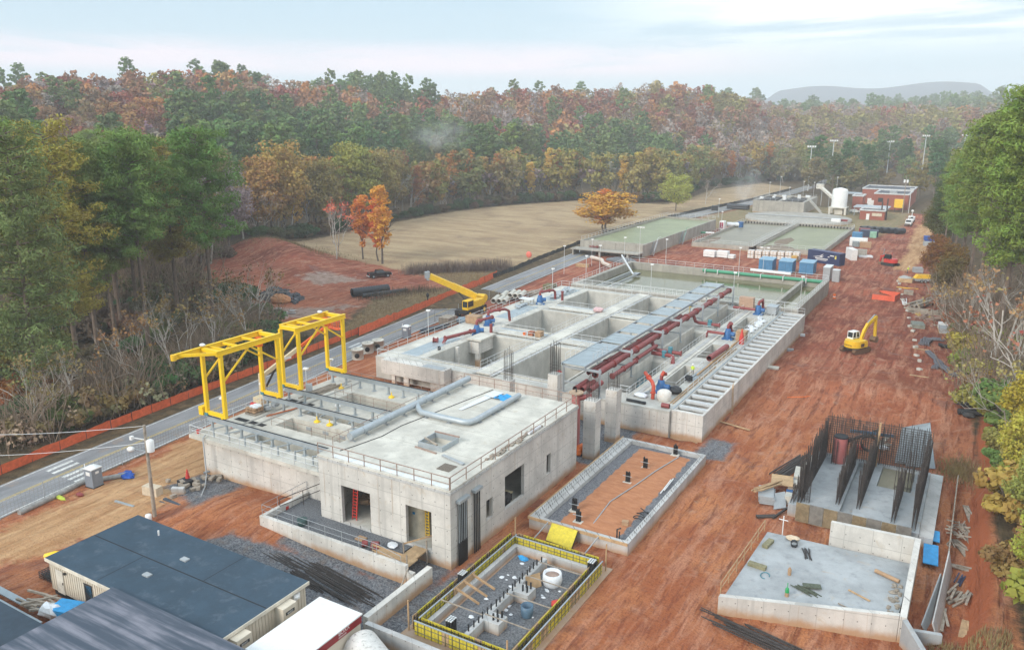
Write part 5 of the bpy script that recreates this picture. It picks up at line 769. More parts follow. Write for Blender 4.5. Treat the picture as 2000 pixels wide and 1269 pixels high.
 one('pipe_rings', MB().pipe((-42.9, 48.7, 1.5), (-42.3, 49.0, 1.5), .4, 12).pipe((-43.9, 48.6, 1.45), (-43.5, 48.9, 1.45), .3, 12), REDP, 'two dark red pipe rings on the terrace gravel', 'pipe'); one('rubbish_bag', MB().ball((-41.6, 50, 1.3), .5, (1, .8, .4), 8, .25), FILM, 'white rubbish heap on the terrace before the doorway', 'rubbish'); one('bucket', MB().lathe(-51.3, 48.8, [(.4, 1.16), (.5, 1.75), (.46, 1.75)], 12), M('dark_green', (.03, .07, .065), .5), 'dark green barrel on the terrace gravel', 'barrel'); one('pallet', MB().box(-45.3, 49.2, 1.16, -44.4, 49.9, 1.28), CARD, 'small tan board on the terrace gravel', 'board')
 hr = MB().tube([(-54.9, 49.5, 1.8), (-52.2, 53.0, 2.9)], .04, 6).tube([(-54.9, 49.5, 2.5), (-52.2, 53.0, 3.6)], .04, 6); [hr.bar((-54.9 + a * 2.7, 49.5 + a * 3.5, 1.5), (-54.9 + a * 2.7, 49.5 + a * 3.5, 2.5 + a * 1.1), .05) for a in (0, .5, 1)]; one('stair_railing', hr, STEELB, 'dark sloping stair rail at the left end of the terrace', 'rail'); one('red_barrow', MB().cbox((-55.1, 50.3, 1.2), (.7, .5, .5), .3).bar((-55.3, 49.5, .6), (-55, 51, 1.4), .07), RED, 'red barrow parked at the terrace corner', 'barrow')
 a = thing('retaining_wall', 'low wall running towards the trailer from the building corner', 'wall', (-36.4, 44, 0)); MB().box(-36.75, 40.4, -.4, -36.25, 48.6, 1.5).build('wall', CON, a); b = thing('retaining_wall', 'long low wall along the front of the yellow formwork', 'wall', (-30, 40, 0)); MB().box(-36.2, 39.9, -.4, -22, 40.35, 1.3).build('wall', CONG, b); q = thing('retaining_wall', 'short end piece of the terrace wall with a timber brace', 'wall', (-37.7, 47.3, 0)); MB().box(-37.95, 47.25, -.4, -37.3, 47.65, 1.2).build('wall', CON, q); MB().bar((-37.4, 45.2, .1), (-37.7, 47.2, 1.7), .1).build('brace', OLDW, q)
 # yellow wall formwork on a slab
 f = thing('wall_formwork', 'rectangular yellow wall formwork with black bars on a footing', 'formwork', (-29, 42, 0)); MB().box(-34.2, 41.6, -.3, -24.0, 58.2, .14).build('footing', CONG, f); MB().box(-32.3, 43.6, .143, -26, 56, .19).build('fill', GRAVM, f)
 def panels(x0, y0, x1, y1, off):
  d = Vector((x1 - x0, y1 - y0, 0)); L = d.length; d.normalize(); nn = Vector((d.y, -d.x, 0)); c = max(1, round(L / .62)); pn = MB(); rb = MB(); fr = MB()
  for sgn in (-1, 1):
   for i in range(c):
    a_ = Vector((x0, y0, .75)) + d * (L * (i + .5) / c) + nn * sgn * off; ang = math.atan2(d.y, d.x); (pn if R.random() < .8 else fr).cbox(a_, (L / c - .03, .05, 1.15), ang); rb.cbox(a_ + nn * sgn * .05 + Vector((0, 0, .2)), (L / c, .04, .05), ang); rb.cbox(a_ + nn * sgn * .05 - Vector((0, 0, .3)), (L / c, .04, .05), ang); rb.cbox(a_ + nn * sgn * .05, (.05, .04, 1.15), ang)
  pn.build('form_panel', YF, f); fr.build('form_panel', PLY, f); rb.build('form_rib', M('form_steel', (.20, .19, .10), .6) if 'form_steel' not in bpy.data.materials else bpy.data.materials['form_steel'], f)
  br = MB(); [br.bar(Vector((x0, y0, .3)) + d * (L * i / (c * 2)) + nn * R.uniform(-.12, .12), Vector((x0, y0, 1.45)) + d * (L * i / (c * 2)) + nn * R.uniform(-.12, .12), .04) for i in range(c * 2)]; [br.bar(Vector((x0, y0, z)) + nn * s_ * .1, Vector((x1, y1, z)) + nn * s_ * .1, .04) for z in (.6, .9, 1.2) for s_ in (-1, 1)]; br.build('rebar', BLK, f)
  MB().bar(Vector((x0, y0, 1.36)) + nn * (off + .07), Vector((x1, y1, 1.36)) + nn * (off + .07), .1, .08).build('top_rail', GALV, f)
 panels(-33.4, 42.5, -33.4, 57.2, .28); panels(-33.1, 57.2, -25.0, 57.2, .28); panels(-24.8, 42.4, -24.8, 57.0, .28); panels(-33.2, 42.4, -25.0, 42.4, .28)
 MB().box(-32.9, 43.2, .142, -32.5, 56.6, .8).box(-32.498, 56.2, .142, -25.4, 56.6, .8).build('kicker', CONG, f); iw = MB().box(-29.3, 42.9, .195, -28.9, 55.3, 1.1).box(-28.898, 45.1, .195, -27.6, 46.4, 1.1).box(-28.898, 49.6, .195, -27.6, 50.9, 1.1); iw.build('inner_wall', CONG, f); cs = MB(); [cs.cyl(-29.1 + R.uniform(-.08, .08), y, 1.1, 1.6 + R.uniform(0, .15), .06, 6) for y in np.arange(43.4, 55, .62)]; [cs.cyl(x, y, 1.1, 1.65, .08, 6) for x in (-28.3, -27.9) for y in (45.5, 46.1, 50.0, 50.6)]; cs.build('conduit_stub', BLK, f)
 for x, y in ((-33.4, 48.8), (-25.0, 55.9), (-30.6, 43.1)): m_ = MB(); [m_.cyl(x + a * .2, y + b_ * .2, .2, 1.7, .08, 7) for a in (-1, 0, 1) for b_ in (-1, 0, 1, 2)]; cc = m_.build('conduit_cluster', BLK, f); n_ = MB(); [n_.cyl(x + a * .2, y + b_ * .2, 1.7, 1.76, .085, 7) for a in (-1, 0, 1) for b_ in (-1, 0, 1, 2)]; n_.build('cap', RAILM, cc)
 [MB().bar((x0, y, 1.45), (x1, y, 1.45), .07).build('spreader', OLDW, f) for x0, x1, y in ((-33, -29.1, 45.2), (-29, -25, 45.4), (-29, -25, 48.6), (-29, -25, 51.6), (-29, -25, 54.0))]; tb = MB(); [tb.bar((-33.0, y, 1.4), (-31.0, y + .5, .3), .1, .18) for y in (47.2, 48.4, 49.6)]; tb.bar((-33, 47.2, .3), (-33, 49.6, .3), .1).box(-33.05, 47.0, .5, -32.9, 50, 1.4); tb.build('timber_brace', WOOD, f)
 k = thing('bulk_bag', 'white rubble bag inside the yellow formwork', 'bag', (-27.5, 53.3, .2)); bm2 = MB().lathe(-27.4, 53.4, [(.75, .2), (.85, .6), (.78, 1.25), (.7, 1.25), (.6, .95), (.1, .9)], 14); bm2.build('sack', FILM, k); MB().lathe(-27.4, 53.4, [(.66, 1.0), (.1, 1.12)], 10).build('rubble', WOODR, k); one('plywood_sheet', MB().plate([(-28.7, 51.4, .2), (-28.0, 52.6, .2), (-28.3, 52.8, 1.3), (-29.0, 51.6, 1.3)], .05), PLY, 'plywood sheet leaning beside the white rubble bag', 'board'); bb = thing('blue_barrel', 'open blue barrel inside the yellow formwork', 'barrel', (-27.0, 48.4, .2)); MB().lathe(-27, 48.4, [(.42, .2), (.5, .6), (.5, 1.15), (.44, 1.15), (.4, .5), (.05, .45)], 18).build('shell', M('barrel_blue', (.09, .16, .23), .5), bb); one('blue_rag', MB().ball((-31.4, 55.5, .3), .45, (1, .8, .5), 8, .3), TARP, 'blue rag in the back corner of the yellow formwork', 'rag'); one('red_netting', MB().ball((-25.6, 50.6, .5), .35, (1, 1, .7), 8, .3), RED, 'red netting bundle at the right side of the yellow formwork', 'bundle'); sc = MB(); [sc.ball((R.uniform(-32, -25.6), R.uniform(44, 55.5), .22), R.uniform(.08, .22), (1.2, 1, .3), 6, .3) for _ in range(26)]; o = sc.build('debris', FILM); o['kind'] = 'stuff'
 for x, y, lb in ((-33.5, 57.7, 'upright stake at the back left corner of the formwork'), (-24.4, 57.6, 'upright stake at the back right corner of the formwork'), (-33.9, 42.3, 'upright stake at the front left corner of the formwork'), (-25.0, 42.0, 'upright stake at the front right corner of the formwork')): one('stake', MB().bar((x, y, 0), (x, y, 2.7), .1), WOOD, lb, 'stake', 'timber stakes at the formwork corners')
 # office trailers
 RF = M('roof_membrane', (.035, .062, .09), .55, .2, .35, 0, .35, dirt=(.085, .11, .14), dirt_amt=.9)
 o = thing('office_trailer', 'wide cream office trailer with dark blue grey flat roof', 'trailer', (-52, 32, 0)); sid = M('cream_siding', (.62, .55, .44), .7, .06, .8, dirt=(.40, .34, .26), dirt_amt=.3, streak=True); MB().box(-62.1, 31.4, .5, -41.7, 39.5, 3.1).build('wall', sid, o); gv = MB(); [gv.box(x, 31.355, .6, x + .03, 31.398, 3.0) for x in np.arange(-62, -42, .3)]; [gv.box(-41.698, y, .6, -41.655, y + .03, 3.0) for y in np.arange(31.5, 39.4, .3)]; gv.build('batten', sid, o); MB().box(-62.3, 31.25, 3.1, -41.5, 39.7, 3.3).build('roof', RF, o); MB().box(-62.32, 31.2, 3.0, -41.48, 31.25, 3.29).box(-41.5, 31.2, 3.0, -41.44, 39.72, 3.29).build('trim', M('cream_trim', (.68, .62, .51), .6), o); MB().box(-62, 31.5, -.2, -41.8, 39.4, .5).build('skirt', DARK, o)
 d = MB().box(-61.2, 31.31, .5, -60.2, 31.35, 2.6).build('door', M('cream_door', (.60, .56, .48), .6), o); MB().box(-60.35, 31.27, 1.4, -60.25, 31.31, 1.6).build('handle', STEELB, d); wn = MB().box(-57.3, 31.31, 1.0, -56.4, 31.352, 2.5).build('window', GLASS, o); MB().box(-57.38, 31.29, .92, -56.32, 31.31, 1.0).box(-57.38, 31.29, 2.5, -56.32, 31.31, 2.58).build('frame', STEELB, wn); MB().box(-59.9, 31.2, 2.5, -59.7, 31.35, 2.65).build('wall_lamp', BLK, o); MB().cyl(-41.6, 38.4, 2.6, 2.7, .3, 10).box(-41.64, 38.1, 2.4, -41.45, 38.7, 2.9).build('junction_box', WHT, o)
 for y in (36.3, 32.0):
  ac = MB().box(-41.64, y, .9, -40.75, y + 1.35, 2.95).build('air_conditioner', sid, o); MB().box(-40.748, y + .25, 2.35, -40.73, y + 1.1, 2.6).build('nameplate', BLK, ac); MB().box(-40.748, y + .1, .95, -40.735, y + 1.25, 1.75).build('grille', GREYP, ac); text('BARD', .22, WHT, o, (-40.725, y + .38, 2.39), (0, 1, 0), (0, 0, 1), .003)
 v = MB(); [v.box(x, y, 3.3, x + .7, y + .45, 3.42) for x, y in ((-53.2, 33.6), (-52.6, 36.6))]; v.build('roof_vent', GREYP, o); MB().cyl(-57.5, 38.3, 3.3, 3.75, .08, 8).build('vent_pipe', WHT, o); MB().box(-62.2, 35.45, 3.301, -41.6, 35.55, 3.306).box(-55.6, 31.4, 3.3015, -55.55, 35.4, 3.305).box(-48.5, 35.6, 3.3015, -48.45, 39.6, 3.305).build('roof_seam', DARK, o)
 def trail(label, x0, y0, x1, y1, h, mat, rz=0): t_ = thing('office_trailer', label, 'trailer', (x0, y0, 0)); MB().box(x0 + .3, y0 + .2, .4, x1 - .3, y1 - .2, h - .25).build('wall', sid, t_); MB().box(x0, y0, h - .2, x1, y1, h).build('roof', mat, t_); MB().box(x0 + .4, y0 + .3, -.2, x1 - .4, y1 - .3, .4).build('skirt', DARK, t_); return t_
 RF2 = M('weathered_roof', (.06, .075, .10), .6, .2, .5, dirt=(.19, .19, .22), dirt_amt=.9, streak=False); n_ = RF2.node_tree
 def streaky():
  m, nt, ns, ln, p = _nt('streaked_roof'); co = objc(nt); a_ = noise(nt, co, 1.1, 5, .6, .3, (.10, 1.3, 1)); b_ = noise(nt, co, .4, 4, .6); c = mixc(nt, ramp(nt, a_, .40, .66), (.045, .06, .085), (.20, .20, .235)); ln.new(mixc(nt, mul(nt, ramp(nt, b_, .4, .7), .6), c, (.05, .065, .09)), p.inputs['Base Color']); p.inputs['Roughness'].default_value = .65; bump(nt, p, a_, .15, .03); return m
 trail('office trailer with streaked weathered dark roof nearest the camera', -53.2, 22, -36.4, 31.2, 3.6, streaky()); trail('dark roofed trailer at the lower left edge', -70, 14, -53.6, 26.2, 3.15, M('ribbed_roof', (.028, .045, .065), .6, .2, 1.5))
 wb = thing('storage_trailer', 'white roofed storage trailer with a red fascia band', 'trailer', (-38, 32, 0)); MB().box(-39.7, 27, .3, -35.75, 39.0, 2.75).build('wall', sid, wb); MB().box(-39.8, 26.9, 2.75, -35.6, 39.1, 2.85).build('roof', WHT, wb); MB().box(-35.75, 27, 2.1, -35.68, 39.05, 2.748).build('fascia', M('fascia_red', (.30, .02, .025), .5), wb); MB().box(-35.74, 33.4, .95, -35.70, 34.3, 1.7).build('window', GLASS, wb); text('BOXX', .42, WHT, wb, (-35.675, 36.6, 2.42), (0, 1, 0), (0, 0, 1), .004); text('MODULAR', .17, WHT, wb, (-35.675, 36.6, 2.2), (0, 1, 0), (0, 0, 1), .004)
 wt = thing('water_tank', 'old white cylindrical tank with rusty streaked top at the bottom edge', 'tank', (-33.6, 37.4, 0)); rust = M('flaking_white', (.62, .60, .56), .6, .1, 2, dirt=(.10, .075, .06), dirt_amt=.95); MB().tube([(-35.1, 38.2, .8), (-32.2, 36.8, .8)], 1.35, 28).build('shell', rust, wt); MB().box(-35, 36.2, -.2, -32.2, 38.8, .2).build('cradle', OLDW, wt)
 # heaps round the trailers
 one('rebar_stack', scatter_bars(MB(), (-51.5, 45.2), 26, 9.5, .06, (2.6, .7), -.13, .015, .02), STEELB, 'long stack of dark rebar on the gravel below the terrace wall', 'rebar'); one('rebar_stack', scatter_bars(MB(), (-42.6, 44.2), 34, 7.5, .06, (1.6, 1.2), -.16, .02, .02), STEELB, 'wide stack of dark rebar nearer the low wall', 'rebar'); one('rebar_stack', scatter_bars(MB(), (-45.8, 43.4), 14, 4.5, .06, (.8, .5), -.2, .05, .02), STEELB, 'short stack of dark rebar behind the trailer corner', 'rebar')
 one('yellow_stand', MB().cbox((-42.0, 41.6, .2), (.7, .3, .25), .8), YEL, 'small yellow wheel chock behind the trailer', 'chock'); one('yellow_stand', MB().cbox((-50.9, 41.5, .2), (.5, .3, .2), .3), YEL, 'small yellow chock at the trailer back edge', 'chock'); mesh = MB(); [mesh.tube([(-65.2 + R.uniform(-.1, .1) * 0, 32.0 + i * .25, .2 + .16 * k), (-62.5, 32.2 + i * .25, .2 + .16 * k)], .035, 4) for i in range(10) for k in range(4)]; [mesh.tube([(-65.2 + i * .3, 32, .2 + .16 * k), (-65.2 + i * .3, 34.4, .2 + .16 * k)], .035, 4) for i in range(10) for k in range(4)]; one('mesh_stack', mesh, BLK, 'stack of black wire mesh beside the trailer', 'mesh'); one('tarpaulin', MB().ball((-65.3, 34.9, .55), .9, (1.3, .7, .3), 10, .2), M('light_blue_tarp', (.1, .38, .58), .6), 'light blue tarp heap beside the black mesh stack', 'tarp'); one('yellow_barrier', MB().tube([(-67.6, 34.0, .4), (-66.8, 34.4, .7), (-66.2, 35.2, .4), (-65.7, 36.2, .6)], .28, 8), YEL, 'yellow plastic barrier heap beside the light blue tarp', 'barrier'); one('timber_sheet', MB().cbox((-64.3, 36.0, .3), (2.2, 1.3, .15), .4), PLY, 'plywood offcuts behind the black mesh stack', 'board')
 one('timber_heap', scatter_bars(MB(), (-60.2, 29.3), 12, 2.6, .16, (1.2, .9), .3, .9, .8), OLDW, 'heap of brown timbers between the trailers', 'timber'); one('scaffold_deck', MB().box(-66, 26.6, .6, -55, 27.3, .7).box(-66, 27.6, .6, -58, 28.2, .7).box(-66, 28.6, .6, -60, 29.2, .7), GALV, 'pale scaffold planks at the lower left between trailers', 'planks'); one('tarpaulin', MB().cbox((-57.6, 29.9, 1.0), (2.2, 1.6, .5), .3), TARP, 'bright blue tarp stack against the cream trailer wall', 'tarp'); one('plastic_sheet', MB().ball((-58.6, 29.2, .9), .9, (1.2, .8, .6), 9, .25), FILM, 'white crumpled film next to the bright blue tarp stack', 'sheet')
yard()
# ---------------- rebar structure and slab on the right ----------------
def right_side():
 t = thing('rebar_structure', 'concrete base with tall dark rebar wall cages rising from it', 'structure', (-7, 84, 0)); slab(MB(), -13.2, 76.2, -1.6, 91.4, [(-8.6, 77.2, -7.5, 90.5, .75), (-6.2, 85, -3, 90.6, .9)], 1.3, -.4).build('base', CONW, t); MB().box(-1.58, 76.4, -.3, -.4, 92, 1.0).build('footing', CONG, t); MB().add([(-6.15, 85.05, 1.15), (-3.05, 85.05, 1.15), (-3.05, 90.55, 1.15), (-6.15, 90.55, 1.15)], [(0, 1, 2, 3)]).build('puddle', WSLUDGE, t)
 def cage(x0, y0, x1, y1, z0, z1, sp, hz, th=.28, nm='rebar_wall'):
  m = MB(); d = Vector((x1 - x0, y1 - y0, 0)); L = d.length; d.normalize(); nn = Vector((-d.y, d.x, 0)) * th / 2
  for s in (-1, 1):
   for i in range(int(L / sp) + 1): p = Vector((x0, y0, 0)) + d * min(L, i * sp) + nn * s; j = R.uniform(-.13, .13); m.bar((p.x, p.y, z0), (p.x + j, p.y + R.uniform(-.13, .13), z1 * R.uniform(.84, 1.06)), .05)
   zz = z0 + .3
   while zz < z1 - (.1 if hz < .5 else z1 * .45): m.bar(Vector((x0, y0, zz)) + nn * s, Vector((x1, y1, zz)) + nn * s, .045); zz += hz
  m.build(nm, STEELB, t)
 cage(-12.4, 90.6, -2.0, 91.2, 1.2, 6.1, .22, .26); cage(-12.3, 76.8, -12.2, 90.4, 1.2, 5.9, .22, .9, .3); cage(-9.0, 78.5, -9.0, 89.5, 1.3, 4.6, .24, 1.2); cage(-7.1, 78.5, -7.1, 90.4, 1.3, 5.0, .24, 1.2); cage(-3.9, 77.2, -3.8, 84.5, 1.3, 4.5, .3, 1.2); cage(-2.1, 76.6, -2.0, 90.9, 1.3, 6.0, .2, .8, .3); cage(-12.9, 76.6, -12.9, 84, 1.3, 2.9, .35, .6); cage(-4.6, 85.4, -3.0, 85.5, 1.2, 4.4, .3, 1.2)
 for x, y in ((-11, 88.6), (-9.3, 89.2), (-11.7, 77.6), (-3.3, 88), (-6.9, 91)): rebar_tuft(MB(), x, y, 1.3, .25, 3.2, 12).build('rebar_column', STEELB, t)
 MB().cyl(-10.6, 89.4, 1.3, 4.2, .7, 18).build('sleeve', PINKP, t); MB().cyl(-10.6, 89.4, 4.2, 4.35, .74, 18).build('sleeve_end', BLK, t); MB().pipe((-7.9, 90.9, 3.4), (-7.9, 91.6, 3.4), .9, 18, .1).build('round_former', BLK, t); MB().box(-7.05, 90.1, 1.2, -6.85, 90.4, 6.3).build('former_board', WOOD, t); MB().bar((-10, 91.4, 4.4), (-5.6, 91.6, 4.6), .2, .3).build('waler', BLUEB, t)
 w = thing('form_wall', 'brown plywood form wall in front of the rebar structure', 'formwork', (-8, 75.6, 0)); [MB().box(x, 75.4 , .1, x + 1.24, 75.55, 2.0 + (.05 if i % 2 else 0)).build('panel', (M('brown_form', (.22, .17, .10), .8, .3, 2, dirt=(.34, .2, .08)), M('grey_form', (.19, .18, .16), .8, .25, 2))[i % 2] if i < 2 else bpy.data.materials[('brown_form', 'grey_form')[i % 2]], w) for i, x in enumerate(np.arange(-12.3, -3.2, 1.27))]; MB().box(-12.3, 75.56, -.3, -3.2, 76.18, 1.5).build('backing', CONG, w)
 s = thing('ramp_slab', 'pale bluish concrete slab with raised walls at the lower right', 'slab', (-7, 63, 0)); zt = 1.25
 def q(lst, nm, mat): MB().add(lst, [(0, 1, 2, 3), (4, 7, 6, 5), (0, 4, 5, 1), (1, 5, 6, 2), (2, 6, 7, 3), (3, 7, 4, 0)][0:6]).build(nm, mat, s)
 A, B_, C_, D = (-14.1, 57.0), (-1.9, 60.4), (-1.7, 70.3), (-13.6, 69.6); q([(*A, -.4), (*B_, -.4), (*C_, -.4), (*D, -.4), (*A, zt), (*B_, zt), (*C_, zt), (*D, zt)], 'slab', CONW); q([(-14.3, 56.5, -.6), (-1.75, 60.0, -.6), (-1.75, 60.45, -.6), (-14.3, 56.95, -.6), (-14.3, 56.5, 1.62), (-1.75, 60.0, 2.2), (-1.75, 60.45, 2.2), (-14.3, 56.95, 1.62)], 'front_wall', CON); q([(-1.72, 60.0, -.6), (-1.25, 60.0, -.6), (-1.25, 71.0, -.6), (-1.72, 71, -.6), (-1.72, 60, 2.2), (-1.25, 60, 2.2), (-1.25, 71, 3.4), (-1.72, 71, 3.4)], 'side_wall', CON); q([(-8.4, 70.35, -.6), (-1.74, 70.65, -.6), (-1.74, 71.05, -.6), (-8.4, 70.75, -.6), (-8.4, 70.35, 3.3), (-1.74, 70.65, 3.4), (-1.74, 71.05, 3.4), (-8.4, 70.75, 3.3)], 'back_wall', CON)
 g = thing('wing_wall', 'sloping wing wall at the lower right corner of the slab', 'wall', (0, 59, 0)); MB().plate([(-1.2, 59.9, -.5), (1.6, 56.6, -.5), (1.6, 56.6, .4), (-1.2, 59.9, 2.2)], .4).plate([(-1.15, 60.6, -.4), (1.1, 61.3, .3), (1.1, 61.3, 1.0), (-1.15, 60.6, 1.1)], .35).build('wall', CONW, g)
 rail([(-14.4, 57.4), (-13.9, 69.6)], 1.25, 'timber guard rail along the left edge of the pale slab', WOOD, 1.1, 2.2, .045)
 # things lying on the slab
 [one('form_block', MB().cbox((x, y, zt + .15), (1.5, .5, .3), a), M('mossy_block', (.24, .22, .13), .9, .3, 3) if i == 0 else bpy.data.materials['mossy_block'], lb, 'block') for i, (x, y, a, lb) in enumerate(((-13.0, 67.2, 1.4, 'mossy block near the back left corner of the pale slab'), (-12.9, 63.0, -.1, 'mossy block near the left edge of the pale slab')))]
 one('rebar_bundle', scatter_bars(MB(), (-9.7, 67.4), 14, 1.9, .045, (.3, .15), 1.9, .15, zt), STEELB, 'rusty bundle of short rebar on the pale slab', 'rebar'); one('rebar_mats', scatter_bars(MB(), (-8.6, 61.4), 16, 1.7, .06, (.5, .25), -.5, .08, zt).cbox((-8.3, 62.1, zt + .2), (1.4, .6, .1), .35), M('moss_mat', (.10, .115, .08), .9, .4, 6), 'crossed dark green mats in the middle of the pale slab', 'mats'); one('timber', MB().bar((-5.7, 63.3, zt + .06), (-4.0, 62.5, zt + .06), .14, .08), WOOD, 'pale plank lying right of the crossed mats', 'timber'); one('timber', MB().bar((-6.1, 60.9, zt + .06), (-4.7, 60.3, zt + .06), .08), OLDW, 'thin dark batten near the front of the pale slab', 'timber'); one('paper_tube', MB().tube([(-4.2, 67.3, zt + .17), (-2.3, 66.5, zt + .17)], .17, 10), CARD, 'cardboard tube lying below the back wall of the slab', 'tube')
 gs = thing('sprayer', 'green and tan sprayer can standing on the pale slab', 'sprayer', (-9.8, 59.9, zt)); MB().lathe(-9.8, 59.9, [(.16, zt), (.16, zt + .35)], 10).build('base', CARD, gs); MB().lathe(-9.8, 59.9, [(.165, zt + .352), (.14, zt + .7), (.03, zt + .8), (.03, zt + 1.2)], 10).build('can', M('bright_green', (.03, .33, .10), .5), gs); one('plastic_cup', MB().lathe(-10.3, 63.2, [(.14, zt), (.16, zt + .5), (.05, zt + .7)], 8), CARD, 'tan bottle standing on the pale slab', 'bottle'); one('bucket', MB().pipe((-10.9, 67.9, zt + .3), (-11.0, 68.3, zt + .3), .3, 12), BLK, 'black bucket on its side at the back of the slab', 'bucket'); one('cement_bag', MB().ball((-11.3, 69.2, zt + .2), .6, (1.1, .6, .4), 9, .15), M('cream_bag', (.62, .50, .36), .8), 'cream bag at the back edge of the slab', 'bag'); one('white_pipe', MB().cyl(-12.4, 70.2, .3, 2.9, .05, 6).bar((-12.8, 70.2, 2.5), (-12, 70.2, 2.5), .06), WHT, 'white upright standpipe behind the pale slab', 'pipe'); cr = MB(); [cr.ball((-2.3 + R.uniform(-.4, .25), R.uniform(60.8, 66.5), zt + .05), R.uniform(.06, .28), (1, 1, .5), 6, .3) for _ in range(38)]; o = cr.build('debris', OLDW); o['kind'] = 'stuff'
 one('hose_loop', MB().tube([(-12.0 + .35 * math.cos(a), 62.0 + .5 * math.sin(a), zt + .04) for a in np.linspace(0, 5, 20)], .04, 5), TEAL, 'thin hose loop on the left part of the slab', 'hose'); one('rebar_stack', scatter_bars(MB(), (-9.4, 54.6), 34, 8.5, .07, (2.2, .8), -.22, .03, .1), STEELB, 'dark rebar stacks on the soil in front of the slab', 'rebar')
 # left of the cages: timber and blocks
 x = thing('form_stack', 'stack of grey form panels and planks left of the rebar structure', 'stack', (-15.6, 79, 0)); mm = MB(); [mm.cbox((-15.8 + R.uniform(-.1, .1), 78.6, .2 + .17 * k), (1.5, 2.6, .15), .25 + R.uniform(-.05, .05)) for k in range(5)]; mm.build('panel', GREYP, x); scatter_bars(MB(), (-15.9, 79.2), 9, 3.6, .12, (.4, .5), 1.15, .12, 1.0).build('plank', WOOD, x); one('plywood_sheet', MB().cbox((-15.0, 82.0, 1.0), (2.2, 2.3, .08), .2, .05), PLY, 'tan plywood sheet on top of the panel stack', 'board'); one('formwork_sheet', MB().plate([(-14.6, 76.6, .1), (-13.6, 77.6, .1), (-14.2, 79.6, .9), (-15.0, 78.6, .9)], .07), GREYP, 'grey panel leaning on the panel stack', 'panel')
 bl = [(-13.9, 85.4, 1.0, 2.8, 'long grey concrete block beside the rebar cages'), (-14.0, 82.6, .9, 1.2, 'grey concrete block with blue strap by the cages'), (-13.6, 79.2, .9, 1.1, 'grey concrete block nearest the leaning panel'), (-13.5, 87.9, .8, 1.0, 'small grey block behind the long block'), (-13.4, 90.2, 1.0, 1.3, 'grey boulder shaped block at the back of the cages')]
 [one('concrete_block', MB().cbox((x_, y_, .45), (w_, d_, .9), .12), CONR, lb, 'block', 'grey blocks along the cages') for x_, y_, w_, d_, lb in bl]; one('blue_crate', MB().cbox((-13.9, 80.6, .5), (.7, .6, .35), .2), BLUEP, 'small blue crate beside the grey blocks', 'crate'); one('blue_strap', MB().cbox((-14.5, 83.4, .6), (1.2, .2, .1), .8), TARP, 'blue strap roll beside the grey blocks', 'strap'); one('rebar_stack', scatter_bars(MB(), (-15.2, 88.4), 36, 7.5, .06, (.9, .6), 1.32, .03, .05), STEELB, 'long dark rebar stack running beside the grey blocks', 'rebar'); one('steel_beam', MB().bar((-14.2, 74.6, .2), (-12.9, 78.6, .5), .18), STEELB, 'dark steel beam leaning near the form wall', 'beam'); one('steel_beam', MB().cbox((-14.9, 74.8, .12), (1.9, .5, .15), .6), STEELB, 'dark steel plates near the slab corner', 'plates')
 p = thing('formwork_sheet', 'large grey form panel leaning behind the rebar structure', 'panel', (-4, 98, 0)); MB().plate([(-5.4, 95.2, .1), (-1.4, 96.3, .1), (-2.6, 101.5, 3.4), (-5.3, 98.6, 3.2)], .12).build('face', M('steel_form', (.25, .29, .31), .5, .15, 1), p); MB().plate([(-4.3, 94.9, .1), (-1.3, 95.8, .1), (-1.7, 96.6, 1.3), (-4.2, 95.8, 1.2)], .1).build('face', bpy.data.materials['steel_form'], p); one('dark_pipe', MB().tube([(-11.3, 98.6, .2), (-8.2, 103.8, .5)], .18, 8), BLK, 'dark pipe lying behind the rebar wall', 'pipe'); one('planks', MB().bar((-7.6, 99.5, .15), (-6.9, 103.2, .3), .5, .1).bar((-7.2, 99, .3), (-6.5, 100.5, .3), .6, .1), OLDW, 'weathered planks lying behind the rebar wall', 'planks'); one('white_bundle', MB().ball((-7.0, 98.6, .4), .5, (1.3, .8, .6), 9, .25), FILM, 'white bag bundle behind the rebar wall', 'bag'); one('red_can', MB().cbox((-9.7, 97.2, .4), (.4, .3, .6)).cbox((-9.1, 97.4, .4), (.7, .4, .4)), RED, 'red fuel can behind the rebar wall', 'can')
 # trench and debris on the far right
 one('formwork_sheet', MB().plate([(1.0, 61.6, -.3), (1.4, 73.0, -.3), (.9, 73.0, 1.9), (.4, 61.6, 1.4)], .1), CONG, 'long pale panel standing along the trench', 'panel'); one('formwork_sheet', MB().plate([(.2, 62.5, -.3), (.9, 70, -.3), (.5, 70, 1.2), (-.3, 62.5, .5)], .1), GREYP, 'shorter grey panel leaning in the trench', 'panel'); one('blue_board', MB().cbox((-.4, 74.6, .4), (1.2, 3.8, .08), .05).cbox((-.3, 78.2, .5), (.8, 2.2, .08), .05), TARP, 'bright blue boards lying in the trench', 'board'); one('long_timber', MB().box(.9, 72.5, .3, 1.0, 92, 1.4), OLDW, 'long weathered edge board right of the trench', 'board')
 for i, (x_, y_, l_, a_, lb) in enumerate(((2.4, 84.5, 5.2, 1.75, 'wide weathered plank on the red soil, back one'), (2.3, 80.2, 4.0, 1.8, 'wide weathered plank on the red soil, middle one'), (1.9, 77.8, 3.2, 1.95, 'wide pale plank on the red soil, front one'), (2.6, 73.8, 3.6, -.15, 'grey planks lying crosswise beside the trench'), (2.6, 64.3, 2.6, 1.5, 'orange tinted plank at the right edge'), (1.0, 64.6, 3.4, 1.55, 'grey pipe pair beside the trench'))): one('plank', MB().cbox((x_, y_, tz(x_, y_) + .15), (l_, .55, .1), a_).cbox((x_ + .3, y_ + .2, tz(x_, y_) + .28), (l_ * .7, .2, .1), a_ + .2), OLDW if i != 4 else WOOD, lb, 'plank', 'loose planks right of the trench')
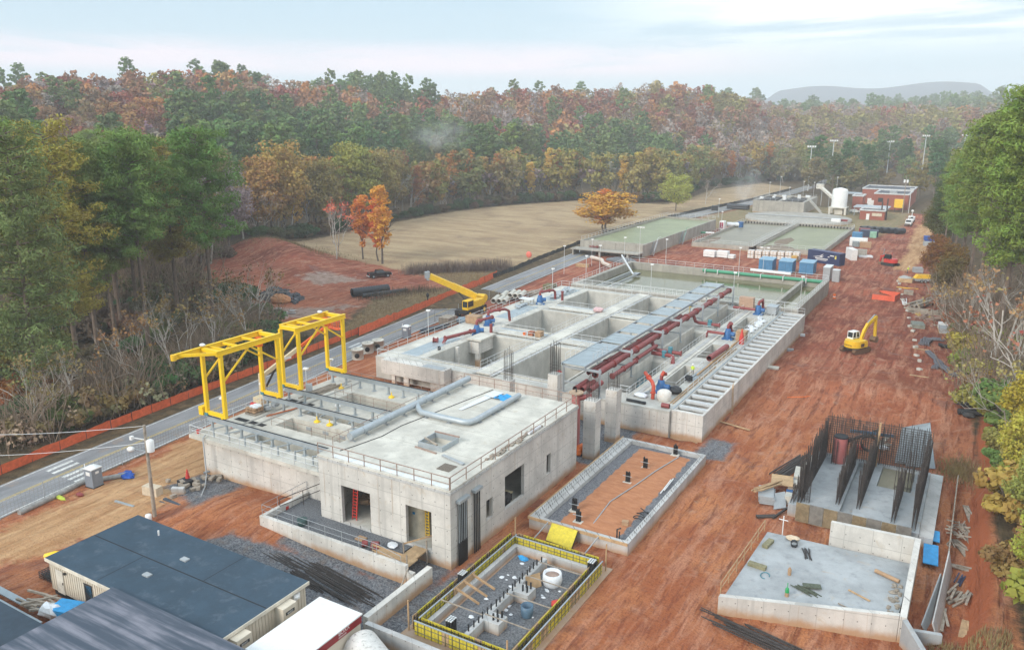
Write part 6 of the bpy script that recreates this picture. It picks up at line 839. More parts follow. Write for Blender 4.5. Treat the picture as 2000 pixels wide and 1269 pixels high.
 one('board_pile', scatter_bars(MB(), (2.2, 68.6), 9, 2.2, .18, (.7, .8), 1.2, .25, tz(2.2, 68.6) + .05), OLDW, 'pile of broken boards on the right soil', 'boards'); one('steel_ladder', scatter_bars(MB(), (2.0, 71.4), 6, 2.0, .1, (.35, .1), 1.4, .02, tz(2, 71.4) + .1), M('dark_blue_steel', (.03, .04, .09), .6), 'dark blue ladder frame on the right soil', 'frame'); one('scrap_heap', scatter_bars(MB(), (1.4, 79.6), 26, 1.3, .1, (.6, 3.0), .8, 1.4, .5), OLDW, 'strewn timber scraps along the edge board', 'scraps')
right_side()
# ---------------- vehicles ----------------
def wheel(t, x, y, r, w, nm='wheel', rim=GREYP):
 o = MB().tube([(x, y - w / 2, r), (x, y + w / 2, r)], r, 16).build(nm, RUB, t, True); MB().tube([(x, y - w / 2 - .02, r), (x, y + w / 2 + .02, r)], r * .55, 12).build('rim', rim, o, True); return o
def hull(mb, prof, w0, w1=None):
 """side profile (x, z) extruded across; the top may be narrower"""
 n = len(prof); w1 = w1 or w0; zs = [z for x, z in prof]; a, b = min(zs), max(zs); hw = [(w0 + (w1 - w0) * (z - a) / (b - a + 1e-6)) / 2 for x, z in prof]
 mb.add([(x, -h, z) for (x, z), h in zip(prof, hw)] + [(x, h, z) for (x, z), h in zip(prof, hw)], [tuple(range(n)), tuple(range(2 * n - 1, n - 1, -1))] + [(i, n + i, n + (i + 1) % n, (i + 1) % n) for i in range(n)]); return mb
def excavator(label, loc, rz, k, body, small=False):
 t = thing('excavator', label, 'excavator', loc, rz); s = lambda *v: tuple(a * k for a in v)
 for y in (-1.15, 1.15):
  tr = hull(MB(), [(-1.75, .1), (1.75, .1), (2.1, .45), (1.8, .85), (-1.8, .85), (-2.1, .45)], .6); tr.v = [(a * k, (b + y) * k, c * k) for a, b, c in tr.v]; p = tr.build('track', RUB if small else M('muddy_track', (.16, .085, .045), .9, .3, 4), t, True)
  sh = MB(); [sh.cbox(s(-1.7 + i * .38, y, .87), s(.16, .62, .05)) for i in range(10)]; sh.build('track_shoe', STEELB, p, True)
 MB().box(*s(-1.2, -.9, .35), *s(1.2, .9, .75)).cyl(0, 0, .7 * k, 1.0 * k, .65 * k, 16).build('undercarriage', STEELB, t, True)
 rear = [(math.cos(a) * 1.45 - .55, math.sin(a) * 1.38) for a in np.linspace(math.pi / 2 + .15, 3 * math.pi / 2 - .15, 12)]; poly = [(x * k, y * k) for x, y in rear + [(1.15, -1.38), (1.15, 1.38)]]; MB().prism(poly, 1.0 * k, 1.75 * k).build('upper_body', body, t, True); MB().prism([(x * .93 - .02 * k, y * .96) for x, y in poly], 1.752 * k, 2.05 * k).build('engine_hood', body, t, True)
 cab = hull(MB(), [(-.45, 1.76), (1.25, 1.76), (1.3, 2.5), (1.0, 3.15), (-.4, 3.15)], .98, .9); cab.v = [(a * k, (b + .82) * k, c * k) for a, b, c in cab.v]; c = cab.build('cab', GLASS, t, True); fr = MB()
 for y in (.34, 1.3): [fr.bar(s(*a), s(*b), .09 * k) for a, b in (((-.43, y, 1.76), (-.4, y, 3.15)), ((.42, y, 1.76), (.42, y, 3.15)), ((1.27, y, 2.45), (1.0, y, 3.15)), ((1.26, y, 1.76), (1.3, y, 2.5)), ((-.45, y, 2.2), (1.28, y, 2.2)))]
 fr.box(*s(-.46, .34, 1.76), *s(-.38, 1.3, 2.3)).box(*s(-.45, .3, 3.12), *s(1.05, 1.34, 3.22)); fr.build('cab_frame', WHT if not small else DARK, c, True)
 bm = MB(); pts = [(1.0, -.1, 1.7), (1.7, -.1, 3.3), (2.35, -.1, 4.2), (4.3, -.1, 5.2)] if not small else [(1.0, 0, 1.6), (2.0, 0, 2.6), (3.0, 0, 2.3)]; [bm.bar(s(*a), s(*b), .36 * k, .5 * k) for a, b in zip(pts, pts[1:])]; [bm.tube([s(p[0], p[1] - .2, p[2]), s(p[0], p[1] + .2, p[2])], .27 * k, 12) for p in pts]; bm.build('boom', body, t, True); e = pts[-1]
 st = (e[0] + .35, e[1], e[2] - 3.3) if not small else (3.3, 0, .7); MB().bar(s(*e), s(*st), .3 * k, .42 * k).build('stick', body, t, True); bk = hull(MB(), [(-.5, 0), (.1, .15), (.35, -.35), (.1, -.95), (-.45, -.85), (-.75, -.4)], 1.0); bk.v = [((a + st[0]) * k, (b + st[1]) * k, (q + st[2]) * k) for a, b, q in bk.v]; bk.build('bucket', M('worn_bucket', (.20, .12, .07), .8) if 'worn_bucket' not in bpy.data.materials else bpy.data.materials['worn_bucket'], t, True)
 MB().tube([s(1.1, .3, 1.6), s(2.0, .15, 3.3)], .08 * k, 8).tube([s(2.3, -.1, 4.5), s(e[0] - .4, -.1, e[2] + .45), s(e[0], -.1, e[2] + .3)], .09 * k, 8).build('cylinder', GALV, t, True)
 if not small:
  lw = text('KOMATSU', .34, DARK, None, (0, 0, 0), (0, -1, 0), (0, 0, 1), .01); lw.parent = t; lw.data.transform(Matrix.Translation((-2.02 * k, .75 * k, 1.3 * k))); MB().box(*s(-.55, -1.40, 1.15), *s(.25, -1.36, 1.7)).build('side_mark', M('mark_dark', (.10, .06, .05), .6), t, True); MB().box(*s(-1.55, -1.02, 1.35), *s(-1.4, -.95, 1.55)).build('tail_lamp', RED, t, True)
 return t
def vehicles():
 excavator('yellow excavator with raised boom working on the red clay track', (-16.2, 141.5, tz(-16.2, 141.5) - .03), rad(62), 1.05, MACH); e = excavator('small red compact excavator beside the sandy road', (-20.6, 234.5, tz(-20.6, 234.5)), rad(150), .95, RED, True); MB().bar((-.6, .6, 3.0), (-.6, .6, 3.7), .1).build('beacon', RED, e, True)
 # black pickup
 t = thing('pickup_truck', 'black crew cab pickup parked on the red clay lot', 'pickup', (-126.3, 150.6, tz(-126.3, 150.6)), rad(62)); PAINT = M('black_car_paint', (.012, .014, .018), .15, .1, 1, 0, .6)
 hull(MB(), [(-2.9, .5), (2.85, .5), (2.95, .85), (2.75, 1.12), (1.35, 1.2), (-2.9, 1.2)], 1.95, 1.85).build('body', PAINT, t, True); hull(MB(), [(-1.0, 1.202), (1.35, 1.202), (.75, 1.82), (-.75, 1.85)], 1.8, 1.45).build('cab', GLASS, t, True); MB().box(-.78, -.72, 1.83, .72, .72, 1.9).build('roof', PAINT, t, True); MB().box(-2.82, -.8, 1.203, -1.08, .8, 1.21).build('bed', DARK, t, True); MB().box(-2.85, -.93, 1.2, -1.1, -.8, 1.32).box(-2.85, .8, 1.2, -1.1, .93, 1.32).box(-2.92, -.93, .9, -2.85, .93, 1.32).build('bed_side', PAINT, t, True)
 [wheel(t, x, y, .42, .28) for x in (-1.9, 1.85) for y in (-.9, .9)]; MB().box(-3.02, -.9, .45, -2.9, .9, .65).box(2.9, -.9, .45, 3.03, .9, .7).build('bumper', RAILM, t, True); [MB().box(2.86, y - .2, .86, 2.96, y + .2, 1.02).build('headlight', LAMPM, t, True) for y in (-.7, .7)]; [MB().box(-2.95, y - .1, .9, -2.88, y + .1, 1.2).build('tail_light', RED, t, True) for y in (-.85, .85)]; MB().box(-.3, -.98, 1.25, -.1, -.9, 1.45).build('mirror', PAINT, t, True)
 # yellow mobile crane beside the basin
 t = thing('mobile_crane', 'yellow rough terrain crane with its boom lowered over the road', 'crane', (-86.0, 130.2, 0)); W_ = lambda *a: MB().bar(*a)
 MB().box(-87.3, 126.3, .9, -84.6, 133.8, 1.5).build('chassis', BLK, t)
 for x in (-87.2, -84.7):
  for y in (127.4, 132.6): o = MB().tube([(x - .3, y, .8), (x + .3, y, .8)], .8, 16).build('wheel', RUB, t); MB().tube([(x - .33, y, .8), (x + .33, y, .8)], .4, 12).build('rim', MACH, o)
 MB().box(-87.2, 129.2, 1.5, -84.8, 133.2, 2.9).box(-86.8, 133.2, 1.7, -85.2, 134.4, 3.2).build('turntable', MACH, t); MB().tube([(-86.9, 134.2, 2.7), (-85.1, 134.2, 2.7)], .75, 14).build('counterweight', MACH, t); c = MB().plate([(-85.9, 127.0, 1.7), (-84.7, 127.0, 1.7), (-84.7, 129.1, 1.7), (-85.9, 129.1, 1.7)], 1.6).build('cab', GLASS, t); MB().box(-85.95, 126.95, 1.6, -84.65, 129.15, 2.1).bar((-85.9, 127, 2.1), (-85.9, 127, 3.3), .1).bar((-84.7, 127, 2.1), (-84.7, 127, 3.3), .1).bar((-85.9, 129.1, 2.1), (-85.9, 129.1, 3.3), .1).bar((-84.7, 129.1, 2.1), (-84.7, 129.1, 3.3), .1).box(-85.95, 126.95, 3.28, -84.65, 129.15, 3.38).build('cab_frame', MACH, c)
 b0, b1 = Vector((-86.1, 132.2, 3.3)), Vector((-93.4, 126.6, 7.6)); W_(b0, b1, .95, 1.1).build('boom', MACH, t); d = (b1 - b0).normalized(); W_(b0 + d * 1, b0 + d * 5.2, 1.05, 1.25).build('boom', MACH, t); h = MB(); [h.tube([b1 + d * .3 + Vector((-.5 * d.y, .5 * d.x, q)) * 1, b1 + d * .3 + Vector((.5 * d.y, -.5 * d.x, q))], .38, 10) for q in (-.6, -.1, .45)]; h.cbox(b1 + d * .5, (1.0, 1.1, 1.2), .6); h.build('boom_head', GREYP, t); W_((-86.3, 129.8, 2.2), b0 + d * 4.3 - Vector((0, 0, .4)), .3).build('lift_cylinder', STEELB, t)
 hk = MB(); [hk.tube([b1 + d * .5 + Vector((q, 0, -.4)), b1 + d * .5 + Vector((q, 0, -3.6))], .025, 4) for q in (-.25, 0, .25)]; hk.build('hoist_rope', STEELB, t); MB().ball(b1 + d * .5 + Vector((0, 0, -4.1)), .42, (.8, .6, 1.2), 10).bar(b1 + d * .5 + Vector((0, 0, -4.4)), b1 + d * .5 + Vector((0, 0, -5.1)), .16).build('hook_block', BLK, t)
 # boom lift behind the gantry
 t = thing('boom_lift', 'cream and orange boom lift standing on the road behind the gantry cranes', 'boom lift', (-79.5, 70.5, 0)); CR_ = M('cream_machine', (.60, .50, .33), .5, .1, 2); OR_ = M('orange_machine', (.70, .12, .02), .5, .1, 2)
 MB().box(-80.7, 68.6, .5, -78.5, 72.4, 1.1).build('chassis', GREYP, t); [(lambda o: MB().tube([(x - .22, y, .5), (x + .22, y, .5)], .25, 10).build('rim', WHT, o))(MB().tube([(x - .2, y, .5), (x + .2, y, .5)], .5, 14).build('wheel', RUB, t)) for x in (-80.6, -78.6) for y in (69.2, 71.8)]
 MB().box(-80.3, 69.2, 1.1, -78.8, 71.4, 2.2).box(-79.9, 70.0, 2.2, -79.3, 70.7, 5.3).build('turret', CR_, t); p0, p1 = Vector((-79.6, 70.4, 4.9)), Vector((-75.6, 79.5, 10.6)); m_ = p0.lerp(p1, .55); MB().bar(p0, m_, .42, .5).build('boom', CR_, t); MB().bar(m_, p1, .32, .38).build('boom', OR_, t); MB().bar(p0 + Vector((.1, .5, -1.6)), p0.lerp(p1, .22), .22).build('lift_cylinder', STEELB, t); q = p0.lerp(p1, .34); MB().cbox(q + Vector((.23, -.12, 0)), (.02, 1.3, .3), -.41).build('decal', WHT, t)
 bk = MB(); B0 = p1 + Vector((.2, .5, -.8)); [bk.bar(B0 + Vector((x, y, 0)), B0 + Vector((x, y, 1.1)), .06) for x in (-1.1, 0, 1.1) for y in (-.4, .4)]; [bk.bar(B0 + Vector((-1.1, y, z)), B0 + Vector((1.1, y, z)), .06) for y in (-.4, .4) for z in (.1, .6, 1.1)]; [bk.bar(B0 + Vector((x, -.4, z)), B0 + Vector((x, .4, z)), .06) for x in (-1.1, 1.1) for z in (.6, 1.1)]; bk.cbox(B0, (2.3, .9, .1)); bk.build('basket', OR_, t)
 # white service trucks
 for i, (x, y, lb) in enumerate(((-24.4, 329, 'nearer white service truck on the road by the brick buildings'), (-24.6, 341, 'farther white service truck with bucket boom by the brick buildings'))):
  t = thing('service_truck', lb, 'truck', (x, y, 0), rad(-90), 'white service trucks'); hull(MB(), [(.8, .6), (3.2, .6), (3.3, 1.3), (2.3, 1.5), (1.8, 2.4), (.8, 2.4)], 2.1, 1.8).build('cab', WHT, t, True); MB().box(-3.2, -1.1, .8, .75, 1.1, 1.9).build('service_body', WHT, t, True); MB().box(3.12, -.9, .7, 3.32, .9, 1.0).build('grille', DARK, t, True); MB().box(1.9, -.8, 1.55, 2.34, .8, 2.2).build('windscreen', GLASS, t, True); [wheel(t, a, b, .45, .3) for a in (-2, 2.2) for b in (-1, 1)]; MB().bar((-1, 0, 1.9), (.8, .2, 3.2 + i), .3).ball((1.0, .2, 3.3 + i), .5, (1, 1, .9), 8).build('bucket_boom', WHT, t, True)
 car = thing('parked_car', 'pale parked car half hidden behind the small brick building', 'car', (-47.5, 362, 0), .1); hull(MB(), [(-2.2, .4), (2.2, .4), (2.25, .8), (1.2, .95), (.5, 1.45), (-1.2, 1.45), (-2.1, .95)], 1.8, 1.5).build('body', WHT, car, True); MB().box(-1.1, -.76, .98, .5, .76, 1.35).build('window', GLASS, car, True); [wheel(car, a, b, .33, .22) for a in (-1.4, 1.4) for b in (-.8, .8)]
vehicles()
# ---------------- portable toilets, container, sheds, stacks ----------------
def goods():
 t = thing('portable_toilet', 'grey portable toilet with white roof at the near road edge', 'toilet', (-77.9, 45.2, 0), .08); MB().box(-.6, -.6, .08, .6, .6, 2.05).build('cabin', M('toilet_grey', (.21, .235, .27), .5, .08, 1), t, True); MB().prism([(-.64, -.64), (.64, -.64), (.64, .64), (-.64, .64)], 2.05, 2.15).lathe(0, 0, [(.6, 2.15), (.45, 2.3), (.1, 2.33)], 16).build('roof', WHT, t, True); MB().box(-.66, -.66, 0, .66, .66, .08).build('skid', DARK, t, True); d = MB().box(.6, -.42, .15, .63, .42, 1.95).build('door', bpy.data.materials['toilet_grey'], t, True); MB().cyl(.64, 0, 1.5, 1.52, .01).box(.63, -.2, 1.55, .65, .2, 1.8).build('label', WHT, d, True); MB().box(-.3, -.63, 1.4, .3, -.6, 1.8).build('vent', WHT, t, True); MB().cyl(-.5, -.5, 2.1, 2.6, .05, 6).build('vent_pipe', WHT, t, True)
 dup(t, (-86.2, 109.6, 0), .15, 'grey portable toilet beyond the basin corner beside the road')
 c = thing('shipping_container', 'dark navy shipping container with white bird logo', 'container', (-36, 229, 0), math.atan2(-4.2, 8.6)); NV = M('navy_steel', (.028, .042, .115), .5, .12, 1, dirt=(.06, .05, .06)); L = 4.9; MB().box(-L, -1.22, .1, L, 1.22, 3.3).build('shell', NV, c, True); rb = MB(); [rb.box(x, -1.27, .25, x + .12, -1.221, 3.15) for x in np.arange(-L + .2, L - .2, .3)]; [rb.box(L + .001, y, .25, L + .05, y + .1, 3.15) for y in (-1, -.6, -.2, .2, .6, 1)]; rb.build('rib', NV, c, True); fr = MB(); [fr.box(x - .08, -1.29, .1, x + .08, -1.15, 3.32) for x in (-L, L)]; fr.box(-L, -1.29, 3.18, L, -1.2, 3.32).box(-L, -1.29, .1, L, -1.2, .25); fr.build('frame', NV, c, True)
 lg = MB(); lg.plate([(-3.4, -1.285, 1.55), (-1.2, -1.285, 2.0), (.1, -1.285, 2.75), (-.6, -1.285, 2.05), (-2.2, -1.285, 1.62)], .01).plate([(-1.5, -1.285, 1.72), (.2, -1.285, 2.15), (-.6, -1.285, 1.65)], .01); [lg.box(-2.5 + i * .36, -1.3, 1.15, -2.25 + i * .36, -1.285, 1.48) for i in range(11)]; [lg.box(-2.2 + i * .3, -1.3, .82, -2.02 + i * .3, -1.285, 1.02) for i in range(11)]; lg.box(2.0, -1.3, 2.35, 3.2, -1.285, 2.6).box(1.3, -1.3, 1.95, 1.9, -1.285, 2.1); lg.build('logo', WHT, c, True); MB().box(3.5, -1.3, 1.75, 3.95, -1.286, 2.6).build('yellow_label', M('yellow_label', (.75, .65, .15), .6), c, True)
 b = thing('storage_shed', 'blue metal shed nearest the left of the row behind the green pipe', 'shed', (-47.2, 210.4, 0), 0, 'blue sheds behind the green pipe'); MB().box(-1.7, -2.2, .1, 1.7, 2.2, 2.9).build('body', BLUEB, b, True); MB().add([(-1.8, -2.3, 2.9), (1.8, -2.3, 2.9), (1.8, 2.3, 3.1), (-1.8, 2.3, 3.1), (-1.8, -2.3, 3.0), (1.8, -2.3, 3.0), (1.8, 2.3, 3.2), (-1.8, 2.3, 3.2)], [(4, 5, 6, 7), (0, 1, 5, 4), (1, 2, 6, 5), (2, 3, 7, 6), (3, 0, 4, 7), (3, 2, 1, 0)]).build('roof', M('pale_blue_roof', (.17, .33, .45), .4, .1, 1), b, True); MB().box(-1.6, -2.1, -.1, 1.6, 2.1, .1).build('skid', STEELB, b, True); dr = MB().box(-1.2, -2.24, .15, 1.2, -2.2, 2.5).build('door', BLUEB, b, True); MB().box(-.02, -2.27, .2, .02, -2.24, 2.4).build('hinge', DARK, dr, True)
 dup(b, (-42.3, 210.6, 0), 0, 'blue metal shed in the middle of the row behind the green pipe'); dup(b, (-37.4, 211.4, 0), 0, 'blue metal shed at the right of the row beside the grey cabinets')
 for x, y, w, d_, h, lb in ((-31.6, 205.8, 1.6, 4.6, 3.2, 'tall grey electrical cabinet at the corner of the green pipe'), (-29.3, 203.4, 1.6, 1.6, 2.9, 'short grey electrical cabinet with white top beside the red track')): e = thing('electrical_cabinet', lb, 'cabinet', (x, y, 0)); MB().box(x - w / 2, y - d_ / 2, .1, x + w / 2, y + d_ / 2, h).build('body', GALV, e); MB().box(x - w / 2 - .05, y - d_ / 2 - .05, h, x + w / 2 + .05, y + d_ / 2 + .05, h + .08).build('roof', RAILM, e); MB().box(x - w / 2 + .1, y - d_ / 2 - .03, .3, x + w / 2 - .1, y - d_ / 2, h - .2).build('door', GREYP, e)
 for i, (x, y) in enumerate(((-66, 222.5), (-62.6, 223.5), (-59.9, 223.0))): l = thing('lumber_pack', ('white wrapped lumber pack, left of three before the sludge tanks', 'white wrapped lumber pack, middle of three before the sludge tanks', 'small white wrapped pack at the right end of the lumber row')[i], 'lumber', (x, y, 0), -.06, 'white wrapped lumber packs'); w = 3.2 if i < 2 else 1.6; MB().box(-w / 2, -1, .2, w / 2, 1, 1.9 if i < 2 else 1.1).build('pack', WHT, l, True); MB().box(-w / 2 - .01, -1.01, .8, w / 2 + .01, 1.01, .84).build('strap', DARK, l, True); [MB().box(-w / 2 + .3 + k * (w - 1), -1, 0, -w / 2 + .5 + k * (w - 1), 1, .2).build('skid', WOOD, l, True) for k in (0, 1)]
 for i in range(7):
  x, y = -55.6 + i * 1.95, 227.0 + i * .45
  for k in range(2):
   l = thing('pipe_crate', f'white fittings crate, {("first", "second", "third", "fourth", "fifth", "sixth", "seventh")[i]} from left in row before sludge tank, {("bottom", "top")[k]} tier', 'crate', (x, y, 1.15 * k), -.06, 'crates of white fittings'); MB().box(-.85, -.8, .12, .85, .8, 1.1).build('load', WHT, l, True); m_ = MB(); [m_.box(-.9 + j * .85, -.85, 0, -.8 + j * .85, -.8, 1.14) for j in range(3)]; m_.box(-.9, -.84, .5, .9, -.81, .58).box(-.9, -.84, 1.06, .9, -.81, 1.14); m_.build('slat', WOOD, l, True)
 one('orange_crate', MB().box(-44.6, 226.6, 0, -43.2, 228, 1.6), M('ochre_box', (.58, .36, .1), .7), 'ochre box at the right end of the crate row', 'box')
 # concrete pipes and manhole rings by the road
 for i, (x, y, z, lb) in enumerate(((-87.2, 140.4, .6, 'front left'), (-86.0, 140.7, .6, 'front middle'), (-84.9, 141.0, .6, 'front right'), (-85.5, 144.4, 1.2, 'upper left'), (-84.4, 144.7, 1.2, 'upper middle'), (-83.3, 145.0, 1.2, 'upper right'), (-87.6, 144.6, .7, 'far left'), (-86.3, 144.7, .5, 'far right'))): one('concrete_pipe', MB().pipe((x, y, z), (x - 1.2, y + 4.0, z), .55, 14, .18), CONR, f'grey concrete pipe in the stack beyond the yellow crane, {lb}', 'pipe', 'concrete pipes beyond the yellow crane')
 for i, (x, y) in enumerate(((-85.0, 95.2), (-86.0, 98.9), (-85.7, 101.2))): m_ = MB().lathe(x, y, [(.95, 0), (.95, 1.5), (1.02, 1.5), (1.02, 1.7), (.6, 1.72), (.55, 1.2)], 20); t = thing('manhole_ring', ('concrete manhole ring nearest the yellow gantry', 'middle concrete manhole ring beside the road', 'farthest concrete manhole ring beside the road')[i], 'manhole', (x, y, 0), 0, 'concrete manhole rings'); m_.build('barrel', CONR, t); MB().tube([(x + .5, y - .72, .75), (x + .62, y - .86, .75)], .4, 14).build('opening', DARK, t)
 one('steel_stack', scatter_bars(MB(), (-85.4, 116.2), 22, 6.0, .22, (.9, .8), 1.35, .03, .02), M('dark_slate', (.06, .075, .095), .5, .2, 2), 'stack of dark steel plates behind the far portable toilet', 'steel'); pa = MB(); [pa.box(-86.4, 119.6, .02 + k * .28, -84.2, 122.4, .2 + k * .28) for k in range(6)]; one('pallet_stack', pa, OLDW, 'stack of timber pallets beside the yellow crane', 'pallets'); one('steel_rack', MB().tube([(-88.6, 121.5, 0), (-88.6, 121.5, 2.3), (-84.6, 123.8, 2.3), (-84.6, 123.8, 0)], .05, 5).tube([(-88.6, 121.5, 1.2), (-84.6, 123.8, 1.2)], .05, 5), STEELB, 'thin steel rack behind the pallet stack', 'rack'); one('grey_tarp_heap', MB().ball((-83.8, 123.8, .5), 1.1, (1.3, 1, .55), 10, .15), M('slate_tarp', (.19, .26, .31), .6), 'grey blue tarp heap in front of the yellow crane', 'tarp')
 one('spoil_pile', scatter_bars(MB(), (-84.0, 152), 14, 2.6, .35, (1.2, 2.2), .4, .9, .02), OLDW, 'mixed debris pile between the road and the basin corner', 'debris'); one('mud_bin', MB().box(-84.6, 157.5, 0, -82.2, 160, 1.4), M('mossy_bin', (.17, .15, .07), .9), 'mossy steel bin beyond the concrete pipes', 'bin'); one('geotextile_roll', MB().tube([(-93, 201.4, .6), (-88.5, 198.6, .6), (-86.3, 194.6, .55), (-83.2, 192.0, .5)], .5, 10), M('cream_hose', (.60, .51, .43), .8, .15, 1), 'cream hose curving over the red soil below the pale green tank', 'hose'); one('valve_stand', MB().bar((-96.4, 209.5, 0), (-96.4, 209.5, 2.6), .25).bar((-95, 209.5, 0), (-95, 209.5, 2.6), .25).bar((-97.5, 209.5, 2.2), (-94.5, 209.5, 2.2), .25), REDP, 'dark red valve frame below the pale green tank front', 'frame'); one('timber_pack', MB().cbox((-90, 189.5, .4), (3.4, 1.2, .8), .1), WOOD, 'yellowish timber pack beside the cream hose', 'timber'); one('gravel_heap', MB().ball((-84.6, 203, .1), 3.2, (1.4, .8, .28), 14, .08), GRAVM, 'low dark gravel heap below the pale green tank', 'heap')
 pu = thing('pump_skid', 'white pump enclosure with red louvre behind the pale green tank', 'pump', (-81.5, 283, 0)); MB().box(-80.6, 280.5, 0, -78.9, 283, 3).build('housing', WHT, pu); MB().box(-80.4, 280.45, .5, -79.2, 280.5, 2.6).build('louvre', M('magenta_red', (.33, .03, .08), .6), pu); MB().tube([(-79, 284.4, 1.6), (-75, 285.5, 1.6)], .8, 12).build('motor', RAILM, pu); MB().lathe(-74.6, 286, [(1, .2), (1, 2.6)], 12).build('drum', BLUEP, pu); one('white_pipe', MB().tube([(-79.6, 262, 1.2), (-77.2, 262, 1.3), (-76.6, 262, 1.2), (-76.3, 262, -.1)], .3, 10), WHT, 'white bent pipe entering the left sludge tank', 'pipe'); one('green_pipe', MB().tube([(-81.2, 262, 1.2), (-79.6, 262, 1.2)], .32, 10), GREENP, 'short green pipe joined to the white bent pipe', 'pipe')
 # lot on the left
 z = tz(-114, 131); bp = thing('culvert_pipe', 'large black corrugated culvert pipe on the red lot', 'pipe', (-114.5, 130, z), 0, 'black culvert pipes'); MB().pipe((-115.6, 128.6, z + .95), (-112.0, 136.4, z + .95), .9, 20, .06).build('pipe_run', M('black_corrugated', (.025, .03, .038), .45, .2, 2), bp); rg = MB(); [rg.tube([Vector((-115.6, 128.6, z + .95)).lerp(Vector((-112, 136.4, z + .95)), k / 14), Vector((-115.6, 128.6, z + .95)).lerp(Vector((-112, 136.4, z + .95)), (k + .4) / 14)], .95, 18, False) for k in range(14)]; rg.build('rib', bpy.data.materials['black_corrugated'], bp)
 one('culvert_pipe', MB().pipe((-113.2, 129.2, z + .45), (-110.6, 135.0, z + .45), .42, 14, .08), bpy.data.materials['black_corrugated'], 'thin black pipe lying beside the large culvert, inner one', 'pipe', 'black culvert pipes'); one('culvert_pipe', MB().pipe((-111.8, 131.4, z + .5), (-108.4, 138.4, z + .5), .5, 14, .08), bpy.data.materials['black_corrugated'], 'thin black pipe lying beside the large culvert, outer one', 'pipe', 'black culvert pipes')
 dz = tz(-128, 119); dp = MB(); [dp.cbox((-130 + (gx := R.gauss(0, 2.6)), 121 + (gy := R.gauss(0, 1.9)), dz + 2.3 * math.exp(-(gx * gx / 14 + gy * gy / 7)) * R.uniform(.55, 1)), (R.uniform(.5, 1.9), R.uniform(.4, 1.2), R.uniform(.15, .6)), R.uniform(0, 3), R.uniform(-.5, .5), R.uniform(-.5, .5)) for _ in range(150)]; one('asphalt_rubble', dp, M('broken_asphalt', (.075, .08, .09), .8, .5, .7, dirt=(.35, .36, .38), dirt_amt=.9), 'pile of broken dark asphalt slabs on the red lot', 'rubble'); one('clay_heap', MB().ball((-126.5, 118.4, dz + .4), 1.9, (1.3, 1, .75), 14, .08), M('orange_clay', (.42, .19, .085), .95, .25, 3), 'orange clay heap in front of the asphalt rubble', 'heap'); fl = MB(); [fl.cbox((-121.6 + R.gauss(0, 3), 112.6 + R.gauss(0, 1), tz(-121, 112) + .12), (R.uniform(.5, 1.6), R.uniform(.4, 1), .12), R.uniform(0, 3)) for _ in range(16)]; one('slab_pieces', fl, M('pale_slab_bits', (.40, .38, .36), .8), 'flat pale slab pieces before the rubble pile', 'slabs'); fl2 = MB(); [fl2.cbox((-137 + R.gauss(0, 2.2), 116.5 + R.gauss(0, .6), tz(-137, 116) + .25), (R.uniform(.6, 2), .6, .3), R.uniform(-.3, .3)) for _ in range(12)]; one('slab_pieces', fl2, bpy.data.materials['pale_slab_bits'], 'pale rubble row beside the green bush at the lot edge', 'slabs')
 # along the red track
 for i in range(15):
  px, py = 1753 + (1797 - 1753) * (i / 14) ** 1.0, 552 + (722 - 552) * (i / 14) ** 1.25; q = at(px + R.uniform(-2, 2), py + R.uniform(-3, 3)); q.z = tz(q.x, q.y); one('stone_block', MB().cbox((q.x, q.y, q.z + .2), (R.uniform(.45, .8), R.uniform(.35, .6), R.uniform(.25, .4)), R.uniform(0, 3), R.uniform(-.1, .1)), CONR, 'pale stone block in the curving row along the clay track', 'stone', 'pale stone blocks along the clay track')
 P = lambda x, y: (lambda q: Vector((q.x, q.y, tz(q.x, q.y))))(at(x, y))
 q = P(1733, 586); net = thing('net_barrier', 'orange mesh barrier round the soil pile on the track', 'barrier', q); m_ = MB(); pts = [q + Vector((-3.0, -1.5, 0)), q + Vector((1.6, -1.6, 0)), q + Vector((2.2, 3.2, 0)), q + Vector((-2.2, 3.6, 0))]
 def netrun(t, pts, h, mat, nm='netting', sag=.1, uvs=1.):
  vs = []; fs = []; uv = []; L = 0; cols = []
  for a, b in zip(pts, pts[1:]):
   n = max(2, int((b - a).length / 1.1))
   for k in range(n): cols.append(a.lerp(b, k / n))
  cols.append(pts[-1]); prev = cols[0]
  for i, c in enumerate(cols): L += (c - prev).length; prev = c; hh = h * (1 - sag * R.random()); lean = Vector((R.uniform(-.12, .12), R.uniform(-.12, .12), 0)); vs += [c + Vector((0, 0, .02)), c + lean * .6 + Vector((0, 0, hh * .5)), c + lean + Vector((0, 0, hh))]; uv += [(L * uvs, 0), (L * uvs, h * .5 * uvs), (L * uvs, h * uvs)]
  for i in range(len(cols) - 1):
   for k in range(2): fs.append((3 * i + k, 3 * i + 3 + k, 3 * i + 4 + k, 3 * i + 1 + k))
  mb = MB().add(vs, fs, False); o = mb.build(nm, mat, t); ul = o.data.uv_layers.new(name='uv');
  for lp in o.data.loops: ul.data[lp.index].uv = uv[lp.vertex_index]
  return o
 ONET = netmat('orange_netting', (.75, .13, .06), 8, .55); netrun(net, pts, 1.25, ONET); [MB().bar(p, p + Vector((0, 0, 1.4)), .06).build('stake', STEELB, net) for p in pts]
 def block(nm, lb, cat, px, py, dims, mat, rz=0., group=None, z=0.): q = P(px, py); return one(nm, MB().cbox((q.x, q.y, q.z + dims[2] / 2 + z), dims, rz), mat, lb, cat, group)
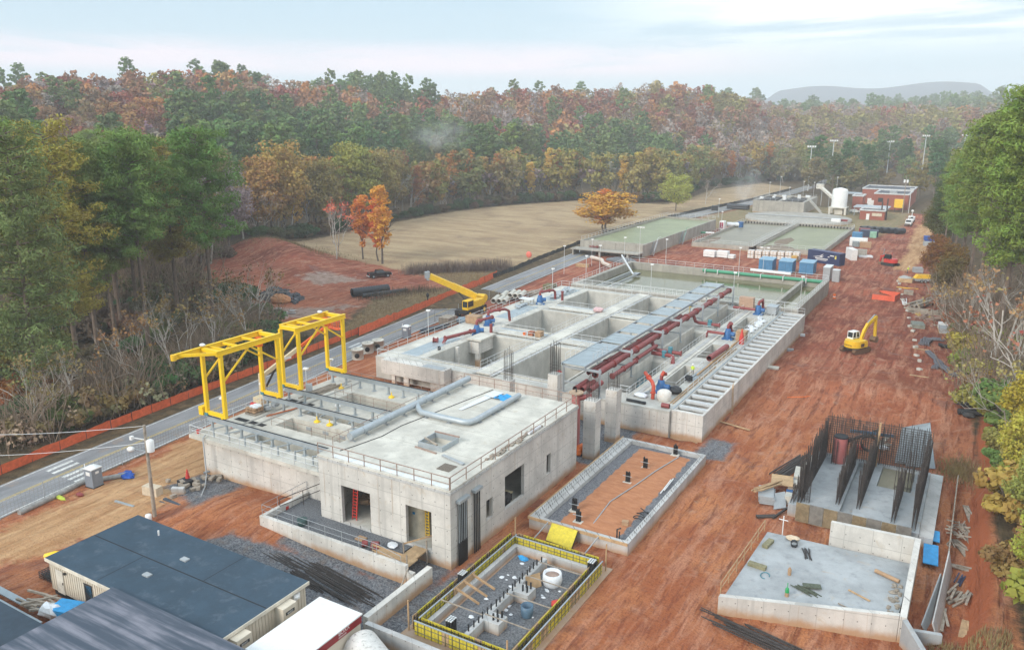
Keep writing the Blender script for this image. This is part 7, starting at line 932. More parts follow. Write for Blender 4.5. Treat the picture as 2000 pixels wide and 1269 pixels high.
 g = P(1800, 552); ge = thing('generator', 'yellow topped trailer generator at the edge of the trees', 'generator', g, .5); hull(MB(), [(-1.9, 1.0), (1.9, 1.0), (1.7, 1.9), (-1.3, 1.9)], 1.5, 1.2).build('canopy', MACH, ge, True); MB().box(-1.7, -.7, .4, 1.7, .7, 1.0).build('frame', GREYP, ge, True); [wheel(ge, x, y, .35, .2) for x in (-.4, .5) for y in (-.75, .75)]; MB().bar((-1.7, 0, .5), (-3.0, 0, .4), .12).build('drawbar', STEELB, ge, True)
 w = P(1768, 550); wp = thing('washout_bin', 'tan lined washout box with concrete crust beside the yellow generator', 'bin', w); MB().box(-1.6, -1.5, 0, 1.6, 1.5, .9).build('box', M('tan_liner', (.52, .36, .2), .8), wp, True); MB().ball((0, 0, .85), 1.4, (1.0, .95, .4), 12, .12).build('crust', CONG, wp, True)
 block('parked_cart', 'grey covered cart half hidden at the tree edge', 'cart', 1792, 532, (2.2, 1.4, 1.3), GREYP, .4); block('timber', 'yellow timber beam lying by the generator', 'timber', 1772, 563, (4.6, .25, .2), MACH, .05); block('lumber_stack', 'small grey lumber stack behind the orange mesh', 'lumber', 1774, 575, (1.9, 1.4, .9), OLDW, .1); q = P(1798, 596); one('lumber_stack', scatter_bars(MB(), (q.x, q.y), 16, 8.0, .35, (1.1, 1.6), 1.25, .06, q.z), OLDW, 'long grey planks stacked at the tree edge', 'lumber'); q = P(1765, 590); one('pipe_bundle', scatter_bars(MB(), (q.x, q.y), 5, 6.5, .12, (.5, .5), 1.75, .14, q.z), WHT, 'thin white pipes fanned out beside the stone blocks', 'pipes'); q = P(1810, 612); one('lumber_stack', scatter_bars(MB(), (q.x, q.y), 12, 6.0, .3, (1.8, 1.2), .15, .1, q.z), OLDW, 'weathered boards lying crosswise before the trees', 'lumber'); block('panel_stack', 'grey panel stack on the clay right of the excavator', 'panels', 1792, 638, (2.1, 3.4, .7), M('grey_green', (.22, .23, .19), .8, .3, 2), .2); q = P(1825, 624); one('scrap_heap', scatter_bars(MB(), (q.x, q.y), 14, 3.2, .25, (2.2, 1.2), .5, .8, q.z), WOODR, 'reddish scrap timber heap by the small tree', 'scrap')
 q = P(1851, 647); pl = thing('insulation_stack', 'white and grey banded pallet load on the clay edge', 'pallet', q, .12); m_ = MB(); [m_.box(-1.5, -2.6 + k * .8, .1, 1.5, -1.9 + k * .8, 1.0) for k in range(5)]; m_.build('bundle', GREYP, pl, True); MB().box(-1.5, 1.4, .1, 1.5, 3.0, 1.05).box(-1.5, .2, 1.01, 1.5, 1.2, 1.06).build('wrap', WHT, pl, True); MB().box(-1.6, -2.6, 0, 1.6, 3, .1).build('pallet', WOOD, pl, True)
 SH = M('grey_sheeting', (.13, .125, .14), .6, .35, 3)
 for i, (px, py, l_, a_, w_, lb) in enumerate(((1806, 668, 5.5, 1.5, 1.7, 'bundle of dark grey rolls right of the excavator'), (1825, 664, 3.0, .1, 1.2, 'short dark rolls beside the bundle'), (1822, 700, 7, 1.9, .9, 'long dark rolled sheeting, upper run'), (1845, 722, 7, 2.0, 1.0, 'long dark rolled sheeting, lower run'), (1870, 716, 5, 1.6, .7, 'dark roll at the foot of the bushes'), (1828, 714, 4, 1.45, .8, 'dark strip lying across the clay'), (1856, 678, 3.5, .2, 1.6, 'black crumpled sheet by the bushes'))):
  q = P(px, py); mb = MB(); n_ = 5 if w_ > .9 else 3; [mb.tube([(q.x + math.cos(a_) * l_ * f - math.sin(a_) * (k - n_ / 2) * w_ / n_ + .1 * math.sin(f * 9 + k), q.y + math.sin(a_) * l_ * f + math.cos(a_) * (k - n_ / 2) * w_ / n_, tz(q.x + math.cos(a_) * l_ * f, q.y + math.sin(a_) * l_ * f) + .22 + .05 * math.sin(f * 14 + k * 2)) for f in np.linspace(-.5, .5, 8)], .2, 7) for k in range(n_)]; one('sheeting_roll', mb, SH if i != 6 else BLK, lb, 'roll')
 for px, py, lb in ((1882, 785, 'black plastic roll heap by the bushes, upper one'), (1890, 800, 'black plastic roll heap by the bushes, middle one'), (1895, 815, 'black plastic roll heap by the bushes, lower one'), (1905, 775, 'black plastic strip at the bush edge')): q = P(px, py); one('black_roll', MB().tube([(q.x - 1.5, q.y - .2, q.z + .4), (q.x, q.y + .2, q.z + .5), (q.x + 1.6, q.y + .3, q.z + .5)], .42, 8).ball((q.x - .3, q.y - .7, q.z + .35), .7, (1.2, .8, .6), 9, .25), BLK, lb, 'roll')
 for px, py, l_, a_, lb in ((1868, 637, 4.5, -.3, 'pale plank lying at the clay edge behind the banded pallet load'), (1795, 735, 2.6, 0, 'pale short timber near the end of the stone row'), (1432, 833, 4.6, -.25, 'thin pale lath lying on the clay near the channel'), (1800, 684, 2.2, .1, 'pale batten on the clay by the rolls')): q = P(px, py); one('plank', MB().cbox((q.x, q.y, q.z + .08), (l_, .3, .1), a_), WOOD, lb, 'plank')
 q = P(1570, 775); one('orange_tape', MB().tube([q + Vector((-2.0, -1.2, .06)), q + Vector((0, .2, .08)), q + Vector((2.0, 2.2, .06))], .06, 5), ORANGE, 'orange tape lying on the clay track', 'tape'); c = P(1629, 584); cn = thing('traffic_drum', 'orange and white traffic drum on the track by the olive tank', 'drum', c); MB().lathe(0, 0, [(.34, 0), (.3, .5), (.27, 1.0)], 12).build('barrel', ORANGE, cn, True); MB().lathe(0, 0, [(.315, .35), (.305, .52)], 12).build('band', WHT, cn, True)
 for i, (px, py, rz, lb) in enumerate(((1497, 723, .1, 'pale concrete block lying beside the channel wall, near one'), (1537, 668, 1.1, 'grey bundled sheets beside the channel wall'), (1533, 683, .2, 'short grey bundle on the clay beside the channel'), (1556, 655, .3, 'white rubbish beside the channel wall, far one'))): q = P(px, py); one('rubbish', MB().cbox((q.x + .7, q.y, q.z + .2), (2.2 if i < 2 else 1.4, 1.2 if i < 2 else .6, .4), rz), (CONR, GALV, GREYP, FILM)[i], lb, 'rubbish')
 one('site_ladder', MB().bar((-25.7, 101.2, 0), (-26.15, 102.2, 3.9), .07).bar((-25.7, 101.7, 0), (-26.15, 102.7, 3.9), .07), WOOD, 'timber ladder leaning against the channel wall', 'ladder')
 # storage area behind the sludge tanks
 for px, py, dims, rz, mat, nm, lb in ((1668, 478, (1.8, 9, 1.6), .25, M('slate_panel', (.24, .28, .29), .5), 'steel_tank', 'long grey steel tank at the right wall of the green sludge tank'), (1674, 468, (3, 2.4, 2.4), 0, BLUEB, 'blue_tank', 'blue tank end beside the white horizontal tank'), (1676, 480, (5, 2.4, 2.4), .1, WHT, 'trailer_tank', 'white trailer tank on the yard behind the navy container'), (1697, 462, (5.5, 3, 2.2), .05, M('dark_blue_machine', (.03, .045, .09), .5), 'compressor', 'dark blue machine in the storage yard'), (1705, 464, (2.0, 2.0, 2), .05, M('pale_green_machine', (.25, .45, .33), .6), 'machine', 'pale green machine beside the dark blue machine'), (1690, 483, (3.2, 2.2, 1.6), .1, CARD, 'covered_pallet', 'tan covered pallet right of the white trailer tank'), (1662, 506, (1.6, 5, 3.0), .45, WHT, 'wrapped_sheets', 'white wrapped panels behind the navy container'), (1672, 500, (5.5, 1.6, 2), .1, CONO, 'barrier_block', 'concrete barrier blocks in the storage yard'), (1690, 502, (3.6, 2, .5), .4, FILM, 'film_heap', 'white and pink film heap at the track edge')):
  block(nm, lb, nm.replace('_', ' '), px, py, dims, mat, rz)
 q = P(1712, 454); br = MB(); [br.tube([q + Vector((-5 + k * 2.2, -1, 1.0)), q + Vector((-5 + k * 2.2 + 2.4, 1.5, 1.0))], 1.0, 12) for k in range(6)]; one('black_culverts', br, bpy.data.materials['black_corrugated'], 'heap of black culvert pipes at the top of the red track', 'pipes'); q = P(1655, 455);
 for i, (px, py, lb) in enumerate(((1688, 455, 'dark red machine frame left of the black culvert heap'), (1645, 437, 'red pump at the back of the green sludge tank'))): block('red_machine', lb, 'machine', px, py, (3.5, 2, 1.6), REDP, .1)
 q = P(1632, 438); block('white_pump', 'white pump house at the back of the green sludge tank', 'pump', 1632, 438, (3.2, 2.2, 2), WHT, 0); q = P(1440, 409); bc = MB(); [bc.tube([q + Vector((-4.5, k * 1.1, .6 + .9 * (j))), q + Vector((4.5, k * 1.1, .6 + .9 * j))], .55, 10) for k in range(3) for j in range(2)]; one('black_culverts', bc, bpy.data.materials['black_corrugated'], 'stack of long black pipes left of the streaked tank block', 'pipes'); block('black_bin', 'short black pipe end by the road beyond the pale green tank', 'pipe', 1396, 411, (2.6, 2.6, 2), BLK, .2); block('tarp_pile', 'blue tarp pile at the far edge of the sandy road', 'tarp', 1818, 470, (4, 3, 1.4), M('royal_blue', (.03, .10, .38), .6), .2); block('trailer_cart', 'grey cart below the blue tarp pile', 'cart', 1817, 480, (4, 2, 1.2), GREYP, .2)
 # left yard
 one('concrete_block', MB().cbox((-70.6, 46.9, .55), (1.9, .9, 1.1), .15), M('cream_block', (.55, .46, .34), .85, .15, 2), 'large cream concrete block beside the power pole', 'block'); one('concrete_block', MB().cbox((-68.2, 48.2, .5), (1.3, .4, 1.0), .5, .2), CONG, 'broken slab piece leaning near the power pole', 'slab'); q = MB(); scatter_bars(q, (-67.2, 46.4), 8, 4.2, .14, (.9, .3), -.05, .06, .02); one('steel_stack', q, bpy.data.materials['dark_slate'], 'dark steel sections lying by the power pole', 'steel'); one('timber', MB().bar((-72.6, 44.0, .12), (-69.9, 44.2, .12), .22, .16), GALV, 'pale beam lying left of the power pole', 'beam'); one('timber', MB().bar((-65.0, 47.3, .12), (-60.8, 46.8, .12), .14), WOOD, 'timber batten lying right of the power pole', 'timber'); dp = MB(); [dp.cbox((-68.5 + R.gauss(0, 1.0), 50.6 + R.gauss(0, 1.2), .3 + R.random() * .3), (R.uniform(.3, 1.2), .4, .3), R.uniform(0, 3)) for _ in range(18)]; one('debris_heap', dp, OLDW, 'debris heap at the foot of the filter basin corner', 'debris'); rd = thing('light_stand', 'small red stand with black base near the debris heap', 'stand', (-69.6, 50.2, .1)); MB().box(-70.3, 49.6, .1, -68.9, 50.6, .7).build('base', BLK, rd); MB().lathe(-69.8, 50.6, [(.25, .7), (.05, 1.7)], 8).build('cone', RED, rd); one('blue_sheet', MB().ball((-77.0, 48.4, .15), .9, (1.2, .8, .4), 10, .25), M('deep_blue_tarp', (.02, .09, .40), .5), 'deep blue sheet beside the near portable toilet', 'tarp'); one('cable_mess', scatter_bars(MB(), (-69.6, 54.6), 7, 2.4, .14, (.4, .8), 1.2, .2, .1), GALV, 'grey hoses lying at the filter basin foot', 'hoses'); one('mesh_bundle', scatter_bars(MB(), (-71.6, 58.2), 10, 2.6, .06, (.4, .6), 1.4, .1, .1), BLK, 'dark mesh bundle leaning behind the filter basin corner', 'mesh'); one('hi_vis_cloth', MB().ball((-78.3, 41.6, .12), .5, (1.8, .6, .3), 8, .3), M('lime_cloth', (.45, .52, .06), .8), 'lime yellow cloth lying at the road edge', 'cloth'); one('red_bottles', MB().ball((-77.0, 43.0, .15), .35, (1.6, .8, .6), 8, .3), REDP, 'dark red canisters at the road edge', 'canisters')
 gm = [(-78.2, 37.5), (-78.9, 42.2), (-79.4, 44.6), (-77.8, 47.2), (-76.9, 48.8)]; one('silt_sock', MB().tube([(x, y, .2) for x, y in gm], .3, 8), M('grey_sock', (.30, .29, .27), .9, .3, 2), 'grey silt sock along the near road edge', 'sock')
 # fences along the road
 OF = thing('safety_fence', 'long orange fabric fence along the near wooded side of the road', 'fence', (-92, 60, 0)); path = [(-85.5, 30), (-89.2, 41.7), (-91.2, 56), (-92.6, 71.5), (-93.9, 90), (-95.3, 108)]; netrun(OF, [Vector((x, y, 0)) for x, y in path], 1.25, ORNET, 'fabric', .16); netrun(OF, [Vector((x - .5, y, .0)) for x, y in path], 1.0, ORNET, 'fabric', .2)
 for (x0, y0), (x1, y1) in zip(path, path[1:]):
  n = max(1, int(math.hypot(x1 - x0, y1 - y0) / 3)); [MB().bar((x0 + (x1 - x0) * k / n, y0 + (y1 - y0) * k / n, 0), (x0 + (x1 - x0) * k / n, y0 + (y1 - y0) * k / n, 1.55), .06).build('post', STEELB, OF) for k in range(n)]
 OF2 = thing('safety_fence', 'orange fabric fence between the road and the red lot', 'fence', (-97, 130, 0)); path = [(-94.2, 106), (-95.8, 118), (-97.2, 130), (-98.8, 145), (-100.4, 158), (-102.0, 166)]; netrun(OF2, [Vector((x, y, 0)) for x, y in path], 1.7, ORNET, 'fabric', .2)
 [MB().bar((x, y, 0), (x, y, 1.7), .06).build('post', STEELB, OF2) for x, y in path]
 BF = thing('silt_fence', 'black silt fence along the road beside the dry field', 'fence', (-104, 190, 0)); path = [(-101, 158), (-101.8, 166), (-102.6, 175), (-104.2, 188), (-105.5, 200), (-107.6, 222), (-109, 250), (-109, 280), (-105, 330), (-98, 390), (-94, 460)]; netrun(BF, [Vector((x, y, 0)) for x, y in path], 1.3, BLK, 'fabric', .25); [MB().bar((x, y, 0), (x, y, 1.4), .06).build('post', OLDW, BF) for x, y in path]
 CN = netmat('chain_link', (.42, .44, .44), 5, .09, .2, .3); CF_ = thing('chain_link_fence', 'thin chain link fence between the road and the site', 'fence', (-84, 100, 0)); path = [(-78.8, 36), (-80.2, 50), (-81.6, 62), (-83.2, 76), (-84.9, 90), (-86.2, 103), (-88.2, 125), (-89.8, 143), (-91.8, 165), (-93.5, 182)]; netrun(CF_, [Vector((x, y, 0)) for x, y in path], 1.8, CN, 'mesh', 0, .5)
 for (x0, y0), (x1, y1) in zip(path, path[1:]): n = max(1, round(math.hypot(x1 - x0, y1 - y0) / 4.5)); [MB().tube([(x0 + (x1 - x0) * k / n, y0 + (y1 - y0) * k / n, 0), (x0 + (x1 - x0) * k / n, y0 + (y1 - y0) * k / n, 2.0)], .04, 5).build('post', GREYP, CF_) for k in range(n)]
 [lamp(x, y, 4.6, 2.6, lb, group='small lamps on the filter deck', lit=False) for x, y, lb in ((-71.6, 57.4, 'small lamp on the filter deck railing, nearest the front'), (-71.7, 63.3, 'small lamp on the filter deck railing beside the wrapped pallet'), (-71.5, 70.3, 'small lamp on the filter deck railing behind the near crane'), (-71.5, 74.8, 'small lamp on the filter deck railing beside the far crane'))]; [lamp(x, y, DZ, 4.2, lb, group='lamps along the basin railing', lit=True) for x, y, lb in ((-76.1, 102.5, 'lamp on the road side railing near the brown carton load'), (-76.1, 146, 'lamp on the road side railing at the far corner'))]; [lamp(x, y, 0, 7, lb, group='street lamps by the road') for x, y, lb in ((-89.6, 178, 'street lamp standing by the road past the concrete pipes'), (-88.5, 192, 'street lamp standing by the road near the cream hose'), (-78, 274, 'street lamp at the far end of the pale green tank'), (-92, 318, 'street lamp near the black pipe stack'))]
 [one('marker', MB().bar((-104.2, 186, 0), (-104.2, 186, 2.0), .07).ball((-104.2, 186, 2.5), .9, (1, .3, 1.0), 10), M('pink_orange', (.75, .18, .13), .6), 'round pink orange road sign at the black fence', 'sign')]
goods()
# ---------------- people ----------------
def person(label, loc, rz, vest, pants, helmet, lean=0., reach=0.):
 t = thing('person', label, 'person', loc, rz); V = [((0, 0, .95), .135), ((0, 0, 1.12), .125), ((.02 + lean * .2, 0, 1.33), .15), ((.03 + lean * .3, 0, 1.46), .10), ((.04 + lean * .35, 0, 1.53), .06), ((.05 + lean * .4, 0, 1.63), .085), ((.06 + lean * .42, 0, 1.72), .08)]; E = [(0, 1), (1, 2), (2, 3), (3, 4), (4, 5), (5, 6)]
 for s in (-1, 1):
  n = len(V); f_ = .12 * s; V += [((0, .09 * s, .88), .095), ((.03 + f_ * .3, .10 * s, .50), .066), ((-.01 + f_ * .5, .11 * s, .10), .045), ((.15 + f_ * .5, .12 * s, .04), .04)]; E += [(0, n), (n, n + 1), (n + 1, n + 2), (n + 2, n + 3)]
  n = len(V); V += [((.03 + lean * .28, .19 * s, 1.42), .06), ((.06 + lean * .25 + reach * .1, .25 * s, 1.15), .045), ((.2 + reach * .25, .2 * s, 1.0 + reach * .2), .034), ((.27 + reach * .28, .18 * s, .96 + reach * .22), .03)]; E += [(2, n), (n, n + 1), (n + 1, n + 2), (n + 2, n + 3)]
 me = bpy.data.meshes.new('body'); me.from_pydata([v for v, r in V], E, []); o = bpy.data.objects.new('body', me); COL.objects.link(o)
 m = o.modifiers.new('skin', 'SKIN'); m.use_smooth_shade = True
 for i, (v, r) in enumerate(V): me.skin_vertices[0].data[i].radius = (r, r)
 me.skin_vertices[0].data[0].use_root = True; o.modifiers.new('sub', 'SUBSURF').levels = 1; bpy.context.view_layer.update(); nm = bpy.data.meshes.new_from_object(o.evaluated_get(bpy.context.evaluated_depsgraph_get())); bpy.data.objects.remove(o); SK = M('skin_tone', (.42, .24, .16), .6, .1, 4) if 'skin_tone' not in bpy.data.materials else bpy.data.materials['skin_tone']
 for mm in (SK, pants, vest): nm.materials.append(mm)
 for p in nm.polygons: c = p.center; p.material_index = 1 if c.z < .98 else (2 if c.z < 1.5 and abs(c.y) < .33 and not (c.x > .22) else 0)
 b = bpy.data.objects.new('body', nm); COL.objects.link(b); b.parent = t; hx = .06 + lean * .42
 MB().lathe(hx, 0, [(.165, 1.70), (.13, 1.72), (.125, 1.79), (.06, 1.85), (.01, 1.86)], 14).build('hard_hat', helmet, t, True); MB().lathe(.03 + lean * .25, 0, [(.16, 1.0), (.165, 1.15), (.185, 1.32), (.16, 1.44)], 14).build('vest', vest, t, True); [MB().cbox((.05, .11 * s, .05), (.27, .1, .1)).build('boot', STEELB, t, True) for s in (-1, 1)]; return t
HV = M('hi_vis_yellow', (.62, .80, .06), .6, .08, 3); JEAN = M('dark_trousers', (.05, .055, .07), .8, .2, 3)
person('person in a yellow vest and white hard hat standing on the basin deck', (-32.25, 104.1, DZ), rad(100), HV, M('grey_trousers', (.23, .22, .20), .8), WHT); q = at(1772, 533); person('person in a yellow vest bending over beside the yellow generator', (q.x, q.y, tz(q.x, q.y)), rad(20), HV, JEAN, WHT, .6, 1.)
# ---------------- trees ----------------
LEAF = leafmat('leaves'); NEED = leafmat('needles', .55, .12); TWIG = leafmat('twigs', .3, 0.); FAR = attmat('far_leaves')
BARK = M('bark', (.14, .115, .095), .9, .3, 2); PBARK = M('pine_bark', (.17, .125, .095), .9, .3, 2); GBARK = M('pale_bark', (.42, .38, .33), .9, .25, 2)
def cards(P, N, s, g, asp=1.0):
 """small leaf faces: centres P, facing N, half sizes s; returns (verts, n)"""
 n = len(P); t = g.normal(size=(n, 3)); t -= N * (t * N).sum(1, keepdims=True); t /= np.linalg.norm(t, axis=1, keepdims=True) + 1e-9; b = np.cross(N, t); s = s[:, None]
 return np.stack([P - t * s - b * s * asp, P + t * s - b * s * asp * .6, P + t * s * .9 + b * s * asp, P - t * s * .7 + b * s * asp], 1).reshape(-1, 3)
def qmesh(name, V, extra=None, mats=(), smooth=False):
 n = len(V) // 4; q = np.arange(len(V)).reshape(-1, 4); ev, ef = ([], []) if extra is None else (extra.v, extra.f); nv = len(V)
 me = bpy.data.meshes.new(name); me.vertices.add(nv + len(ev)); me.vertices.foreach_set('co', np.concatenate([V.ravel(), np.array(ev, float).ravel()]).astype('f4'))
 fl = [q.ravel()]; ls = [np.arange(0, 4 * n, 4)]; o = 4 * n
 if ef: fl.append(np.array([i + nv for f in ef for i in f])); ln_ = np.array([len(f) for f in ef]); ls.append(o + np.concatenate([[0], np.cumsum(ln_)[:-1]]))
 fl = np.concatenate(fl).astype('i4'); ls = np.concatenate(ls).astype('i4'); me.loops.add(len(fl)); me.loops.foreach_set('vertex_index', fl); me.polygons.add(len(ls)); me.polygons.foreach_set('loop_start', ls)
 mi = np.zeros(len(ls), 'i4'); mi[n:] = 1; me.polygons.foreach_set('material_index', mi); [me.materials.append(m) for m in mats]; me.update(); return me
def clump(g, c, r, k, n, s, up=.35):
 d = g.normal(size=(n, 3)); d /= np.linalg.norm(d, axis=1, keepdims=True); rad_ = g.uniform(.55, 1.05, (n, 1)); P = c + d * rad_ * r * np.array(k); N = d + g.normal(scale=.55, size=(n, 3)) + np.array([0, 0, up]); N /= np.linalg.norm(N, axis=1, keepdims=True); return P, N, s * g.uniform(.6, 1.25, n)
def pine(seed, ncl, per, s, h=30., base=.4, wide=.17):
 g = np.random.default_rng(seed); tr = MB(); bx, by = g.normal(scale=.5, size=2); pts = [(bx * (t ** 2), by * t ** 2, h * t * .97) for t in (0, .25, .5, .75, 1)]; tr.tube(pts, .36, 7, False, .06); Ps = []
 for i in range(ncl):
  t = base + (1 - base) * (i + .5) / ncl; f = (t - base) / (1 - base); R_ = h * wide * (math.sin(math.pi * min(1, .24 + f * .64)) ** .75) * g.uniform(.65, 1.1)
  a = i * 2.4 + g.normal(scale=.35); m = 1 + int(R_ > 2.2) + int(R_ > 3.6)
  if g.random() < .12 and f < .7: continue
  c0 = np.array([bx * t * t, by * t * t, h * t])
  for k in range(m): q = (k + 1) / m if m > 1 else .7; c = c0 + np.array([math.cos(a) * R_ * q + g.normal(scale=.3), math.sin(a) * R_ * q + g.normal(scale=.3), R_ * q * .18 + g.normal(scale=.3)]); Ps.append(clump(g, c, g.uniform(.95, 1.55) * h / 30, (1, 1, .62), per, s, .5))
  e = c0 + np.array([math.cos(a) * R_, math.sin(a) * R_, R_ * .15]); tr.tube([tuple(c0 - [0, 0, .3]), tuple(e)], .09, 4, False, .03)
 V = cards(np.concatenate([p[0] for p in Ps]), np.concatenate([p[1] for p in Ps]), np.concatenate([p[2] for p in Ps]), g, .3 if s < .3 else .6); return V, tr
def branches(mb, g, p, d, L, r, lev, tips, sides=5, spread=.6):
 q = p + d * L; mid = p + d * L * .5 + g.normal(scale=L * .05, size=3); mb.tube([tuple(p), tuple(mid), tuple(q)], r, sides if lev > 1 else 3, False, r * .6); tips.append((q, lev))
 if lev == 0: return
 for k in range(g.integers(2, 4) + (1 if lev == 1 else 0)):
  nd_ = d + g.normal(scale=spread, size=3) + np.array([0, 0, .18]); nd_ /= np.linalg.norm(nd_); branches(mb, g, p + d * L * g.uniform(.55, 1), nd_, L * g.uniform(.55, .8), r * .55, lev - 1, tips, sides, spread)
def bare(seed, h=20., lev=5, spread=.42, multi=1):
 g = np.random.default_rng(seed); mb = MB(); tips = []
 for k in range(multi): d = np.array([g.normal(scale=.1 if multi == 1 else .3), g.normal(scale=.1 if multi == 1 else .3), 1.]); d /= np.linalg.norm(d); branches(mb, g, np.zeros(3), d, h * .32, .24 * h / 20 / (1 if multi == 1 else 1.6), lev, tips, 6, spread)
 return mb, tips
def broad(seed, ncl, per, s, h=20., w=.3, lo=.28, sparse=0.):
 g = np.random.default_rng(seed); mb = MB(); tips = []; d = np.array([0, 0, 1.]); branches(mb, g, np.zeros(3), d, h * .3, .26, 3 if per > 60 else 2, tips, 5, .5); Ps = []; cz = h * (lo + 1) / 2; rz = h * (1 - lo) / 2
 for i in range(ncl):
  v = g.normal(size=3); v /= np.linalg.norm(v); rr = g.uniform(.45, .95) if i % 3 else g.uniform(.8, 1.0); c = np.array([v[0] * h * w * rr, v[1] * h * w * rr, cz + v[2] * rz * rr]); c[:2] *= (1 + .22 * math.sin(i * 2.1)); Ps.append(clump(g, c, g.uniform(.08, .14) * h * w / .3, (1, 1, .72), per, s, .4))
 V = cards(np.concatenate([p[0] for p in Ps]), np.concatenate([p[1] for p in Ps]), np.concatenate([p[2] for p in Ps]), g, .8); return V, mb
def leafy_bare(seed, h, lev, per, s, frac, multi=1, spread=.42):
 mb, tips = bare(seed, h, lev, spread, multi); g = np.random.default_rng(seed + 5); Ps = [clump(g, t[0], .75 * h / 20, (1, 1, .7), per, s) for t in tips if t[1] <= 1 and g.random() < frac]; V = cards(np.concatenate([p[0] for p in Ps]), np.concatenate([p[1] for p in Ps]), np.concatenate([p[2] for p in Ps]), g, .8); return V, mb
def shrub(seed, n, s, r=1., k=(1, 1, .8)):
 g = np.random.default_rng(seed); Ps = [clump(g, np.array([g.normal(scale=.5) * r, g.normal(scale=.5) * r, r * g.uniform(.35, 1.1)]), r * g.uniform(.3, .5), k, n // 14, s) for _ in range(14)]; mb = MB()
 for i in range(7): a = i * .9; mb.tube([(0, 0, 0), (math.cos(a) * .4 * r, math.sin(a) * .4 * r, r * .9)], .03, 3, False)
 return cards(np.concatenate([p[0] for p in Ps]), np.concatenate([p[1] for p in Ps]), np.concatenate([p[2] for p in Ps]), g, .8), mb
def brushy(seed, n=150, h=4.):
 g = np.random.default_rng(seed); mb = MB()
 for i in range(n): p = g.normal(scale=.28 * h, size=2); q = p + g.normal(scale=.28 * h, size=2); z = h * g.uniform(.5, 1.1); z0 = 0 if i % 2 else h * g.uniform(.1, .5); mb.tube([(p[0], p[1], z0), ((p[0] + q[0]) / 2 + g.normal(scale=.15), (p[1] + q[1]) / 2, (z + z0) * .55), (q[0], q[1], z)], .035, 3, False, .012)
 V, _ = shrub(seed + 3, 420, .13, h * .5); return V, mb
class Kind:
 """one tree shape: crown and trunk meshes shared by its copies"""
 def __init__(s, nm, VM, leaf, bark, joined=False):
  V, tr = VM; s.joined = joined
  if joined: s.crown = qmesh(nm, V, tr, (leaf, bark))
  else: s.crown = qmesh(nm + '_crown', V, None, (leaf,)); s.trunk = tr.mesh(nm + '_trunk'); s.trunk.materials.append(bark)
TREES = []
def plant(kind, name, label, cat, x, y, sc, col, group, rz=None, z=None, szz=None):
 rz = R.uniform(0, 6.28) if rz is None else rz; z = tz(x, y) - .15 if z is None else z; sc3 = (sc, sc, sc * (szz or 1)); j = lambda c: tuple(max(0, v * R.uniform(.86, 1.14)) for v in c)
 if kind.joined: o = bpy.data.objects.new(name, kind.crown); o.color = (*j(col), 1)
 else: o = bpy.data.objects.new(name, None)
 COL.objects.link(o); o.location = (x, y, z); o.rotation_euler = (0, 0, rz); o.scale = sc3; tag(o, label, cat, group)
 if not kind.joined:
  for nm, me in (('trunk', kind.trunk), ('crown', kind.crown)): c = bpy.data.objects.new(nm, me); COL.objects.link(c); c.parent = o; c.color = (*j(col), 1) if nm == 'crown' else (1, 1, 1, 1)
 return o
PINE, PINEB, DKG, OLV, ORG, RED_, RUST, YELL, GRY, YGR = (.195, .265, .06), (.30, .265, .065), (.085, .145, .055), (.26, .23, .075), (.44, .20, .07), (.28, .085, .06), (.29, .145, .08), (.62, .40, .10), (.30, .245, .21), (.34, .33, .065)
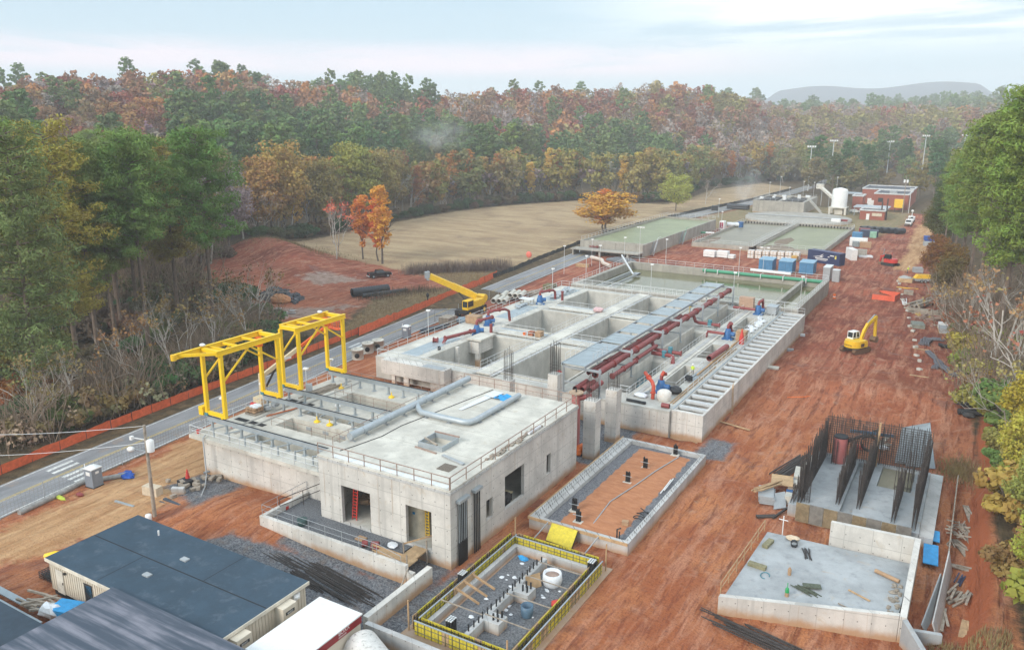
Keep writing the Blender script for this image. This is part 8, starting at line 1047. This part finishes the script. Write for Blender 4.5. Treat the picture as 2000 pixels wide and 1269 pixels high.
def forests():
 PH = [Kind('pine', pine(31 + i, 66, 150, .2, 30, .34 + .06 * i, .15 + .02 * i), NEED, PBARK) for i in range(3)]; PE = [Kind('pine', pine(41 + i, 80, 120, .2, 30, .12 + .1 * i, .16), NEED, PBARK) for i in range(2)]; PL = [Kind('pine_far', pine(51 + i, 30, 36, .42, 26, .5, .17), NEED, PBARK, True) for i in range(3)]
 BH = [Kind('hardwood', broad(61 + i, 64, 80, .26, 20, .27 + .04 * i, .22), LEAF, BARK) for i in range(2)]; BL = [Kind('hardwood_far', broad(71 + i, 34, 30, .46, 18, .30, .2), LEAF, BARK, True) for i in range(3)]
 NB = [Kind('bare', leafy_bare(81 + i, 20, 5, 3, .2, .25, 1 + i % 2), TWIG, GBARK) for i in range(3)]; NF = [Kind('bare_far', leafy_bare(91 + i, 19, 4, 6, .42, .8, 1 + i % 2), TWIG, GBARK, True) for i in range(3)]
 SP = [Kind('thin_leaved', broad(95 + i, 95, 34, .2, 18, .12, .2), LEAF, BARK) for i in range(2)]; SH = [Kind('shrub', shrub(101 + i, 2400, .085), LEAF, BARK) for i in range(2)]; BR = [Kind('brush', brushy(111 + i), TWIG, M('brown_twig', (.27, .20, .14), .9, .4, 1)) for i in range(2)]
 inpoly = lambda x, y, p: psd(np.array([x]), np.array([y]), p)[0] < 0
 def fill(poly, n, mind, rnd, tries=6000):
  xs = [p[0] for p in poly]; ys = [p[1] for p in poly]; out = []
  for _ in range(tries):
   x, y = rnd.uniform(min(xs), max(xs)), rnd.uniform(min(ys), max(ys))
   if inpoly(x, y, poly) and all((x - a) ** 2 + (y - b) ** 2 > mind * mind for a, b in out): out.append((x, y))
   if len(out) >= n: break
  return out
 rn = random.Random(5)
 # woods on the left, this side of the lot
 A = [(-101, 52), (-103, 66), (-106, 78), (-112, 90), (-124, 99), (-142, 106), (-160, 122), (-176, 142), (-192, 168), (-215, 196), (-270, 190), (-245, 125), (-180, 86), (-125, 58)]
 for i, (x, y) in enumerate(fill(A, 85, 5.2, rn)):
  az = math.atan2(x, y); d = math.hypot(x, y); hh = rn.uniform(28, 37) if d < 175 else rn.uniform(24, 31); edge = x > -132 and d < 140
  if az > rad(-51) and d < 192: continue
  if az > rad(-55) and d > 192: plant(rn.choice(BH if rn.random() < .6 else NB), 'hardwood_tree', 'olive hardwood behind the red mound at the edge of the pines', 'tree', x, y, rn.uniform(1.1, 1.45), rn.choice((OLV, YELL, GRY)), 'olive hardwoods at the edge of the pines'); continue
  plant(rn.choice(PE if edge else PH), 'pine_tree', 'tall green pine at the road side edge of the left woods' if edge else 'tall green pine deep in the left woods', 'tree', x, y, hh / 30, PINE if rn.random() < .6 else PINEB if rn.random() < .75 else (.15, .21, .06), 'pines of the left woods' if not edge else 'pines along the edge of the left woods')
 E_ = [(-99.5, 50), (-100, 66), (-102, 76), (-107, 88), (-118, 98), (-124, 103), (-117, 104), (-103, 92), (-97.5, 76), (-95.5, 60), (-95.5, 48)]
 for x, y in fill(E_, 26, 2.6, rn): plant(rn.choice(BR), 'brush', 'leafless brown brush at the edge of the left woods', 'brush', x, y, rn.uniform(.9, 1.9), rn.choice(((.30, .22, .15), (.28, .19, .10), (.22, .17, .10), (.30, .20, .09))), 'brown brush along the left woods')
 for x, y in fill(E_, 95, 1.7, rn): plant(rn.choice(SH), 'shrub', 'dark green shrub at the edge of the left woods', 'shrub', x, y, rn.uniform(1.4, 3.3), rn.choice((DKG, (.12, .17, .055), (.19, .18, .065), (.26, .18, .08), (.22, .17, .085))), 'green shrubs along the left woods')
 for x, y in fill(E_, 16, 4, rn): plant(rn.choice(NB), 'bare_tree', 'pale leafless tree at the edge of the left woods', 'tree', x, y, rn.uniform(.45, .95), (.24, .15, .06), 'leafless trees along the left woods')
 Bk = [(-105, 60), (-112, 84), (-130, 100), (-165, 128), (-185, 160), (-210, 170), (-190, 100), (-130, 66)]
 for x, y in fill(Bk, 70, 4.5, rn): plant(rn.choice(BR if rn.random() < .15 else SH), 'brush', 'dark undergrowth under the left pines', 'brush', x, y, rn.uniform(1.6, 3.2), rn.choice((DKG, (.17, .13, .075), (.12, .14, .055))), 'undergrowth under the left pines')
 plant(SH[0], 'shrub', 'round green bush at the corner of the red lot', 'shrub', -128.5, 108.3, 4.4, (.07, .12, .04), None); plant(SH[1], 'shrub', 'brownish bush behind the round green bush at the lot', 'shrub', -138.6, 109.5, 3.6, (.12, .08, .04), None)
 for px, py, s_, c, lb in ((30, 770, 3.6, (.30, .13, .03), 'orange leaved bush at the left edge of the woods'), (10, 690, 3.2, (.16, .14, .03), 'olive bush at the far left edge of the woods'), (180, 810, 3, (.09, .13, .03), 'light green bush by the orange fence')): q = at(px, py + 40); plant(SH[0], 'shrub', lb, 'shrub', min(q.x, -97), q.y, s_, c, None)
 # line of trees behind mound and field
 LN = [(-196, 174), (-192, 190), (-193, 214), (-195, 242), (-196, 282), (-188, 314), (-172, 349), (-142, 355), (-130, 366), (-134, 400), (-142, 450), (-124, 515), (-96, 545)]
 def along(t): k = min(len(LN) - 2, int(t * (len(LN) - 1))); f = t * (len(LN) - 1) - k; return LN[k][0] + (LN[k + 1][0] - LN[k][0]) * f, LN[k][1] + (LN[k + 1][1] - LN[k][1]) * f
 for i in range(140):
  t = ((i * .618) % 1 * .97) + .01; x, y = along(t); r_ = math.hypot(x, y); o = rn.uniform(2, 9) if i % 2 else rn.uniform(9, 26); x, y = x * (1 + o / r_), y * (1 + o / r_); u = rn.random(); far = r_ > 320; sc = rn.uniform(1.0, 1.4) if not far else rn.uniform(.95, 1.25)
  if u < .42: plant(rn.choice(BH if not far else BL), 'hardwood_tree', f'olive hardwood in the front row behind the {"dry field" if t > .3 else "red mound"}', 'tree', x, y, sc * 1.12, rn.choice((OLV, (.32, .26, .075), (.21, .21, .075), (.36, .23, .08))), f'olive hardwoods behind the {"dry field" if t > .3 else "red mound"}')
  elif u < .78: plant(rn.choice(NB if not far else NF), 'bare_tree', f'pale leafless tree in the front row behind the {"dry field" if t > .3 else "red mound"}', 'tree', x, y, sc, GRY, f'leafless trees behind the {"dry field" if t > .3 else "red mound"}')
  else: plant(rn.choice(SP), 'hardwood_tree', f'thin {"yellow" if u < .9 else "orange"} hardwood in the front row behind the {"dry field" if t > .3 else "red mound"}', 'tree', x, y, sc * 1.1, YELL if u < .9 else ORG, f'{"yellow" if u < .9 else "orange"} hardwoods behind the {"dry field" if t > .3 else "red mound"}')
 for i in range(95): t = (i + rn.random()) / 95; x, y = along(t); r_ = math.hypot(x, y); o = rn.uniform(-3, 2); plant(rn.choice(SH), 'shrub', 'dark green privet bush at the foot of the field tree line', 'shrub', x * (1 + o / r_), y * (1 + o / r_), rn.uniform(1.8, 3.6), rn.choice(((.045, .095, .035), (.06, .11, .04), (.09, .10, .04), (.14, .09, .05))), 'privet bushes along the field')
 # single trees
 plant(SP[1], 'hardwood_tree', 'broad orange tree between the dry field and the pale green tank', 'tree', -112.0, 252, 1.5, (.64, .29, .05), None, 1.0, None, .56); plant(BH[0], 'hardwood_tree', 'broad orange crown mingled with the orange tree by the tank', 'tree', -111.4, 252.5, 1.75, (.64, .29, .05), None, .4, None, .42); plant(BH[1], 'hardwood_tree', 'bright yellow green tree behind the pale green tank', 'tree', -113.5, 329, .98, (.38, .45, .075), None, 1, None, .8); plant(NB[0], 'bare_tree', 'leafless tree with dark trunk beside the far road bend', 'tree', -111, 362, .85, GRY, None)
 plant(NB[1], 'bare_tree', 'large leafless tree behind the pickup, with red lower leaves', 'tree', -151, 162.5, 1.15, (.5, .14, .08), None, 2); plant(SP[0], 'hardwood_tree', 'orange tree left of three behind the pickup', 'tree', -146.5, 168, 1.05, (.62, .24, .06), None); plant(SP[1], 'hardwood_tree', 'red orange tree in the middle behind the pickup', 'tree', -141.5, 168.5, 1.0, (.64, .20, .05), None, 2); plant(SP[0], 'hardwood_tree', 'tall yellow orange tree directly behind the pickup', 'tree', -137.6, 165.5, 1.25, (.66, .34, .05), None, 4)
 # hills, sampled on a polar grid
 sites = []; d = 225.
 while d < 1010:
  st = 7.2 + d * .0042; na = int(1.22 * d / st)
  for k in range(na):
   th = -YAW * 0 + (YAW - .61) + 1.22 * (k + rn.random()) / na; dd = d + rn.uniform(-.45, .45) * st; x, y = math.sin(th) * dd, math.cos(th) * dd; uu = 1000 + 1623 * math.tan(th - YAW)
   if not -40 < uu < 2060: continue
   r0 = float(np.interp(uu, US, R0)); r1 = float(np.interp(uu, US, R1))
   if dd > r1 + 70 or dd < max(245, r0 - 15): continue
   if -260 < x and y > 0 and (inpoly(x, y, FIELD) or inpoly(x, y, SITE) or inpoly(x, y, A) or inpoly(x, y, LOT)): continue
   if uu < 560 and dd < 262 and uu > 330: pass
   if x > -135 and dd < 545: continue
   t_, y_ = 0, 0; f = (dd - r0) / (r1 - r0); w1 = float(wob(x, y, .017, 3, 3)); w2 = float(wob(x, y, .04, 4, 3)); q = rn.random()
   if uu > 1380: kd = 'pine' if w1 > .25 and q < .7 else 'olive' if w2 > .2 else ('rust' if q < .36 else 'grey' if q < .72 else 'olive' if q < .88 else 'orange' if q < .95 else 'red')
   elif 330 < uu < 1250 and -.3 < f < .52 - .24 * (uu > 900) and w1 > -.55: kd = 'pine' if q < .86 else 'olive'
   elif w1 > .5: kd = 'pine'
   elif w2 > .3: kd = 'red' if q < .4 else 'rust' if q < .7 else 'orange'
   elif w2 < -.3: kd = 'grey' if q < .6 else 'rust'
   else: kd = 'rust' if q < .34 else 'orange' if q < .5 else 'olive' if q < .66 else 'grey' if q < .84 else 'red' if q < .95 else 'pine'
   sites.append((dd, x, y, kd, uu))
  d += st * .92
 d = 1130.
 while d < 1720:
  st = 15.; na = int(.5 * d / st)
  for k in range(na):
   th = YAW + math.atan((1400 - 1000) / 1623) + .36 * (k + rn.random()) / na; dd = d + rn.uniform(-6, 6); q = rn.random(); sites.append((dd, math.sin(th) * dd, math.cos(th) * dd, 'pine' if q < .3 else 'rust' if q < .6 else 'grey' if q < .8 else 'olive' if q < .9 else 'red', 1700.))
  d += 14
 sites.sort(); cap = {'pine': 185, 'hard': 150, 'bare': 120}; used = {'pine': 0, 'hard': 0, 'bare': 0}; rest = []
 CL = {'pine': ((.13, .20, .065), (.165, .215, .075), (.11, .17, .065)), 'olive': (OLV, (.29, .23, .09)), 'rust': (RUST, (.27, .17, .105), (.32, .155, .085)), 'red': (RED_, (.31, .115, .075)), 'orange': (ORG, (.37, .225, .09)), 'grey': (GRY, (.33, .26, .225), (.28, .22, .205))}
 adj = {'pine': 'green', 'olive': 'olive', 'rust': 'rust brown', 'red': 'red', 'orange': 'orange', 'grey': 'leafless grey'}
 for dd, x, y, kd, uu in sites:
  cls = 'pine' if kd == 'pine' else 'bare' if kd == 'grey' else 'hard'; c = rn.choice(CL[kd]); where = 'left' if uu < 450 else 'middle' if uu < 1150 else 'right'
  if used[cls] < cap[cls] and dd < 900:
   used[cls] += 1; K = {'pine': PL, 'bare': NF, 'hard': BL}[cls]; nm = {'pine': 'pine_tree', 'bare': 'bare_tree', 'hard': 'hardwood_tree'}[cls]; lb = f'{adj[kd]} {"pine" if cls == "pine" else "tree"} on the lower wooded slope, {where} part'
   plant(rn.choice(K), nm, lb, 'tree', x, y, rn.choice((.72, .9, 1.05, 1.25)) * (1.06 if cls == 'pine' else 1.0), c, f'{adj[kd]} trees on the lower slope, {where} part')
  else: rest.append((x, y, kd, c, dd))
 # the rest of the woods, one mass
 T = {'pine': [pine(151 + i, 22, 14, .64, 24, .48, .17)[0] for i in range(3)], 'hard': [broad(161 + i, 26, 14, .62, 17, .32, .12)[0] for i in range(4)], 'grey': [broad(171 + i, 26, 8, .5, 18, .27, .2)[0] for i in range(2)]}
 Vs = []; Cs = []; g = np.random.default_rng(3); zs = terrain(np.array([r[0] for r in rest]), np.array([r[1] for r in rest]))
 for (x, y, kd, c, dd), z in zip(rest, zs):
  v = T['pine' if kd == 'pine' else 'grey' if kd == 'grey' else 'hard'][int(g.integers(0, 2))]; a = g.uniform(0, 6.28); s = g.choice((.7, .85, 1., 1.25)) * (1.5 if dd > 1100 else 1); ca, sa = math.cos(a) * s, math.sin(a) * s; w = np.empty_like(v); w[:, 0] = v[:, 0] * ca - v[:, 1] * sa + x; w[:, 1] = v[:, 0] * sa + v[:, 1] * ca + y; w[:, 2] = v[:, 2] * s * g.uniform(.85, 1.15) + z - .5; Vs.append(w); cc = np.array(c) * g.uniform(.82, 1.18); Cs.append(np.repeat(np.concatenate([cc, [1]])[None], len(v), 0))
 V = np.concatenate(Vs); Cc = np.concatenate(Cs); me = qmesh('far_forest', V, None, (FAR,)); ca = me.color_attributes.new('tint', 'FLOAT_COLOR', 'POINT'); ca.data.foreach_set('color', Cc.astype('f4').ravel()); o = bpy.data.objects.new('far_forest', me); COL.objects.link(o); o['kind'] = 'stuff'; o['label'] = 'mass of autumn woods covering the far hills'
 # dark trees behind the brick buildings
 for i in range(46):
  u = rn.uniform(1555, 1880); dd = rn.uniform(440, 560); dr = CF + CR * ((u - 1000) / FPX); dr.z = 0; dr.normalize(); q = dr * dd; kd = rn.choice(('o', 'o', 'p', 'd'))
  plant(rn.choice(BL if kd != 'p' else PL), 'hardwood_tree' if kd != 'p' else 'pine_tree', 'dark olive tree behind the brick buildings' if kd != 'p' else 'dark pine behind the brick buildings', 'tree', q.x, q.y, rn.uniform(.8, 1.1), {'o': (.20, .195, .075), 'p': DKG, 'd': (.24, .19, .07)}[kd], 'dark trees behind the brick buildings')
 for i in range(34):
  u = rn.uniform(1380, 1560); dd = rn.uniform(520, 620); dr = CF + CR * ((u - 1000) / FPX); dr.z = 0; dr.normalize(); q = dr * dd; plant(rn.choice(NF if i % 2 else BL), 'bare_tree' if i % 2 else 'hardwood_tree', 'leafless grey tree beyond the far end of the road' if i % 2 else 'dull olive tree beyond the far end of the road', 'tree', q.x, q.y, rn.uniform(.8, 1.1), GRY if i % 2 else (.25, .22, .10), 'trees beyond the far end of the road' if i % 2 else 'olive trees beyond the far end of the road')
 # right hand woods
 for x, y, hh, c, k in ((4.2, 150, 42, PINE, 0), (8, 156, 41, PINE, 1), (.5, 172, 39, PINE, 2), (5.5, 182, 38, PINEB, 0), (-1.5, 196, 36, PINE, 1), (4, 205, 37, PINE, 2), (-3.8, 220, 33, PINE, 0), (-6, 240, 30, PINE, 1), (-9.5, 262, 24, (.075, .12, .035), 2), (-8, 282, 24, DKG, 0), (11, 142, 39, PINE, 2), (-11.5, 300, 20, DKG, 1), (13, 170, 40, PINE, 1), (-12, 318, 20, (.09, .10, .035), 2), (1, 232, 34, PINE, 0)): plant(PH[k], 'pine_tree', 'tall pine in the stand right of the clay track', 'tree', x, y, hh / 30, c, 'pines right of the clay track')
 for x, y, hh, lb in ((2.9, 128.5, 22, 'pale forked leafless tree at the clay edge, nearest the excavator'), (4.6, 133, 22, 'pale leafless tree behind the forked one'), (6.8, 119, 19, 'pale leafless tree at the right picture edge above the bushes'), (8.4, 126, 20, 'slim leafless tree at the right picture edge'), (-.5, 152, 17, 'thin leafless tree at the edge of the right pines'), (6.2, 104, 14, 'slender pale trunk among the yellow bushes'), (7.8, 112, 20, 'leafless tree between the right hand bushes'), (9.4, 118, 17, 'bushy leafless tree at the very right edge'), (1.2, 160, 19, 'grey leafless tree in front of the right pines')): plant(rn.choice(NB), 'bare_tree', lb, 'tree', x, y, hh / 18, rn.choice(((.34, .13, .07), (.32, .21, .09))), 'leafless trees on the right bank')
 for x, y, s_, c, lb in ((-8.6, 214, .62, (.27, .13, .04), 'rusty brown small tree at the edge of the sandy road'), (-5.2, 190, .55, (.16, .14, .04), 'olive small tree right of the lumber stacks'), (-4.6, 203, .6, (.24, .13, .04), 'brownish small tree behind the lumber stacks'), (-11.8, 268, .75, (.10, .11, .035), 'dark olive tree where the sandy road meets the pines'), (-12.6, 288, .7, (.13, .12, .04), 'olive tree along the far sandy road')): plant(rn.choice(BH), 'hardwood_tree', lb, 'tree', x, y, s_, c, None)
 for i, (x, y) in enumerate(fill([(5.8, 59), (5.3, 80), (4.7, 96), (3.4, 112), (1.5, 124), (.2, 146), (-1.8, 166), (4, 176), (10, 150), (16, 110), (17, 60)], 125, 1.6, rn)):
  c = rn.choice(((.38, .37, .065), (.27, .31, .065), (.46, .33, .07), (.32, .21, .07), (.17, .22, .06))); plant(rn.choice(SH), 'shrub', 'yellow green bush on the right bank' if c[1] > .15 else 'dull brown green bush on the right bank', 'shrub', x, y, rn.uniform(1.5, 3.3), c, 'yellow green bushes on the right bank' if c[1] > .15 else 'brown green bushes on the right bank')
 for x, y, s_, c, lb in ((6.8, 101, 1.0, (.52, .40, .06), 'large yellow leaved bush at the right edge beside the rebar structure'), (6.6, 90, .9, (.46, .42, .07), 'yellow green bush tree beside the plank heap'), (6.9, 78.5, .85, (.32, .36, .07), 'green bush above the eroded red bank'), (7.4, 68, .8, (.34, .36, .07), 'green bush tree at the lower right edge')): plant(BH[0], 'shrub', lb, 'shrub', x, y, s_ * .5, c, None)
 for i, (x, y) in enumerate(fill([(0, 160), (4, 120), (9, 118), (12, 150), (6, 180), (-4, 200)], 26, 3.2, rn)): plant(rn.choice(BR), 'brush', 'leafless reddish brush under the right hand trees', 'brush', x, y, rn.uniform(1.2, 2.2), rn.choice(((.30, .12, .06), (.22, .14, .08), GRY)), 'brush under the right hand trees')
 # reeds, dry grass, leaf litter
 def tufts(nm, n, fn, hgt, c, w=.03, lab=''):
  g = np.random.default_rng(len(nm)); P = [];
  for i in range(n):
   x, y = fn(g); z = tz(x, y); h = hgt * g.uniform(.45, 1.15); a = g.uniform(0, 3.14); ww = w * g.uniform(.7, 1.5); dx, dy = math.cos(a) * ww, math.sin(a) * ww; lx, ly = g.normal(scale=.16 * h, size=2); P += [(x - dx, y - dy, z - .02), (x + dx, y + dy, z - .02), (x + lx + dx * .3, y + ly + dy * .3, z + h), (x + lx - dx * .3, y + ly - dy * .3, z + h)]
  m = qmesh(nm, np.array(P), None, (TWIG,)); o = bpy.data.objects.new(nm, m); COL.objects.link(o); o.color = (*c, 1); o['kind'] = 'stuff'; o['label'] = lab
 def seg_(a, b, w): return lambda g: (a[0] + (b[0] - a[0]) * (t := g.random()) + g.normal(scale=w), a[1] + (b[1] - a[1]) * t + g.normal(scale=w))
 tufts('reed_bed', 3000, seg_((-123, 157.5), (-105.5, 177), 1.2), 2.7, (.17, .125, .105), .035, 'strip of dead brown reeds between lot and field'); tufts('weeds', 900, seg_((-112, 129), (-103.5, 142), 1.6), 1.5, (.12, .09, .06), .03, 'dead weeds by the black culvert pipes')
 def verge(g):
  while True:
   x, y = g.uniform(-121, -95), g.uniform(104, 178)
   if inpoly(x, y, VERGE): return x, y
 tufts('dry_grass', 7000, verge, .55, (.28, .20, .11), .035, 'dry grass on the verge behind the orange fence'); tufts('bank_grass', 4200, lambda g: (g.uniform(.4, 5.5), g.uniform(52, 61.5)) if g.random() < .6 else (g.normal(0, 1.1) + 1.2, g.normal(96.5, 1.8)), .55, (.27, .20, .095), .035, 'dry grass at the lower right bank'); tufts('mound_weeds', 1500, lambda g: (g.normal(-172, 11), g.normal(166, 4.5)), .7, (.2, .16, .08), .05, 'weeds on top of the red soil mound')
 tufts('woods_weeds', 5200, lambda g: (-97.2 + g.normal(0, 1.2) - (3 if (t := g.random()) > .5 else 0), 40 + t * 60), .9, (.10, .085, .04), .05, 'weeds between the orange fence and the left woods')
forests()
def smoke(label, c, r, dens):
 o = MB().ball((0, 0, 0), 1, (1, 1, 1), 16).build('smoke', bpy.data.materials.new('smoke')); m = o.data.materials[0]; m.use_nodes = True; nt = m.node_tree; nt.nodes.remove(nt.nodes['Principled BSDF']); o.location = c; o.scale = r
 v = nd(nt, 'ShaderNodeVolumePrincipled'); v.inputs['Color'].default_value = (.95, .97, 1, 1); co = objc(nt); ln_ = nd(nt, 'ShaderNodeVectorMath', operation='LENGTH'); nt.links.new(co, ln_.inputs[0]); n = noise(nt, co, 1.7, 4, .6, .6)
 nt.links.new(mul(nt, mul(nt, ramp(nt, ln_.outputs['Value'], .95, .1), ramp(nt, n, .38, .72)), dens), v.inputs['Density']); nt.links.new(v.outputs[0], nt.nodes['Material Output'].inputs['Volume']); o['kind'] = 'stuff'; o['label'] = label
def _dir(px, d): q = CF + CR * ((px - 1000) / FPX); q.z = 0; q.normalize(); return q * d
q = _dir(868, 345); smoke('pale smoke drifting before the pines behind the field', (q.x, q.y, 31), (22, 11, 9), .05); q = _dir(1440, 372); smoke('mist rising beyond the far end of the field', (q.x, q.y, 9), (10, 9, 12), .07)
